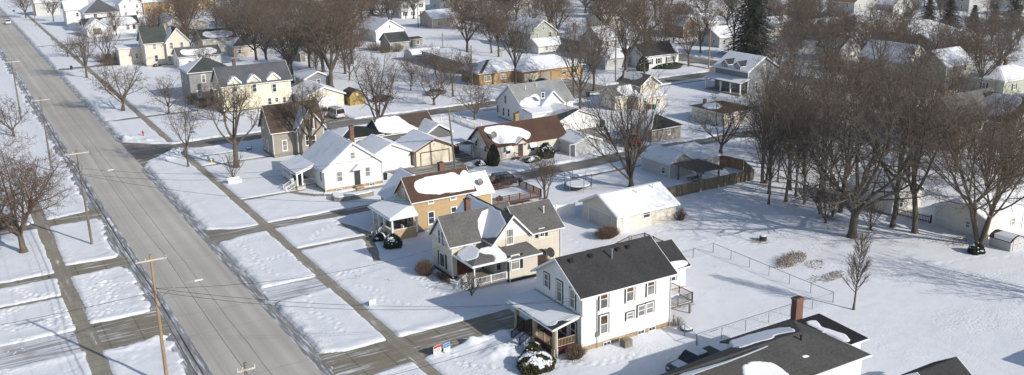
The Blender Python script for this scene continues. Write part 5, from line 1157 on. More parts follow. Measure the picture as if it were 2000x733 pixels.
q('cream house with dark roof and snow island behind the white low house', 66.2, 289, 10, 11, 4.2, 2.2, 'x', 'gable', 'palecream', 'green', 'patch', 2, 1)
q('cream garage with snowy pediment facing two parked cars', 74.2, 344.5, 7.4, 7, 2.8, 1.5, 'y', 'gable', 'cream', 'grey', 'full', 0, 0, gd=(('S', 77.9, 5.0),), name='garage', cat='garage')
q('white house with snowy roof left of the cream garage', 68.8, 348, 4.8, 16, 3.6, 1.8, 'y', 'gable', 'white', 'grey', 'full', 1, 2)
h = House('house', 'white ranch house with wide bay window and snowy roof up the street', (50, 357))
h.block(43.0, 357.5, 60.5, 365.0, 3.4, 2.2, 'x', 0.45, wall='s_white', roof='r_charcoal', key='m'); h.block(43.2, 353.5, 49.5, 361, 3.6, 2.4, 'y', 0.4, wall='s_palecream', roof='r_charcoal', key='g'); h.snow('mS', [(0.35, 0), (0.93, 0.0), (0.96, 0.2), (0.9, 0.97), (0.3, 0.97)], 0.15, 0.05); h.snow('gW'); h.snow('gE'); h.snow('mN')
h.win('S', 353.5, 46.4, 1.9, 2.6, 1.9, frame='brown_trim', bars=2, rail=False, pane='blind')
for x in (52.5, 57.0, 59.0): h.win('S', 357.5, x, 2.1, 0.9, 1.4, frame='brown_trim')
h.done()
h = House('house', 'white two-storey house with bare dark pyramid roof up the street', (50, 374))
h.block(45.0, 369, 56.5, 380, 6.6, 4.4, 'x', 0.5, 'hip', wall='s_white', roof='r_slate', key='m'); h.snow('mW'); h.snow('mN')
for x in (48.5, 53.5): h.win('S', 369, x, 5.4, 1.1, 1.7, frame='brown_trim'); h.win('S', 369, x, 2.4, 1.1, 1.7)
h.win('W', 45, 374, 5.4, 1.0, 1.7); h.done()
q('white tall narrow house left of the dark pyramid roof', 41.5, 392, 8, 9, 6.4, 3.0, 'x', 'gable', 'white', 'dkbrown', 'thin', 1, 1, 2)
q('white gabled house behind the dark pyramid roof', 63.5, 412, 8.5, 10, 5.6, 3.6, 'y', 'gable', 'white', 'grey', 'west', 2, 1, 2)
q('tan brick house at the top left beyond the white gable', 74, 420, 13, 9, 5.2, 2.8, 'x', 'gable', 'tan_brick', 'grey', 'full', 3, 1, 2)
q('tan brick chapel-like building at the top left beside the brick house', 92, 424, 12, 9, 5.2, 3.2, 'x', 'gable', 'tan_brick', 'dkbrown', 'none', 3, 1, 2)
q('white bungalow with snowy gable and deep porch behind the upper left trees', 88, 350, 10, 11, 4.2, 3.2, 'y', 'gable', 'white', 'grey', 'full', 2, 2)
q('grey-roofed white house behind the upper left elm crowns', 118, 330, 11, 9, 4.6, 3.0, 'x', 'gable', 'offwhite', 'slate', 'thin', 2, 1)
q('snow-roofed house far back at the top centre', 198, 330, 12, 9, 4.6, 2.8, 'x', 'gable', 'greywhite', 'grey', 'full', 3, 1)
q('yellow-walled house far back at the top right of centre', 243, 318, 10, 9, 5.0, 2.6, 'x', 'gable', 'yellow', 'grey', 'full', 2, 1)
q('long snow-roofed house behind the avenue elms', 208, 284, 18, 9, 3.4, 2.4, 'x', 'gable', 'greywhite', 'grey', 'full', 3, 1)
q('brown house behind the orange-leaved trees along the avenue', 196, 226, 4.5, 9, 4.2, 2.4, 'y', 'gable', 'brown', 'dkbrown', 'thin', 1, 1)
q('low snow-roofed house among the trees at upper centre right', 232, 262, 16, 9, 3.2, 2.4, 'x', 'gable', 'offwhite', 'grey', 'full', 3, 1)
q('snow-covered house far back above the wood', 262, 276, 14, 9, 4.2, 2.6, 'x', 'gable', 'greywhite', 'grey', 'full', 3, 1)
q('white-gabled house with snow roof at the far upper left behind two elms', 36, 446, 9, 10, 5.6, 3.0, 'x', 'gable', 'greywhite', 'grey', 'full', 1, 1, 2)
q('far brick house with snow roof beyond the top left chapel', 118, 402, 12, 9, 5.0, 2.8, 'x', 'gable', 'pinkish', 'grey', 'full', 3, 1, 2)
q('far grey house with white snow roof beyond the open yard', 138, 372, 12, 9, 5.0, 2.8, 'x', 'gable', 'lightgrey', 'grey', 'full', 3, 1, 2)
# yellow barn shed, white long garage beside it and other outbuildings
h = House('shed', 'yellow wooden barn shed with crossed doors and gambrel roof', (74, 191), 'shed')
prof = [(72.3, -.1), (75.7, -.1), (75.7, 2.0), (75.1, 2.75), (74.0, 3.2), (72.9, 2.75), (72.3, 2.0)]
h.p('wall', 'yellow_wood').hexa([(x, 188.8, z) for x, z in prof], [(x, 193.0, z) for x, z in prof])
for a, b in (((72.1, 1.9), (72.8, 2.8)), ((72.8, 2.8), (74.0, 3.3)), ((74.0, 3.3), (75.2, 2.8)), ((75.2, 2.8), (75.9, 1.9))): h.p('roof', 'r_dkbrown').slab([(a[0], 188.6, a[1]), (b[0], 188.6, b[1]), (b[0], 193.2, b[1]), (a[0], 193.2, a[1])], 0.08)
d = MB().box(73.0, 75.0, 188.72, 188.79, 0, 1.9); h.one('shed_door', d, 'yellow_wood', [('brace', MB().bar((73.05, 188.68, 0.1), (73.95, 188.68, 1.8), .1, .05).bar((74.05, 188.68, 1.8), (74.95, 188.68, 0.1), .1, .05).bar((73.0, 188.68, 0.95), (75.0, 188.68, 0.95), .1, .05), 'grey_wood')])
h.win('S', 188.8, 74.0, 2.45, 0.4, 0.4, rail=False); h.done()
q('long cream garage with broad snow roof behind the parked pickups', 63.0, 190.5, 8.6, 10, 2.7, 1.7, 'y', 'gable', 'palecream', 'grey', 'full', 0, 1, gd=(('S', 67.3, 4.8),), name='garage', cat='garage')
q('grey open-fronted shed under the big elm', 71.0, 213, 6, 7, 2.6, 1.4, 'y', 'gable', 'bluegrey', 'slate', 'thin', 1, 1, name='shed', cat='shed')
q('flat snow-roofed annex behind the slate roof of the yellow house', 55.5, 224, 12, 8, 4.6, 0.3, 'x', 'flat', 'greywhite', 'grey', 'full', 2, 1, name='annex', cat='annex')
h = House('quonset_hut', 'white half-round quonset hut with snow on its arched roof in the back yard', (112, 238), 'hut')
arc = [(6.5*0.5*math.cos(math.pi*k/10), 3.1*math.sin(math.pi*k/10)) for k in range(11)]
h.p('wall', 's_greywhite').hexa([(108.9, 238.2+a, z-.1) for a, z in arc], [(118.0, 238.2+a, z-.1) for a, z in arc]); h.gdoor('W', 108.9, 238.2, 2.6, 2.2, m='s_greywhite')
arc2 = [(3.42*math.cos(math.pi*k/12), 3.2*math.sin(math.pi*k/12)) for k in range(3, 11)]
for (a, z), (b, z2) in zip(arc2[:-1], arc2[1:]): h.p('roof_snow', 'snow', 'wall').slab([(108.8, 238.2+a, z-.1), (118.1, 238.2+a, z-.1), (118.1, 238.2+b, z2-.1), (108.8, 238.2+b, z2-.1)], 0.12)
h.done()
q('small brown hut beside the dark-roofed grey shed', 121.5, 262, 3.2, 3.0, 2.3, 0.25, 'x', 'flat', 'shingles', 'dkbrown', 'none', 1, 1, name='hut', cat='hut')
# ------------------------------------------------------------------ fences, yard things, signs
def one_thing(name, label, cat, mb, m, group=None, smooth=False, loc=None):
    xs = [v[0] for v in mb.v]; ys = [v[1] for v in mb.v]
    c = loc or ((min(xs)+max(xs))/2, (min(ys)+max(ys))/2)
    class _R: location = (c[0], c[1], 0)
    o = mb.obj(name, m, None, _R, smooth); o.location = (c[0], c[1], 0)
    return tag(o, label, cat, group)
def chain_fence(label, pts, h=1.25, gate=None):
    t = thing('chain_link_fence', label, 'fence', (pts[0][0], pts[0][1], 0))
    rail = MB(); net = MB()
    for (a, b) in zip(pts[:-1], pts[1:]):
        a = Vector((*a, 0)); b = Vector((*b, 0)); L = (b-a).length; n = max(1, round(L/3.0))
        rail.tube([a+Vector((0, 0, h)), b+Vector((0, 0, h))], 0.028, 6)
        for i in range(n+1):
            c = a+(b-a)*(i/n)
            if i == n and b.to_tuple() != Vector((*pts[-1], 0)).to_tuple(): continue
            MB().cyl((c.x, c.y), 0.035 if 0 < i < n else 0.05, -0.1, h+0.06, 8).obj('fence_post', 'galv', t, t)
        k = int(L/0.3)
        e = (b-a)/k
        for i in range(k):   # woven diagonals
            net.bar(a+e*i+Vector((0, 0, 0.1)), a+e*(i+1)+Vector((0, 0, h*0.5)), 0.0035, 0.0035); net.bar(a+e*(i+1)+Vector((0, 0, h*0.5)), a+e*i+Vector((0, 0, h-0.02)), 0.0035, 0.0035)
            net.bar(a+e*(i+1)+Vector((0, 0, 0.1)), a+e*i+Vector((0, 0, h*0.5)), 0.0035, 0.0035); net.bar(a+e*i+Vector((0, 0, h*0.5)), a+e*(i+1)+Vector((0, 0, h-0.02)), 0.0035, 0.0035)
    rail.obj('top_rail', 'galv', t, t); net.obj('wire_mesh', 'galv', t, t)
chain_fence('chain-link fence with thin grey posts running across the snowy back yard', [(56.1, 61.4), (74.7, 61.6), (74.7, 79.6), (71.6, 79.6)])
chain_fence('short chain-link fence run from the white house wall to the corner post', [(57.3, 66.2), (56.2, 61.6)])
def board_fence(name, label, pts, h, m, mpost, pw=0.15, gap=0.012, cat='fence', topw=0.0, post_h=0.05, z0=-0.05):
    t = thing(name, label, cat, (pts[0][0], pts[0][1], 0))
    bd = MB(); rl = MB()
    for si, (a, b) in enumerate(zip(pts[:-1], pts[1:])):
        a = Vector((*a, 0)); b = Vector((*b, 0)); L = (b-a).length; e = (b-a)/L; nn = Vector((-e.y, e.x, 0))
        n = int(L/pw)
        for i in range(n):
            c = a+e*((i+0.5)*L/n)+nn*0.05; hh = h+random.uniform(-.03, .03)
            bd.hexa([c-e*(pw/2-gap)-nn*.012+Vector((0, 0, z0)), c+e*(pw/2-gap)-nn*.012+Vector((0, 0, z0)), c+e*(pw/2-gap)+nn*.012+Vector((0, 0, z0)), c-e*(pw/2-gap)+nn*.012+Vector((0, 0, z0))],
                    [c-e*(pw/2-gap)*(1-topw)-nn*.012+Vector((0, 0, hh)), c+e*(pw/2-gap)*(1-topw)-nn*.012+Vector((0, 0, hh)), c+e*(pw/2-gap)*(1-topw)+nn*.012+Vector((0, 0, hh)), c-e*(pw/2-gap)*(1-topw)+nn*.012+Vector((0, 0, hh))])
        for z in (0.35, h-0.3): rl.bar(a+Vector((0, 0, z)), b+Vector((0, 0, z)), 0.05, 0.09)
        k = max(1, round(L/2.4))
        for i in range(k+1 if si == len(pts)-2 else k):
            c = a+(b-a)*(i/k); p = MB(); p.box(c.x-.06, c.x+.06, c.y-.06, c.y+.06, -.1, h+post_h); p.obj('fence_post', mpost, t, t)
    bd.obj('boards', m, t, t); rl.obj('rails', mpost, t, t)
board_fence('board_fence', 'weathered grey-brown board fence between the garage and the pergola yard', [(84.0, 99.3), (100.8, 99.5), (103.3, 104.0)], 1.8, 'fence_wood', 'grey_wood')
board_fence('board_fence', 'brown board fence enclosing the far side of the pergola yard', [(103.3, 104.3), (101.8, 112.0)], 1.85, 'brown_fence', 'brown_fence')
board_fence('board_fence', 'short reddish board fence between the brown-roofed bungalow and the white garage', [(90.0, 142.8), (94.2, 141.2)], 1.7, 'brown_fence', 'brown_fence')
board_fence('vinyl_fence', 'tall white vinyl privacy fence panel behind the beige house', [(64.4, 101.2), (66.5, 101.0), (69.0, 100.3)], 1.85, 'pvc', 'pvc', 0.3, 0.004, post_h=0.18)
board_fence('picket_fence', 'white pointed picket fence round the snowy yard beside the side street', [(76.3, 163.6), (78.2, 163.4), (83.2, 162.2), (83.5, 151.8)], 1.35, 'pvc', 'pvc', 0.16, 0.03, topw=0.75, post_h=0.2)
board_fence('picket_fence', 'dark pointed picket fence between the small white house and the long building', [(104.7, 72.1), (104.0, 76.6)], 1.25, 'black', 'black', 0.2, 0.05, topw=0.7)
# pergola
t = thing('pergola', 'dark slatted wooden pergola over the fenced back yard', 'pergola', (93.5, 103))
for x, y in ((91.7, 105.9), (91.7, 100.9), (95.4, 101.2), (95.4, 105.6)): MB().box(x-.09, x+.09, y-.09, y+.09, -.1, 2.3).obj('post', 'grey_wood', t, t)
bm_ = MB(); [bm_.box(x-.05, x+.05, 100.4, 106.4, 2.3, 2.5) for x in (91.6, 91.8, 95.3, 95.5)]; bm_.obj('beams', 'grey_wood', t, t)
bm_ = MB(); [bm_.box(91.0, 96.1, 100.5+0.42*i-.04, 100.5+0.42*i+.04, 2.503, 2.66) for i in range(15)]; bm_.obj('slats', 'grey_wood', t, t)
t = thing('picnic_table', 'snow-dusted picnic table under the pergola', 'table', (93.3, 104))
MB().box(92.4, 94.2, 103.6, 104.4, 0.7, 0.76).obj('table_top', 'grey_wood', t, t)
for y in (103.05, 104.95): MB().box(92.4, 94.2, y-.14, y+.14, 0.42, 0.47).obj('bench', 'grey_wood', t, t)
for x in (92.7, 93.9): b = MB(); b.bar((x, 103.0, 0), (x, 104.2, .7), .08).bar((x, 105.0, 0), (x, 103.8, .7), .08).bar((x, 103, .4), (x, 105, .4), .07); b.obj('leg_frame', 'grey_wood', t, t)
# trampoline
cx, cy = 76.6, 110.5
t = thing('trampoline', 'round snow-covered trampoline with tall bare net poles beside the alley', 'trampoline', (cx, cy))
ring = MB(); ring.tube([(cx+1.95*math.cos(a*math.pi/16), cy+1.95*math.sin(a*math.pi/16), 0.85) for a in range(33)], 0.06, 6, False); ring.obj('rim', 'black', t, t)
MB().cyl((cx, cy), 1.88, 0.82, 0.86, 32).obj('mat', 'black', t, t); MB().cyl((cx, cy), 1.86, 0.862, 0.98, 32, 1.7).obj('snow_layer', 'snow', t, t)
for k in range(6):
    a = k*math.pi/3+0.35; x, y = cx+1.98*math.cos(a), cy+1.98*math.sin(a)
    MB().tube([(x, y, -.05), (x, y, .9)], 0.035, 6).obj('leg', 'grey_metal', t, t); MB().tube([(x+.06, y, .5), (x+.06, y, 2.5)], 0.035, 6).obj('net_pole', 'black', t, t)
# clothesline post, compost bin, satellite, AC unit, snow tub ...
t = thing('clothesline_post', 'white T-shaped clothesline post in front of the weathered shed', 'post', G(1113, 311))
x, y = G(1113, 311); MB().tube([(x, y, -.1), (x, y, 2.35)], 0.06, 8).obj('upright', 'white_trim', t, t); MB().box(x-.05, x+1.5, y-.05, y+.05, 2.35, 2.45).obj('crossbar', 'white_trim', t, t)
t = thing('air_conditioner', 'grey-green air conditioning unit against the white house foundation', 'air conditioner', (50.7, 65.2))
c = MB().box(50.3, 51.15, 64.8, 65.6, 0.05, 0.85); [c.box(50.27, 51.18, 64.77, 65.63, 0.12+0.11*i, 0.15+0.11*i) for i in range(7)]; c.obj('cabinet', 'block', t, t)
MB().cyl((50.72, 65.2), 0.34, 0.853, 0.9, 18).obj('fan_grille', 'stone', t, t); MB().box(50.2, 51.25, 64.7, 65.7, -.05, 0.045).obj('base_pad', 'block', t, t)
x, y = G(1341, 646); t = thing('fire_ring', 'low round stone fire ring topped with snow in the back yard', 'fire pit', (x, y))
MB().cyl((x, y), 0.62, -.05, 0.32, 18).obj('ring', 'dark_base', t, t); MB().cyl((x, y), 0.58, 0.322, 0.42, 18, 0.45).obj('snow_cap', 'snow', t, t)
x, y = G(1490, 472); t = thing('compost_bin', 'dark round compost bin with brush heaped round it on the open snow', 'bin', (x, y))
MB().lathe((x, y), [(0.42, 0), (0.46, 0.3), (0.42, 0.75)], 14).obj('drum', 'dark_base', t, t); MB().cyl((x, y), 0.4, 0.752, 0.85, 14, 0.25).obj('lid_snow', 'snow', t, t)
def bin_(label, x, y, m='dark_green_trim', h=1.05, group=None):
    t = thing('wheelie_bin', label, 'bin', (x, y), group)
    MB().hexa([(x-.24, y-.27, 0.05), (x+.24, y-.27, 0.05), (x+.24, y+.27, 0.05), (x-.24, y+.27, 0.05)], [(x-.3, y-.35, h), (x+.3, y-.35, h), (x+.3, y+.35, h), (x-.3, y+.35, h)]).obj('tub', m, t, t)
    MB().hexa([(x-.32, y-.38, h+.003), (x+.32, y-.38, h+.003), (x+.32, y+.38, h+.003), (x-.32, y+.38, h+.003)], [(x-.28, y-.3, h+.1), (x+.28, y-.3, h+.1), (x+.28, y+.3, h+.1), (x-.28, y+.3, h+.1)]).obj('lid', m, t, t)
    for s in (-1, 1): MB().tube([(x+s*.25-.03, y+.3, .1), (x+s*.25+.03, y+.3, .1)], 0.1, 10).obj('wheel', 'rubber', t, t)
bin_('dark green bin at the right wall of the two-door garage', 103.6, 141.6); bin_('second dark bin close behind the one at the two-door garage', 104.3, 142.2)
bin_('brown bin against the two-gabled beige house', *G(1268, 215), m='brown_trim'); bin_('teal bin beside the brown one at the beige house', *G(1277, 215), m='green_sign')
bin_('black bin standing alone at the near edge of the side street', *G(1148, 190), m='black'); bin_('dark bin near the parked car at the brick ranch', *G(1036, 165), m='dark_green_trim')
bin_('black bin with yellow lid at the cottage corner', *G(752, 352), m='black'); bin_('dark bin among the bare trees on the roadside lawn far up the street', *G(140, 137), m='black')
# fire hydrant
x, y = G(280, 266); t = thing('fire_hydrant', 'small red fire hydrant on the corner lawn across the side street', 'hydrant', (x, y))
MB().lathe((x, y), [(0.17, 0), (0.17, 0.1), (0.13, 0.12), (0.13, 0.75), (0.18, 0.78), (0.18, 0.86), (0.12, 0.98), (0.03, 1.05)], 12).obj('barrel', 'red', t, t)
for s in (-1, 1): MB().tube([(x+s*.1, y, .62), (x+s*.26, y, .62)], 0.07, 8).obj('nozzle', 'red', t, t)
def blade_sign(label, x, y, m, h=2.6, w=0.9, hh=0.25, yaw=0.0):
    t = thing('street_sign', label, 'sign', (x, y)); c, s = math.cos(yaw), math.sin(yaw)
    MB().tube([(x, y, -.1), (x, y, h)], 0.035, 6).obj('sign_post', 'galv', t, t)
    MB().bar((x-c*w/2, y-s*w/2, h+hh/2), (x+c*w/2, y+s*w/2, h+hh/2), 0.03, hh).obj('sign_blade', m, t, t)
blade_sign('green street name sign on a thin post at the corner', *G(378, 285), 'green_sign', 2.4, 1.0, 0.24); blade_sign('small blue sign on a post beside the far main road', *G(29, 34), 'blue', 2.3, 0.9, 0.7)
def yard_sign(label, px, py, w, h, m, bands, yaw=0.35, legs=0.35, name='yard_sign'):
    x, y = G(px, py, 0.1); t = thing(name, label, 'sign', (x, y)); c, s = math.cos(yaw), math.sin(yaw)
    P = lambda u, d, z: (x+c*u+s*d, y+s*u-c*d, z)
    q = lambda mb, u0, u1, z0, z1, d0, d1: mb.hexa([P(u0, d0, z0), P(u1, d0, z0), P(u1, d1, z0), P(u0, d1, z0)], [P(u0, d0, z1), P(u1, d0, z1), P(u1, d1, z1), P(u0, d1, z1)])
    b = MB(); q(b, -w/2, w/2, legs, legs+h, -.02, .02); b.obj('board', m, t, t)
    for u in (-w*.4, w*.4): l = MB(); q(l, u-.02, u+.02, -.1, legs, -.02, .02); l.obj('stake', 'grey_metal', t, t)
    for i, (u0, u1, v0, v1, mm_) in enumerate(bands): g = MB(); q(g, -w/2+w*u0, -w/2+w*u1, legs+h*v0, legs+h*v1, .021, .026); g.obj('print', mm_, t, t)
yard_sign('small blank cream yard sign in the snow beside the sidewalk', 728, 597, 0.85, 0.55, 'paper', [(0.1, 0.9, 0.40, 0.46, 'stone')], 0.25, 0.2)
yard_sign('red and white yard sign in the snow beside the driveway', 855, 692, 1.0, 0.75, 'paper', [(0.02, 0.98, 0.66, 0.98, 'red'), (0.10, 0.24, 0.28, 0.52, 'wire'), (0.36, 0.9, 0.46, 0.54, 'wire'), (0.36, 0.8, 0.28, 0.36, 'wire'), (0.3, 0.92, 0.08, 0.16, 'red')], 0.25, 0.25)
yard_sign('blue and white yard sign right of the red one', 873, 688, 0.8, 0.8, 'paper', [(0.02, 0.98, 0.42, 0.98, 'blue'), (0.14, 0.86, 0.64, 0.74, 'paper'), (0.2, 0.7, 0.5, 0.56, 'paper'), (0.1, 0.9, 0.24, 0.30, 'blue'), (0.1, 0.7, 0.1, 0.16, 'blue')], 0.25, 0.25)
yard_sign('blue yard sign with white and red bands in front of the shingled corner house', 487, 297, 1.1, 0.8, 'blue', [(0.1, 0.9, 0.55, 0.85, 'paper'), (0.1, 0.9, 0.1, 0.32, 'red')], 0.2, 0.35)
x, y = G(415, 318); t = thing('utility_box', 'small yellow utility box in the snow near the street corner', 'box', (x, y)); MB().box(x-.3, x+.3, y-.25, y+.25, -.05, .6).obj('cabinet', 'yellow', t, t); MB().box(x-.32, x+.32, y-.27, y+.27, .603, .72).obj('snow_cap', 'snow', t, t)
# white picket planter
x, y = 35.2, 143.3; t = thing('planter', 'white picket planter box holding the bare vase-shaped shrub', 'planter', (x, y))
b = MB(); [b.box(x-.95+.19*i, x-.95+.19*i+.09, y-.62, y-.58, 0.05, 0.75) for i in range(11)]; [b.box(x-1.0, x-.96, y-.55+.19*i, y-.55+.19*i+.09, 0.05, 0.75) for i in range(6)]
b.obj('pickets', 'pvc', t, t); f = MB(); f.box(x-1.02, x+1.02, y-.66, y-.62, 0.72, 0.82).box(x-1.02, x+1.02, y-.66, y-.62, 0.02, 0.12).box(x-1.06, x-1.02, y-.6, y+.6, 0.72, 0.82).box(x-1.0, x+1.0, y+.55, y+.6, 0.0, 0.8); f.obj('rails', 'pvc', t, t); MB().box(x-.93, x+.95, y-.56, y+.5, -.05, 0.55).obj('soil', 'snow', t, t)
# low stone planter wall beside the cottage
t = thing('stone_planter', 'low curved stone planter wall filled with snow beside the white cottage', 'planter', (47.3, 125.5))
pl = chaikin([(45.0, 127.4), (44.2, 125.2), (45.2, 124.1), (50.4, 124.2), (50.4, 125.4), (46.2, 126.0), (46.0, 127.4)], 1)
MB().hexa([(*p, -.1) for p in ccw(pl)], [(*p, 0.72) for p in ccw(pl)]).obj('wall', 'block', t, t); q = grow(pl, -0.14); MB().hexa([(*p, 0.723) for p in q], [(*p, 0.85) for p in grow(q, -0.05)]).obj('snow_layer', 'snow', t, t)
# dry reeds and litter
def reeds(name, px0, py0, w, d, n, seed, h=1.25):
    rr = random.Random(seed); cx, cy = G(px0, py0); mb = MB()
    for i in range(n):
        a = rr.random()*6.283; r = math.sqrt(rr.random()); x = cx+w*r*math.cos(a); y = cy+d*r*math.sin(a)+0.25*(x-cx)
        hh = h*rr.uniform(.4, 1)*(1.1-r*0.6); lx, ly = rr.gauss(0, .14), rr.gauss(0, .14)
        mb.tube([(x, y, 0.0), (x+lx*.5, y+ly*.5, hh*.6), (x+lx*1.6, y+ly*1.6, hh)], [0.015, 0.017, 0.010], 3, False)
        if rr.random() < .4: mb.tube([(x+lx, y+ly, hh*.8), (x+lx*1.5, y+ly*1.5, hh*1.02)], [0.035, 0.03], 4)
    tag(mb.obj(name, 'reed'), kind='stuff')
reeds('dry_reeds', 1545, 512, 2.9, 1.3, 330, 1); reeds('dry_reeds', 1592, 520, 1.6, 1.0, 70, 5, 0.6); reeds('dry_reeds', 1627, 542, 2.0, 0.8, 150, 2, 0.6); reeds('dry_reeds', 1592, 548, 1.2, .7, 40, 6, 0.5)
def litter(name, spots, seed):
    rr = random.Random(seed); mb = MB()
    for px, py, r, n in spots:
        cx, cy = G(px, py)
        for i in range(n):
            x = cx+rr.gauss(0, r*.5); y = cy+rr.gauss(0, r*.5); L = rr.uniform(.15, .7); a = rr.random()*6.283
            mb.tube([(x, y, .16+rr.random()*.12), (x+L*math.cos(a), y+L*math.sin(a), .16+rr.random()*.2)], rr.uniform(.008, .02), 3, False)
    tag(mb.obj(name, 'litter'), kind='stuff')
litter('fallen_twigs', [(1480, 474, 1.0, 70), (1870, 478, 1.6, 120), (1880, 468, 1.2, 60), (1700, 452, .8, 50), (1620, 430, 1.6, 120), (1120, 705, .9, 40), (1690, 470, 2.0, 50), (1560, 400, 2.5, 80), (1650, 450, 2, 70), (1335, 600, 1.2, 40), (700, 545, .5, 6), (757, 551, .4, 5), (1820, 470, 2, 60), (850, 540, 1.0, 60), (870, 555, 1.2, 60)], 3)

# ------------------------------------------------------------------ vehicles
def vehicle(label, x, y, yaw, kind, colour, name='parked_car', cat='car', snow=False, group=None, metal=0.25):
    P = paint('paint_%s' % colour[0], colour[1], metal)
    t = thing(name, label, cat, (x, y, 0.02), group, yaw)
    if kind == 'suv': L, W, prof, cab = 4.8, 1.9, [(-2.35, .35), (-2.4, .75), (-2.3, 1.05), (1.0, 1.08), (2.1, .95), (2.38, .75), (2.36, .32)], [(-2.25, 1.04), (-2.0, 1.7), (0.35, 1.72), (1.15, 1.07)]
    elif kind == 'sedan': L, W, prof, cab = 4.6, 1.8, [(-2.25, .32), (-2.3, .7), (-2.15, .95), (-1.4, .98), (1.0, .95), (2.1, .82), (2.28, .62), (2.25, .3)], [(-1.75, .95), (-0.95, 1.42), (0.3, 1.44), (1.2, .94)]
    elif kind == 'van': L, W, prof, cab = 5.2, 2.0, [(-2.6, .4), (-2.62, 1.1), (1.5, 1.12), (2.4, .98), (2.58, .7), (2.55, .35)], [(-2.6, 1.08), (-2.5, 2.05), (1.0, 2.05), (1.75, 1.1)]
    else: L, W, prof, cab = 5.6, 1.95, [(-2.8, .5), (-2.82, 1.05), (0.9, 1.08), (2.5, 1.02), (2.75, .75), (2.72, .38)], [(-1.0, 1.05), (-.75, 1.78), (0.45, 1.78), (1.15, 1.08)]
    w = W/2
    def loft(pr, ys, ins, mb):
        n = len(pr); c = np.mean(np.array(pr), 0); vs = []
        for yy, k in zip(ys, ins):
            vs += [(c[0]+(a-c[0])*k, yy, c[1]+(b-c[1])*(k if b > 0.6 else 1)) for a, b in pr]
        fs = [(i*n+j, i*n+(j+1) % n, (i+1)*n+(j+1) % n, (i+1)*n+j) for i in range(len(ys)-1) for j in range(n)]
        fs += [tuple(range(n-1, -1, -1)), tuple(range((len(ys)-1)*n, len(ys)*n))]; mb.add(vs, fs)
    b = MB(); loft(prof, [-w, -w+.06, -w+.25, w-.25, w-.06, w], [.955, .985, 1, 1, .985, .955], b)
    if kind == 'pickup': b.box(-2.75, -1.02, -w+.02, -w+.12, .95, 1.2); b.box(-2.75, -1.02, w-.12, w-.02, .95, 1.2); b.box(-2.78, -2.68, -w+.02, w-.02, .95, 1.2)
    b.obj('body', P, t)
    z1 = max(c[1] for c in cab); z0 = cab[0][1]
    g = MB(); ti = .2
    lo = [(cab[0][0], -w+.05, z0), (cab[3][0], -w+.05, z0), (cab[3][0], w-.05, z0), (cab[0][0], w-.05, z0)]; hi = [(cab[1][0], -w+ti, z1), (cab[2][0], -w+ti, z1), (cab[2][0], w-ti, z1), (cab[1][0], w-ti, z1)]
    g.hexa(lo, hi); g.obj('windows', 'car_glass', t)
    r = MB(); r.hexa([(cab[1][0]-.05, -w+ti-.03, z1-.02), (cab[2][0]+.06, -w+ti-.03, z1-.02), (cab[2][0]+.06, w-ti+.03, z1-.02), (cab[1][0]-.05, w-ti+.03, z1-.02)], [(cab[1][0], -w+ti+.05, z1+.06), (cab[2][0]-.02, -w+ti+.05, z1+.06), (cab[2][0]-.02, w-ti-.05, z1+.06), (cab[1][0], w-ti-.05, z1+.06)])
    pl = r
    for i in range(4): pl.bar(Vector(lo[i])*1.003, Vector(hi[i])*1.0, .09, .09)
    for s in (-1, 1):
        for f in ((.42,) if kind in ('sedan', 'pickup') else (.3, .64)):
            pl.bar((cab[0][0]+(cab[3][0]-cab[0][0])*f, s*(w-.04), z0), (cab[1][0]+(cab[2][0]-cab[1][0])*f, s*(w-ti+.01), z1), .07, .06)
    r.obj('roof', P, t)
    wr = .34 if kind in ('sedan',) else .38
    for fx in (L*.31, -L*.31):
        for s in (-1, 1):
            tm = MB().tube([(fx, s*(w-.2), wr), (fx, s*(w+.005), wr)], wr, 16); o = tm.obj('wheel', 'rubber', t)
            MB().tube([(fx, s*(w-.03), wr), (fx, s*(w+.02), wr)], wr*.6, 12).obj('rim', 'grey_metal', o)
    fx = max(p[0] for p in prof); rx = min(p[0] for p in prof)
    for s in (-1, 1):
        MB().box(fx-.2, fx+.0, s*(w-.4)-.18, s*(w-.4)+.18, .68, .84).obj('headlight', 'lamp_glass', t); MB().box(rx-.01, rx+.12, s*(w-.22)-.12, s*(w-.22)+.12, .78, 1.0).obj('tail_light', 'tail_red', t)
        MB().box(cab[3][0]-.35, cab[3][0]-.2, s*(w+.02)-.08, s*(w+.02)+.08, z0+.02, z0+.18).obj('mirror', P, t)
    MB().box(fx-.03, fx+.03, -.6, .6, .42, .62).obj('grille', 'black', t)
    if snow:
        sn = MB(); sn.hexa([(cab[1][0], -w+ti, z1+.063), (cab[2][0], -w+ti, z1+.063), (cab[2][0], w-ti, z1+.063), (cab[1][0], w-ti, z1+.063)], [(cab[1][0]+.1, -w+ti+.1, z1+.19), (cab[2][0]-.1, -w+ti+.1, z1+.19), (cab[2][0]-.1, w-ti-.1, z1+.19), (cab[1][0]+.1, w-ti-.1, z1+.19)]); sn.obj('roof_snow', 'snow', t)
        if snow == 2: MB().hexa([(cab[3][0]+.05, -w+.15, 1.0), (fx-.35, -w+.2, .93), (fx-.35, w-.2, .93), (cab[3][0]+.05, w-.15, 1.0)], [(cab[3][0]+.15, -w+.25, 1.14), (fx-.45, -w+.3, 1.03), (fx-.45, w-.3, 1.03), (cab[3][0]+.15, w-.25, 1.14)]).obj('hood_snow', 'snow', t)
    return t
BLK = ('black', (.012, .012, .014)); WHT = ('white', (.72, .72, .72)); SLV = ('silver', (.45, .46, .47)); RED = ('red', (.25, .02, .02)); DKB = ('dark_blue', (.02, .03, .06)); GRY = ('grey', (.14, .145, .15))
vehicle('shiny black sport utility vehicle parked behind the wooden deck of the tan house', 69.5, 119.0, R(-8), 'suv', BLK)
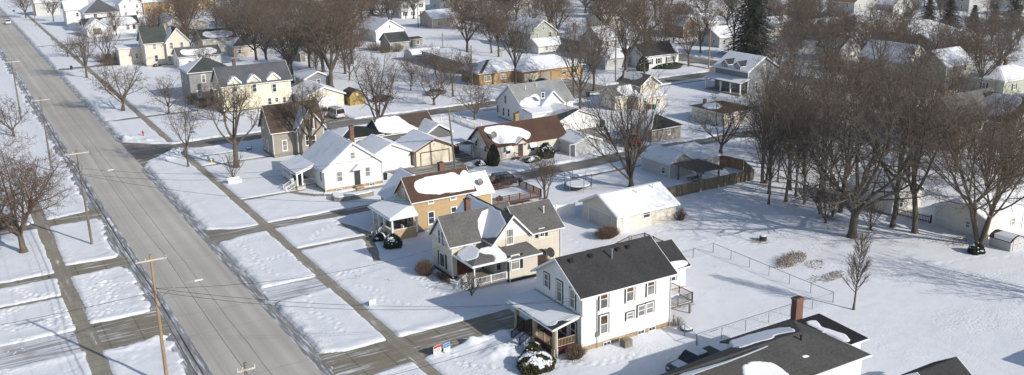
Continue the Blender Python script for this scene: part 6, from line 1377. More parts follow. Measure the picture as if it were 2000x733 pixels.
pk = vehicle('dark pickup truck half hidden by the dark-roofed house, snow on its cab', 53.0, 58.2, R(184), 'pickup', ('dark_green', (.035, .045, .045)), 'pickup_truck', 'pickup', 2)
MB().box(-2.7, -1.05, -.85, .85, 1.16, 1.23).obj('bed_cover', 'tarp', pk)
vehicle('dark saloon car parked on the brick ranch driveway', *G(1060, 166), R(-35), 'sedan', BLK)
vehicle('white van with a roof rack parked by the long cream garage', *G(655, 229), R(95), 'van', WHT, 'parked_van', 'van')
vehicle('silver pickup parked left of the white van', *G(628, 226), R(95), 'pickup', SLV, 'pickup_truck', 'pickup', True)
vehicle('dark car under the small round tree in the side yard', *G(853, 186), R(10), 'sedan', GRY, snow=True)
vehicle('dark car parked behind the thick-trunked tree by the side street', *G(748, 198), R(5), 'sedan', BLK)
vehicle('red pickup behind the fine-branched tree near the alley', *G(1235, 281), R(70), 'pickup', RED, 'pickup_truck', 'pickup')
vehicle('snow-topped dark car left of two before the cream garage', *G(368, 66), R(-80), 'suv', GRY, snow=2)
vehicle('snow-topped blue car right of two before the cream garage', *G(384, 65), R(-82), 'sedan', DKB, snow=2)
vehicle('white car driving away up the main road', 23.6, 421, R(90), 'suv', WHT, 'moving_car')
vehicle('black car on the driveway cut off by the left edge of the view', 2.6, 138.6, R(183), 'suv', BLK)
vehicle('grey car parked before the picture-window bungalow', 193.5, 113.0, R(10), 'sedan', SLV)
vehicle('dark car parked beside the brown-roofed white house at the top right', *G(1772, 33), R(30), 'suv', BLK)

# ------------------------------------------------------------------ poles and cables
POLE = {}
def utility_pole(label, x, y, h, arm=2.5, lamp=0, transformer=False, lean=(0, 0), m='pole_wood', armdir=(1, 0.0)):
    t = thing('utility_pole', label, 'utility pole', (x, y))
    top = (x+lean[0], y+lean[1], h)
    MB().tube([(x, y, -.2), ((x+top[0])/2, (y+top[1])/2, h*.5), top], [.17, .145, .11], 10).obj('pole', m, t, t)
    ax, ay = armdir
    if arm:
        ca = MB(); ca.bar((top[0]-ax*arm/2, top[1]-ay*arm/2-.13, h-.45), (top[0]+ax*arm/2, top[1]+ay*arm/2-.13, h-.45), .1, .13); ca.obj('crossarm', 'arm_wood', t, t)
        for u in (-.46, -.18, .46): MB().lathe((top[0]+ax*arm*u, top[1]+ay*arm*u-.13), [(.035, h-.385), (.06, h-.33), (.035, h-.29), (.055, h-.24), (.02, h-.2)], 8).obj('insulator', 'lamp_glass', t, t)
        MB().bar((top[0]-ax*.7, top[1]-.13, h-.5), (top[0], top[1]-.13, h-1.1), .04).bar((top[0]+ax*.7, top[1]-.13, h-.5), (top[0], top[1]-.13, h-1.1), .04).obj('brace', 'galv', t, t)
    if transformer: MB().lathe((top[0]+.05, top[1]-.38), [(.2, h-2.6), (.25, h-2.55), (.25, h-1.75), (.2, h-1.68), (.08, h-1.6)], 14).obj('transformer', 'galv', t, t)
    if lamp:
        z = h*.66; ar = MB().tube([(top[0]+.1, top[1], z), (top[0]+lamp*.35, top[1], z+.75), (top[0]+lamp*.75, top[1], z+1.05), (top[0]+lamp, top[1], z+1.1)], .035, 6); o = ar.obj('lamp_arm', 'galv', t, t)
        MB().hexa([(top[0]+lamp-.1, top[1]-.12, z+1.03), (top[0]+lamp+.65, top[1]-.1, z+1.05), (top[0]+lamp+.65, top[1]+.1, z+1.05), (top[0]+lamp-.1, top[1]+.12, z+1.03)], [(top[0]+lamp-.1, top[1]-.08, z+1.18), (top[0]+lamp+.6, top[1]-.07, z+1.16), (top[0]+lamp+.6, top[1]+.07, z+1.16), (top[0]+lamp-.1, top[1]+.08, z+1.18)]).obj('lamp_head', 'lamp_glass', o, t)
    POLE[label] = (top, h); return t
PX = 12.3
utility_pole('nearest brown wooden pole with crossarm and long lamp arm over the main road', PX, 81.0, 12.35, 2.6, 3.4)
utility_pole('second wooden pole, with grey transformer and lamp arm, beside the spreading roadside tree', PX, 125.2, 12.4, 2.8, 3.3, True, (-.15, 0), 'grey_wood')
utility_pole('third grey wooden pole up the main road, crossarm above the left kerb', PX-.1, 168.0, 12.2, 2.8, 0, False, (0, 0), 'grey_wood')
utility_pole('fourth wooden pole with transformer at the left edge of the main road', 11.6, 216.0, 12.4, 2.8, 0, True, (0, 0), 'grey_wood')
utility_pole('wooden pole whose top and crossarm peek in at the bottom edge', 13.6, 57.5, 11.9, 1.2, 0, False, (0, 0), 'grey_wood')
utility_pole('thin leaning wooden pole without crossarm in front of the cream garage', 67.2, 131.2, 10.0, 0, 0, False, (-.5, .6), 'grey_wood')
utility_pole('slim grey pole with a short lamp arm left of the brick ranch', 104.6, 194.0, 9.5, 0, -2.2, False, (0, 0), 'grey_wood')
utility_pole('brown leaning pole at the snowy avenue corner', *G(1384, 132), 10.0, 0, 0, False, (.5, .4))
utility_pole('thin dark pole standing behind the two-gabled beige house', *G(1202, 161), 11.5, 0, 0, False, (0, 0), 'grey_wood')
utility_pole('thin wooden pole on the far roadside lawn between two bare trees', *G(70, 51), 11.0, 1.6, 0, False, (0, 0), 'pole_wood')
utility_pole('thin pole in the middle of the open back yard', *G(817, 54), 9.0, 0, 0, False, (0, 0), 'grey_wood')
utility_pole('dark pole rising behind the flat tan shed', *G(866, 118), 7.5, 0, 0, False, (0, 0), 'pole_wood')
utility_pole('thin pole beside the small blue spruce at the upper right', *G(1923, 66), 11.0, 0, 0, False, (0, 0), 'pole_wood')
def cable(label, a, b, sag, r=0.016, group='cables strung along the main road', n=14):
    P = []
    for i in range(n+1):
        u = i/n; P.append((a[0]+(b[0]-a[0])*u, a[1]+(b[1]-a[1])*u, a[2]+(b[2]-a[2])*u-4*sag*u*(1-u)))
    mb = MB().tube(P, r, 4); one_thing('overhead_cable', label, 'cable', mb, 'wire', group)
ys = [37.0, 81.0, 125.2, 168.0, 216.0, 262.0]
for u in (-1.2, 1.2):
    P = []
    for y0, y1 in zip(ys[:-1], ys[1:]):
        for i in range(12): k = i/12; P.append((PX+u, y0+(y1-y0)*k, 12.05-4*.6*k*(1-k)))
    one_thing('overhead_cable', 'thin power cable along the left kerb from crossarm to crossarm', 'cable', MB().tube(P, .016, 4), 'wire', 'power cables on the crossarms')
for j, (z, u) in enumerate(((9.2, -.12), (8.7, .13), (8.2, -.14))):
    P = []
    for y0, y1 in zip(ys[:-1], ys[1:]):
        for i in range(12): k = i/12; P.append((PX+u, y0+(y1-y0)*k, z-4*.75*k*(1-k)))
    one_thing('overhead_cable', 'thick dark cable slung from pole to pole below the crossarms', 'cable', MB().tube(P, .024, 5), 'wire', 'lower cables along the main road')
W_ = (48.2, 66.3, 5.1)
for dz, tgt, lab, sg in ((9.3, W_, 'service cable from the nearest pole to the white house wall', 1.2), (9.0, (46.5, 66.4, 5.7), 'lower service cable from the nearest pole to the white house corner', 1.5), (9.3, (44.8, 89.2, 4.4), 'service cable crossing the road to the beige house', 1.2)):
    cable(lab, (PX, 81.0, dz), tgt, sg, .018, 'service cables across the road')
cable('service cable crossing the road to the tan house', (PX, 125.2, 9.2), (48.2, 105.8, 4.6), 1.4, .018, 'service cables across the road')
cable('service cable crossing the road to the white cottage gable', (PX, 125.2, 9.3), (45.2, 129.8, 3.7), 1.2, .018, 'service cables across the road')
cable('second cable to the white cottage gable, higher on the wall', (PX, 125.2, 10.0), (53.9, 129.8, 4.4), 1.6, .018, 'service cables across the road')
cable('cable from the nearest pole down to the left over the snowy lawn', (PX, 81.0, 9.0), (-22, 98, 4.5), .9, .018, 'service cables to the left')
cable('cable from the bottom-edge pole over the front lawns to the white house porch corner', (13.6, 57.5, 9.0), (46.3, 66.3, 4.2), 1.0, .018, 'service cables across the road')
cable('cable from the leaning pole to the bungalow gable', (66.7, 131.8, 9.6), (73.4, 134.0, 5.0), .8, .016, 'service cables across the road')
cable('cable from the slim lamp pole to the brick ranch roof', (104.6, 194.0, 9.2), (111, 196.5, 5.2), .6, .016, 'service cables across the road')
# ------------------------------------------------------------------ trees
def rv(rng): 
    while True:
        v = (rng.uniform(-1, 1), rng.uniform(-1, 1), rng.uniform(-1, 1)); l = v[0]**2+v[1]**2+v[2]**2
        if 0.01 < l < 1: l = l**.5; return (v[0]/l, v[1]/l, v[2]/l)
def nrm(v):
    l = math.sqrt(v[0]*v[0]+v[1]*v[1]+v[2]*v[2]) or 1; return (v[0]/l, v[1]/l, v[2]/l)
def crs(a, b): return (a[1]*b[2]-a[2]*b[1], a[2]*b[0]-a[0]*b[2], a[0]*b[1]-a[1]*b[0])
def limb(V, F, p, d, L, r0, r1, ns, wan, trop, sides, rng):
    """one tapering wandering stem; returns its points, directions and radii"""
    x = nrm(crs(d, (0, 0, 1) if abs(d[2]) < .9 else (1, 0, 0))); y = crs(x, d)
    pts = []; dirs = []; rad = []; o = len(V); cs = [(math.cos(6.2832*k/sides), math.sin(6.2832*k/sides)) for k in range(sides)]
    st = L/ns
    for i in range(ns+1):
        r = r0+(r1-r0)*i/ns; pts.append(p); dirs.append(d); rad.append(r)
        for c, s in cs: V.append((p[0]+r*(c*x[0]+s*y[0]), p[1]+r*(c*x[1]+s*y[1]), p[2]+r*(c*x[2]+s*y[2])))
        if i < ns:
            w = rv(rng); d = nrm((d[0]+wan*w[0], d[1]+wan*w[1], d[2]+wan*w[2]+trop)); p = (p[0]+d[0]*st, p[1]+d[1]*st, p[2]+d[2]*st)
    for i in range(ns):
        for k in range(sides):
            k2 = (k+1) % sides; a = o+i*sides; F.append((a+k, a+k2, a+sides+k2, a+sides+k))
    return pts, dirs, rad
def at(pts, dirs, rad, t):
    f = t*(len(pts)-1); i = min(int(f), len(pts)-2); u = f-i
    p = tuple(pts[i][k]*(1-u)+pts[i+1][k]*u for k in range(3)); return p, dirs[i], rad[i]*(1-u)+rad[i+1]*u
def side_dir(d, ang, az):
    x = nrm(crs(d, (0, 0, 1) if abs(d[2]) < .95 else (1, 0, 0))); y = crs(x, d); s, c = math.sin(ang), math.cos(ang)
    return nrm(tuple(c*d[k]+s*(math.cos(az)*x[k]+math.sin(az)*y[k]) for k in range(3)))
def bare_tree(seed, H=16.0, trunk=.25, r=.32, limbs=7, ang=(25, 50), lim=.62, cnt=(8, 8, 7), ratio=(.52, .42, .34), trop=.09, leader=0.0, stems=1, wig=.12, rt=.013, spread=(42, 74), limb_t=.6, stub=0):
    rng = random.Random(seed); TV, TF, CV, CF = [], [], [], []
    lim0 = []
    for s_ in range(stems):
        d0 = nrm((rng.uniform(-.06, .06), rng.uniform(-.06, .06), 1)) if stems == 1 else side_dir((0, 0, 1), R(rng.uniform(8, 22)), 6.283*s_/stems+rng.uniform(-.4, .4))
        p0 = (0, 0, -.15) if stems == 1 else (.12*d0[0]*4, .12*d0[1]*4, -.15)
        th = H*trunk if not leader else H*leader
        rr = r if stems == 1 else r*.6
        pts, dirs, rad = limb(TV, TF, p0, d0, th, rr*1.12, rr*(.72 if not leader else .12), 6 if not leader else 10, .05, .02, 9, rng)
        if stems == 1: # root flare
            limb(TV, TF, (0, 0, -.2), (0, 0, 1), .9, rr*1.7, rr*1.05, 3, 0, 0, 9, rng)
        n = limbs if stems == 1 else max(2, limbs//stems+1)
        for i in range(n):
            if leader: t = .25+.72*(i+.5)/n
            else: t = limb_t+(1-limb_t)*(i+1)/n
            p, d, q = at(pts, dirs, rad, min(t, .999))
            a = R(rng.uniform(*ang)); az = i*2.399+rng.uniform(-.35, .35)+s_
            if i == n-1 and not leader: a *= .25
            L = H*lim*rng.uniform(.8, 1.12)*(1-.72*(t if leader else 0))
            lim0.append((p, side_dir(d, a, az), L, q*(rng.uniform(.5, .72) if not leader else .45)))
    def sub(src, nch, rat, a0, a1, V, F, ns, sides, wan, tp, tmin, out):
        pts, dirs, rad, L = src
        for i in range(nch):
            t = tmin+(1-tmin)*(i+.6)/nch
            p, d, q = at(pts, dirs, rad, min(t, .995))
            l = L*rat*rng.uniform(.75, 1.2)*(1.12-.55*t); rr_ = max(rt, q*rng.uniform(.5, .68))
            b = limb(V, F, p, side_dir(d, R(rng.uniform(a0, a1)), i*2.4+rng.uniform(-.6, .6)), l, rr_, max(rt*.7, rr_*.35), ns, wan, tp, sides, rng)
            out.append((*b, l))
    lev1 = []
    for p, d, L, q in lim0:
        b = limb(TV, TF, p, d, L, q, max(.03, q*.22), 7, wig, trop, 7, rng); lev1.append((*b, L))
    lev2 = []
    for s in lev1: sub(s, cnt[0], ratio[0], spread[0]-4, spread[1]-4, TV, TF, 5, 5, .14, trop*.7, .22 if not stub else .45, lev2)
    lev3 = []
    for s in lev2: sub(s, cnt[1], ratio[1], spread[0], spread[1], CV, CF, 3, 3, .16, trop*.5, .18, lev3)
    lev4 = []
    for s in lev3: sub(s, cnt[2], ratio[2]*1.3, spread[0]-5, spread[1], CV, CF, 2, 3, .15, .06, .15, lev4)
    a = MB(); a.v, a.f = TV, TF; c = MB(); c.v, c.f = CV, CF
    return a, c
KIND = {}
def proto(key, H, bark, twig, **k):
    a, c = bare_tree(H=H, **k)
    KIND[key] = (a.obj('trunk', bark, mesh_only=True, smooth=True), c.obj('crown', twig, mesh_only=True), H)
proto('oak1', 15, 'bark', 'twig_red', seed=11, trunk=.22, r=.36, limbs=9, ang=(28, 64), lim=.68, cnt=(11, 11, 10), trop=.10, wig=.15)
proto('oak2', 15, 'bark', 'twig', seed=12, trunk=.24, r=.34, limbs=7, ang=(28, 58), lim=.64, cnt=(8, 9, 8), trop=.10, wig=.15)
proto('elm1', 20, 'bark_dark', 'twig', seed=21, trunk=.24, r=.42, limbs=9, ang=(18, 52), lim=.64, cnt=(9, 9, 8), trop=.045, wig=.1, rt=.017)
proto('elm2', 20, 'bark_dark', 'twig', seed=22, trunk=.30, r=.40, limbs=8, ang=(16, 50), lim=.60, cnt=(9, 9, 8), trop=.045, wig=.12, rt=.017)
proto('elm3', 18, 'bark_dark', 'twig_red', seed=23, trunk=.26, r=.36, limbs=9, ang=(18, 56), lim=.60, cnt=(9, 9, 8), trop=.05, wig=.12, rt=.017)
proto('tall1', 20, 'bark_dark', 'twig_grey', seed=31, trunk=.42, r=.30, limbs=7, ang=(18, 50), lim=.50, cnt=(8, 7, 7), trop=.06, wig=.13, limb_t=.4)
proto('tall2', 20, 'bark_dark', 'twig', seed=32, trunk=.38, r=.32, limbs=7, ang=(16, 46), lim=.54, cnt=(8, 8, 7), trop=.05, wig=.14, limb_t=.45)
proto('gnarl', 21, 'bark_dark', 'twig_grey', seed=35, trunk=.30, r=.46, limbs=10, ang=(22, 78), lim=.52, cnt=(9, 8, 7), trop=.05, wig=.2, limb_t=.35)
proto('elm4', 19, 'bark_dark', 'twig_grey', seed=24, trunk=.34, r=.36, limbs=9, ang=(16, 55), lim=.58, cnt=(9, 9, 8), trop=.06, wig=.15, rt=.016, limb_t=.45)
proto('oak3', 14, 'bark', 'twig_grey', seed=13, trunk=.26, r=.34, limbs=9, ang=(35, 75), lim=.60, cnt=(9, 9, 8), trop=.12, wig=.17, limb_t=.45)
proto('round1', 9, 'bark', 'twig', seed=41, trunk=.2, r=.22, limbs=7, ang=(30, 60), lim=.70, cnt=(8, 8, 6), trop=.12, wig=.16, rt=.012)
proto('round2', 9, 'bark', 'twig_red', seed=42, trunk=.22, r=.20, limbs=7, ang=(30, 62), lim=.66, cnt=(8, 8, 6), trop=.12, wig=.16, rt=.012)
proto('fine1', 15, 'bark_dark', 'twig_grey', seed=51, trunk=.16, r=.34, limbs=10, ang=(10, 42), lim=.78, cnt=(9, 8, 7), trop=.05, wig=.08, stems=1, spread=(24, 42), limb_t=.45)
proto('stems', 10, 'bark', 'twig', seed=55, trunk=.34, r=.26, limbs=12, ang=(14, 38), lim=.58, cnt=(7, 7, 6), trop=.05, wig=.1, stems=4, spread=(28, 46), rt=.011)
proto('bigstems', 19, 'bark', 'twig', seed=56, trunk=.34, r=.42, limbs=20, ang=(14, 60), lim=.56, cnt=(9, 9, 7), trop=.05, wig=.13, stems=4, spread=(34, 62), rt=.013)
proto('spire', 8, 'bark', 'twig', seed=61, r=.1, leader=.97, limbs=44, ang=(30, 56), lim=.36, cnt=(7, 4, 3), trop=.10, wig=.06, rt=.0065, spread=(24, 40))
proto('young', 13, 'bark', 'twig_grey', seed=65, trunk=.35, r=.17, limbs=7, ang=(18, 44), lim=.55, cnt=(7, 7, 6), trop=.07, wig=.12, rt=.011, limb_t=.5)
proto('pollard', 13, 'bark', 'twig', seed=71, trunk=.36, r=.36, limbs=7, ang=(22, 56), lim=.62, cnt=(9, 8, 7), trop=.08, wig=.2, rt=.012, stub=1)
proto('shrub', 4, 'bark', 'twig', seed=75, trunk=.1, r=.09, limbs=9, ang=(12, 40), lim=.85, cnt=(5, 4, 4), trop=.02, wig=.08, rt=.008, stems=1, spread=(18, 34))
FOOT = []
for o in list(COL.objects):
    if o.type == 'EMPTY' and o.get('category') in ('house', 'garage', 'shed', 'annex', 'hut'):
        xs = []; ys = []
        for c in o.children:
            if c.name.split('.')[0] == 'wall': 
                for v in c.data.vertices: xs.append(v.co.x+o.location.x); ys.append(v.co.y+o.location.y)
        if xs: FOOT.append((min(xs), max(xs), min(ys), max(ys)))
def tree(kind, x, y, H, label, group=None, rot=None, name='bare_tree', cat='tree', wide=1.0):
    a, c, h0 = KIND[kind]; t = thing(name, label, cat, (x, y, 0.03), group); s = H/h0
    t.scale = (s*wide, s*wide, s); t.rotation_euler = (0, 0, random.uniform(0, 6.28) if rot is None else rot)
    for nm, me in (('trunk', a), ('crown', c)):
        o = bpy.data.objects.new(nm, me); COL.objects.link(o); o.parent = t
    PLACED.append((x, y)); return t
PLACED = []
T = [('oak1', 47, 494, 14.6, 'broad reddish-brown bare tree overhanging the left lawn beside the transformer pole', 1.05), ('round1', 27, 267, 8.6, 'small bare tree at the left edge across the main road', 1.0),
 ('young', 368, 327, 13.7, 'slim bare tree on the roadside strip just short of the side street', .8), ('pollard', 462, 328, 14.5, 'thick-trunked bare tree with few crooked limbs in front of the shingled corner house', 1.0),
 ('round2', 241, 217, 12.6, 'wide low-crowned bare tree on the roadside lawn before the yellow dormer house', 1.05), ('oak2', 170, 153, 14.5, 'tall forked bare tree on the roadside lawn before the cream house', .8),
 ('round2', 133, 112, 6.6, 'low brown bushy tree beside the main road', 1.3), ('young', 187, 95, 10.5, 'thin bare tree in front of the white ranch with the bay window', .8),
 ('elm3', 51, 36, 12.5, 'bare round tree beside the road at the top left', 1.0), ('elm2', 105, 43, 11.8, 'bare upright tree right of the far roadside pole', .9),
 ('pollard', 582, 299, 13.4, 'many-limbed bare tree growing right against the shingled corner house', .95), ('oak2', 742, 275, 18.4, 'massive dark bare tree standing at the near edge of the side street', .85),
 ('elm1', 647, 172, 23.5, 'huge spreading elm in the yard behind the yellow house', 1.0), ('elm2', 572, 163, 20.5, 'tall elm at the right end of the slate-grey roof', .8),
 ('round1', 848, 206, 8.6, 'small rounded bare tree on the strip beyond the side street', 1.15), ('round2', 928, 235, 8.8, 'low domed reddish tree in front of the white house with the pale roof', 1.2),
 ('young', 885, 190, 12.5, 'thin-crowned bare tree beside the tan flat-roofed shed', 1.2), ('elm1', 762, 63, 17.0, 'tall dark tree at the left of the open back yard', .8),
 ('elm3', 912, 107, 18.5, 'broad-crowned bare tree on the right side of the open back yard', 1.0), ('elm2', 974, 112, 16.5, 'bare tree behind the left end of the brick ranch roof', .8), ('elm3', 960, 105, 15.5, 'second bare tree crowding the back of the brick ranch roof', .8),
 ('elm2', 1007, 171, 21.0, 'straight-trunked bare tree in front of the brick ranch', .75), ('young', 1121, 193, 21.0, 'tall thin tree at the near edge of the side street behind its forked neighbour', .8),
 ('tall2', 1133, 218, 18.0, 'slender forked bare tree on the snowy lot right of the pale-roofed house', .9), ('elm1', 1222, 141, 19.5, 'big dark elm with heavy trunk beside the small white house', .95),
 ('elm3', 1345, 131, 15.0, 'bare tree with broom-like crown on the snowy avenue corner', .75), ('elm3', 1368, 104, 14.0, 'bare tree across the avenue, left of the grey house', .8), ('tall1', 1432, 106, 20.5, 'tall straight tree in front of the grey house across the avenue', .8), ('elm2', 1315, 85, 14.5, 'bare tree up the avenue beside its left kerb', .9),
 ('round1', 1407, 304, 11.6, 'bare open-crowned tree on the snow behind the brown fence', 1.0), ('fine1', 1233, 368, 15.6, 'dense fine-twigged tree standing behind the cream garage roof', 1.0), ('stems', 1065, 391, 6.6, 'small many-stemmed tree beside the wooden deck', 1.05),
 ('spire', 1667, 607, 8.2, 'slender young tree with upswept twigs alone in the back field', 1.0), ('shrub', 921, 579, 2.6, 'tiny dark bare tree in the snow before the beige house porch', 1.3), ('shrub', 455, 352, 4.2, 'bare vase-shaped shrub growing in the white picket planter', 1.0),
 ('tall1', 1542, 372, 19.5, 'leftmost thick trunk of the dark row at the edge of the field', .95), ('young', 1554, 384, 16.0, 'thin trunk close behind the leftmost of the dark row', .8), ('young', 1519, 358, 12.0, 'leaning thin tree left of the dark trunk row', .9), ('tall2', 1599, 396, 20.0, 'third dark tree of the row, forked low', .95), ('young', 1571, 388, 14.0, 'spindly tree between two thick trunks of the row', .9),
 ('tall1', 1641, 416, 19.5, 'dark tree just behind the great gnarled one', .9), ('gnarl', 1664, 465, 22.5, 'great gnarled tree with the stoutest trunk at the edge of the field', 1.0), ('tall2', 1743, 445, 22.0, 'tall leaning tree in front of the small white house', .85), ('tall1', 1786, 457, 22.5, 'tall straight-trunked tree right in front of the dark picket fence', .95),
 ('tall2', 1774, 345, 18.0, 'left one of two dark trunks deep behind the small white house', .8), ('tall1', 1787, 346, 18.0, 'right one of two dark trunks deep behind the small white house', .8), ('bigstems', 1912, 480, 19.0, 'big multi-stemmed tree beside the little barrel-roofed shed', .95), ('tall2', 1489, 359, 18.5, 'pair-trunked tall tree left of the dark row', .85), ('tall1', 1496, 360, 17.0, 'tall tree touching the pair-trunked one left of the row', .8),
 ('elm1', 1915, 180, 14.5, 'wide multi-limbed tree with sunlit trunk before the picture-window bungalow', 1.15), ('oak2', -42, 600, 11.0, 'bare tree outside the left edge whose twigs reach over the lawn', 1.0), ('elm3', 1040, 68, 15.5, 'dark vase-shaped tree before the snow roofs at upper centre', .9), ('elm1', 1072, 62, 16.0, 'dark forked tree right of the vase-shaped one at upper centre', .9), ('elm3', 1160, 178, 20.5, 'tall brown tree before the shaded grey house', .7),
 ('elm2', 1258, 150, 14.0, 'slanting multi-trunk tree beside the big dark elm', .8), ('elm3', 1290, 120, 15.0, 'bare crown over the white bungalow roof', .9), ('tall2', 660, 118, 17.0, 'bare tree behind the huge spreading elm', .9), ('elm2', 520, 108, 17.0, 'pale-trunked tree left of the elm at the slate roof', .7), ('elm3', 455, 88, 15.0, 'bare tree in front of the white bungalow with the deep porch', .9), ('oak2', 400, 145, 8.5, 'brown shrubby tree close to the grey hip-roofed house', 1.1), ('round1', 300, 52, 9.0, 'bare tree behind the cream house chimney', 1.2), ('round2', 330, 222, 9.0, 'thin crowned tree left of the yellow dormer house', .9), ('round1', 440, 238, 9.5, 'crooked tree before the yellow dormer house wall', 1.0)]
for k, px, py, H, lab, wd in T:
    x, y = (50.3, 150.9) if (px, py) == (582, 299) else G(px, py); tree(k, x, y, H, lab, None, None, wide=wd)
def free(x, y, gap, pad=1.2):
    if any((x-a)**2+(y-b)**2 < gap*gap for a, b in PLACED): return False
    if any(f[0]-pad < x < f[1]+pad and f[2]-pad < y < f[3]+pad for f in FOOT): return False
    if 164.5 < x < 176 or 168 < y < 177.5 and x < 168 or 14 < x < 27: return False
    return True
rt_ = random.Random(5)
KEEP = ((1405, 1520, 60, 185), (1865, 1935, 25, 105), (1770, 1880, 45, 95), (1885, 2010, 150, 300), (1640, 1790, 38, 75), (690, 930, 60, 135), (1430, 1500, 140, 250))
def scatter(n, pxr, pyr, gap, kinds, Hr, label, group, wide=(.8, 1.05)):
    k = 0; tries = 0
    while k < n and tries < 6000:
        tries += 1; px = rt_.uniform(*pxr); py = rt_.uniform(*pyr); x, y = G(px, py)
        if not free(x, y, gap) or any(a < px < b and c < py < d for a, b, c, d in KEEP): continue
        tree(rt_.choice(kinds), x, y, rt_.uniform(*Hr), label, group, rt_.uniform(0, 6.28), wide=rt_.uniform(*wide)); k += 1
scatter(27, (1490, 1880), (165, 345), 5.6, ['tall1', 'tall2', 'elm3', 'young', 'elm2', 'elm4'], (11, 17), 'bare brown tree in the thick wood behind the dark trunk row', 'wood behind the trunk row')
scatter(7, (1880, 2030), (305, 400), 6, ['tall2', 'elm3', 'tall1'], (10, 15), 'bare brown tree crowding the houses at the right edge', 'trees at the right edge')
scatter(34, (1440, 2000), (85, 190), 7, ['elm3', 'elm2', 'tall2', 'elm4', 'oak3'], (10, 16), 'bare brown tree between the snow-roofed ranches at the right', 'trees among the right-hand ranches')
scatter(28, (1300, 2010), (10, 90), 8, ['elm3', 'elm1', 'elm4', 'oak1', 'oak3'], (10, 15), 'bare tree in the far haze of crowns at the upper right', 'far trees at upper right', (1.0, 1.3))
scatter(36, (950, 1420), (-25, 105), 8, ['elm3', 'elm2', 'elm4', 'oak1', 'oak3'], (12, 18), 'bare tree among the snow roofs at upper centre', 'far trees at upper centre', (1.0, 1.35))
scatter(44, (300, 960), (-30, 85), 8, ['elm3', 'elm2', 'oak1', 'elm4', 'oak3'], (13, 19), 'bare brown tree in the upper left neighbourhood', 'far trees at upper left', (.95, 1.3))
scatter(14, (440, 720), (75, 150), 6.5, ['elm3', 'elm2', 'elm4', 'oak3'], (14, 20), 'bare tree in the elm grove behind the yellow dormer house', 'elm grove', (.95, 1.2))
scatter(9, (120, 420), (-25, 40), 12, ['elm3', 'elm2', 'oak1'], (10, 14), 'bare tree among the far houses at the top left', 'far trees at top left')
scatter(6, (610, 720), (85, 160), 7, ['round2', 'elm4', 'oak3'], (8, 13), 'brown bare tree at the edge of the grey shed yard', 'trees by the shed yard')
scatter(7, (800, 935), (140, 190), 6, ['round2', 'round1', 'stems'], (6, 9), 'small bare tree before the flat tan shed', 'small trees before the tan shed')
scatter(5, (200, 330), (30, 125), 12, ['round2', 'elm3', 'stems'], (7, 11), 'bare yard tree among the cream and white houses', 'yard trees up the street')
scatter(6, (300, 470), (40, 112), 8, ['elm3', 'elm4', 'round2'], (10, 15), 'bare tree between the cream house and the elm grove', 'trees left of the elm grove')
scatter(5, (1500, 1640), (345, 400), 2.6, ['young', 'tall2'], (13, 18), 'thin trunk filling the dark row at the edge of the field', 'thin trunks of the row')
# shrubs
def shrub(label, x, y, H, wide=1.0, group=None, kind='shrub'): return tree(kind, x, y, H, label, group, None, 'bare_shrub', 'shrub', wide)
def twig_bush(label, x, y, rx, ry, h, n, m='twig_red', seed=1, group=None):
    rr = random.Random(seed); V, F = [], []
    for i in range(n):
        a = rr.random()*6.283; q = math.sqrt(rr.random()); bx, by = rx*.4*q*math.cos(a), ry*.4*q*math.sin(a)
        tx, ty = rx*q*math.cos(a)*1.0, ry*q*math.sin(a); tz = h*math.sqrt(max(.05, 1-q*q*.8))*rr.uniform(.75, 1.02)
        d = nrm((tx-bx, ty-by, tz)); L = math.sqrt((tx-bx)**2+(ty-by)**2+tz*tz)
        b = limb(V, F, (bx, by, 0), d, L, .014, .007, 3, .1, .0, 3, rr)
        for j in range(4):
            p, dd, q2 = at(*b, rr.uniform(.45, .98)); limb(V, F, p, side_dir(dd, R(rr.uniform(20, 55)), rr.random()*6.28), L*.22, .008, .005, 1, 0, 0, 3, rr)
    mb = MB(); mb.v, mb.f = V, F; o = mb.obj('bare_shrub', m); o.location = (x, y, 0.02); return tag(o, label, 'shrub', group)
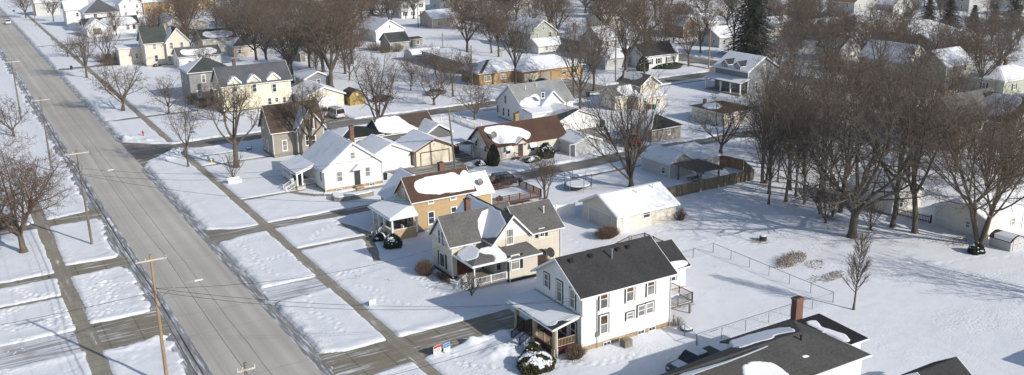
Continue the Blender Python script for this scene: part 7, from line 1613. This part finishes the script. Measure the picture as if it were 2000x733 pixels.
def leaf_bush(label, x, y, rx, ry, h, n, m='boxwood', seed=1, snow=0.0, flat=.0, name='evergreen_shrub', leaf=.11, column=False):
    rr = random.Random(seed); t = thing(name, label, 'shrub', (x, y, 0)); mb = MB(); sn = MB()
    MB().tube([(0, 0, -.05), (0, 0, h*.6)], .05, 6).obj('stem', 'bark', t)
    def surf(q=None):
        u = rr.random(); a = rr.random()*6.283
        if column: z = u; k = math.sin(math.pi*min(1, (.12+z*.88)))**.6
        else: z = 1-(1-u)**1.3 if False else u; k = math.sqrt(max(.02, 1-(z*1.0)**(3.2 if flat else 2.2)))*(.86+.14*min(1, z*4))
        j = rr.uniform(.72, 1.04)*(1+.10*math.sin(a*3+seed)+.07*math.sin(a*5+z*6))
        return (rx*k*j*math.cos(a), ry*k*j*math.sin(a), max(.04, h*z*(.96+.06*math.sin(a*4)))), z
    for i in range(n):
        p, z = surf(); a = rv(rr); b = nrm(crs(a, rv(rr))); s = leaf*rr.uniform(.6, 1.3)
        q = [tuple(p[k]+s*(u*a[k]+v*b[k]) for k in range(3)) for u, v in ((-1, -.5), (1, -.5), (1, .5), (-1, .5))]; mb.add(q, [(0, 1, 2, 3)])
    mb.lathe((0, 0), [(rx*.62, .05), (rx*.72, h*.3), (rx*.62, h*.62), (rx*.2, h*.82)] if not column else [(rx*.5, .05), (rx*.7, h*.4), (rx*.5, h*.75), (rx*.1, h*.92)], 12)
    mb.obj('foliage', m, t)
    if snow:
        for i in range(int(380*snow)):
            a = rr.random()*6.283; q = math.sqrt(rr.random())*.9; px_, py_ = rx*q*math.cos(a), ry*q*math.sin(a); pz = h*math.sqrt(max(.05, 1-q**(3.2 if flat else 2.2)))*(.99) if not column else h*rr.uniform(.3, .95)
            if column: px_, py_ = rx*.85*math.cos(a), ry*.85*math.sin(a)
            s = rr.uniform(.05, .15)*min(1.0, rx*.8+.3); hz = rr.uniform(.02, .07)
            if math.sin(px_*4.1+seed)+math.sin(py_*4.7+px_*2) < -.15: continue
            sn.lathe((px_, py_), [(s, pz-.07), (s*1.05, pz-.02), (s*.8, pz+hz*.7), (s*.25, pz+hz)], 6)
        sn.obj('snow_clumps', 'snow', t, smooth=True)
    return t
leaf_bush('big round clipped bush with a thick snow cap before the white house porch', 41.2, 66.1, 1.75, 1.6, 1.45, 5200, 'boxwood', 3, 1.9, 1, leaf=.09)
leaf_bush('large dark boxwood speckled with snow at the tan house porch', 43.7, 102.9, 1.15, 1.15, 1.75, 3600, 'needle', 4, .42, leaf=.09)
leaf_bush('smaller snow-topped dark bush beside the tan house porch steps', 43.3, 106.0, .8, .75, 1.1, 1800, 'needle', 5, .7, leaf=.08)
leaf_bush('tall dark arborvitae at the bungalow corner', 73.0, 128.9, 1.0, 1.0, 3.6, 5200, 'needle', 6, 0, column=True, leaf=.1)
leaf_bush('round dark evergreen flecked with snow at the right end of the bungalow', 82.9, 128.7, 1.45, 1.4, 2.5, 4200, 'needle', 7, .3, leaf=.1)
leaf_bush('snow-laden low bush beside the arborvitae', 71.4, 130.2, 1.2, .9, 1.0, 1400, 'needle', 8, 1.0, leaf=.1); leaf_bush('snowy mound of shrub before the bungalow steps', 79.6, 127.8, 1.6, 1.0, .9, 1400, 'boxwood', 9, 1.5, leaf=.1)
leaf_bush('small dark evergreen with snow on top at the foot of the multi-stemmed tree', 99.8, 62.5, 1.0, .9, 1.3, 2400, 'needle', 10, .2, leaf=.09)
leaf_bush('brownish evergreen shrub beside the white house porch steps', 42.6, 68.7, .9, .9, 1.2, 1800, 'boxwood', 11, .15, leaf=.09)
h_ = leaf_bush('long dark clipped hedge under the bungalow windows at the avenue', 157.2, 186.4, 4.6, .9, 1.2, 4200, 'needle', 12, .15, 1, name='hedge', leaf=.14)
leaf_bush('dark evergreen shrub left of the avenue hedge', 149.0, 186.4, 1.6, 1.4, 3.6, 2400, 'needle', 13, .1, leaf=.16)
leaf_bush('green low shrub under the cream house corner', *G(306, 131), 1.0, .8, .9, 700, 'needle', 14, .1, leaf=.12)
twig_bush('rounded reddish-brown bare bush at the left corner of the beige house', 42.9, 92.2, 1.25, 1.2, 2.0, 420, 'twig_red', 1); twig_bush('low brown brush along the beige house front wall', 43.9, 89.6, .7, 1.5, .9, 200, 'twig', 2)
twig_bush('oval brown clipped bush in front of the cream garage', 67.4, 90.8, 1.9, 1.3, 1.7, 620, 'twig_red', 3); twig_bush('loose bare bush at the right corner of the cream garage', 79.4, 91.0, .9, .9, 1.9, 170, 'twig', 4)
twig_bush('tangled bare bush between the beige house and the white house', 54.8, 86.4, 1.3, .8, 1.9, 260, 'twig_red', 5); twig_bush('brown bare bush at the white house porch corner', 45.3, 65.7, 1.2, .8, 1.5, 300, 'twig_red', 6); twig_bush('thin dry brush at the white house rear corner', 57.6, 66.0, 1.0, .7, 1.0, 70, 'twig', 7)
twig_bush('brown brush clump in front of the bungalow right window', 78.0, 130.2, 1.2, .5, .7, 160, 'twig_red', 8)
for i, (px, py) in enumerate(((225, 118), (245, 124), (262, 122), (200, 122), (214, 128), (275, 112))): twig_bush('rusty brown shrub of the thicket left of the cream house', *G(px, py), 2.6, 2.2, 3.2, 240, 'twig_red', 20+i, 'thicket left of the cream house')
for i, (px, py) in enumerate(((375, 205), (395, 212), (410, 208))): twig_bush('tangled brown shrub against the dark grey hip-roofed house', *G(px, py), 1.8, 1.5, 2.4, 200, 'twig', 30+i, 'shrubs at the grey house')
for i, (px, py) in enumerate(((730, 100), (752, 104), (775, 102), (700, 92))): twig_bush('rusty shrub along the back of the grey weathered shed', *G(px, py), 2.5, 2.0, 3.0, 220, 'twig_red', 40+i, 'shrubs at the weathered shed')
for i, (px, py) in enumerate(((1600, 420), (1570, 400), (1625, 425), (1612, 438), (1700, 452))): shrub('thin bare sapling in the brush under the dark trunk row', *G(px, py), random.uniform(3, 5.5), 1.0, 'saplings under the trunk row')
for i, (px, py) in enumerate(((1455, 160), (1480, 172), (1520, 180), (1420, 168))): twig_bush('dark bare shrub round the blue-grey house', *G(px, py), 1.7, 1.5, 2.0, 190, 'twig', 50+i, 'shrubs round the blue-grey house')
# conifers
def conifer_mesh(seed, H, rad, m, droop=.35, whorls=30, per=9, bare=.05, top=.0, gap=.0):
    rr = random.Random(seed); mb = MB()
    for i in range(whorls):
        u = (i+.5)/whorls; z = H*(bare+(1-bare)*u); L0 = rad*((1-u)**.8)*(1+.25*math.sin(i*1.7))+.12
        for k in range(per):
            if rr.random() < gap: continue
            a = 6.283*k/per+i*.7+rr.uniform(-.3, .3); L = L0*rr.uniform(.65, 1.12); c, s = math.cos(a), math.sin(a)
            n = max(2, int(L/.45))
            for j in range(n):
                r = L*(j+.6)/n; zz = z-droop*r*(.5+.5*r/max(L, .1))+rr.uniform(-.12, .12); wd = .34*(1.15-.6*j/n)*min(1.3, .5+L*.35)
                for q in range(5):
                    yaw = a+rr.uniform(-.9, .9); ln = rr.uniform(.35, .62); cx, cy = c*r+rr.uniform(-.12, .12), s*r+rr.uniform(-.12, .12)
                    d = (math.cos(yaw)*ln, math.sin(yaw)*ln, -rr.uniform(.02, .32)); w = (-math.sin(yaw)*wd*.4, math.cos(yaw)*wd*.4, rr.uniform(-.1, .1))
                    mb.add([(cx-w[0], cy-w[1], zz-w[2]), (cx+d[0]-w[0]*.3, cy+d[1]-w[1]*.3, zz+d[2]), (cx+d[0]+w[0]*.3, cy+d[1]+w[1]*.3, zz+d[2]), (cx+w[0], cy+w[1], zz+w[2])], [(0, 1, 2, 3)])
    tk = MB().tube([(0, 0, -.2), (0, 0, H*.5), (0, 0, H*.98)], [H*.018, H*.011, .02], 8)
    return tk.obj('trunk', 'bark_dark', mesh_only=True), mb.obj('crown', m, mesh_only=True), H
KIND['spruce'] = conifer_mesh(1, 22, 5.2, 'needle', .42, 52, 13); KIND['blue'] = conifer_mesh(2, 8, 2.6, 'needle_blue', .15, 24, 10); KIND['pine'] = conifer_mesh(3, 12, 3.8, 'needle', .1, 22, 9, .18, gap=.2); KIND['dull'] = conifer_mesh(4, 10, 3.4, 'needle_brown', .3, 28, 10)
for k, px, py, H, lab, wd in (('spruce', 1466, 112, 23, 'towering dark spruce beside the avenue', 1.35), ('blue', 1899, 62, 8.2, 'small bluish spruce standing alone at the upper right', 1.0), ('pine', 1975, 70, 13.5, 'dark irregular pine in the upper right corner', 1.0), ('dull', 1812, 50, 9.0, 'brownish evergreen left of two at the upper right', 1.2), ('dull', 1852, 60, 10.5, 'broad brownish evergreen right of two at the upper right', 1.2), ('pine', 1938, 75, 10, 'dark pine just right of the small bluish spruce', .9), ('spruce', 358, 38, 12, 'dark evergreen behind the cream garage at the upper left', 1.1), ('pine', 728, 45, 11, 'dark evergreen behind the dark tall tree at the open yard', .9), ('pine', 1268, 96, 7, 'small dark evergreen beside the white bungalow at the avenue', .8), ('pine', 1985, 10, 12, 'dark pine at the extreme top right corner', 1.1)):
    tree(k, *G(px, py), H, lab, None, None, 'conifer', 'tree', wd)
# outside the frame at lower right: a house and trees whose shadows fall into the field
quick('white house outside the lower right edge casting its gable shadow on the field', 81.4, 31.4, 9, 7.5, 3.0, 2.0, 'x', 'gable', 'white', 'grey', 'full', 1, 1)
tree('tall1', 98.0, 41.0, 18, 'tall bare tree outside the right edge shading the field', None, 2.0)

# thin winter air: far things lose a little contrast
hz = MB().box(-400, 900, -150, 1100, -4.5, 46.0).obj('haze', 'snow'); hz.data.materials.clear()
hm = bpy.data.materials.new('winter_air'); hm.use_nodes = True; ht = hm.node_tree; ht.nodes.clear()
ho = ht.nodes.new('ShaderNodeOutputMaterial'); hv = ht.nodes.new('ShaderNodeVolumePrincipled'); hv.inputs['Color'].default_value = (.95, .95, .95, 1); hv.inputs['Density'].default_value = 0.00012
ht.links.new(hv.outputs[0], ho.inputs['Volume']); hz.data.materials.append(hm); tag(hz, kind='stuff')
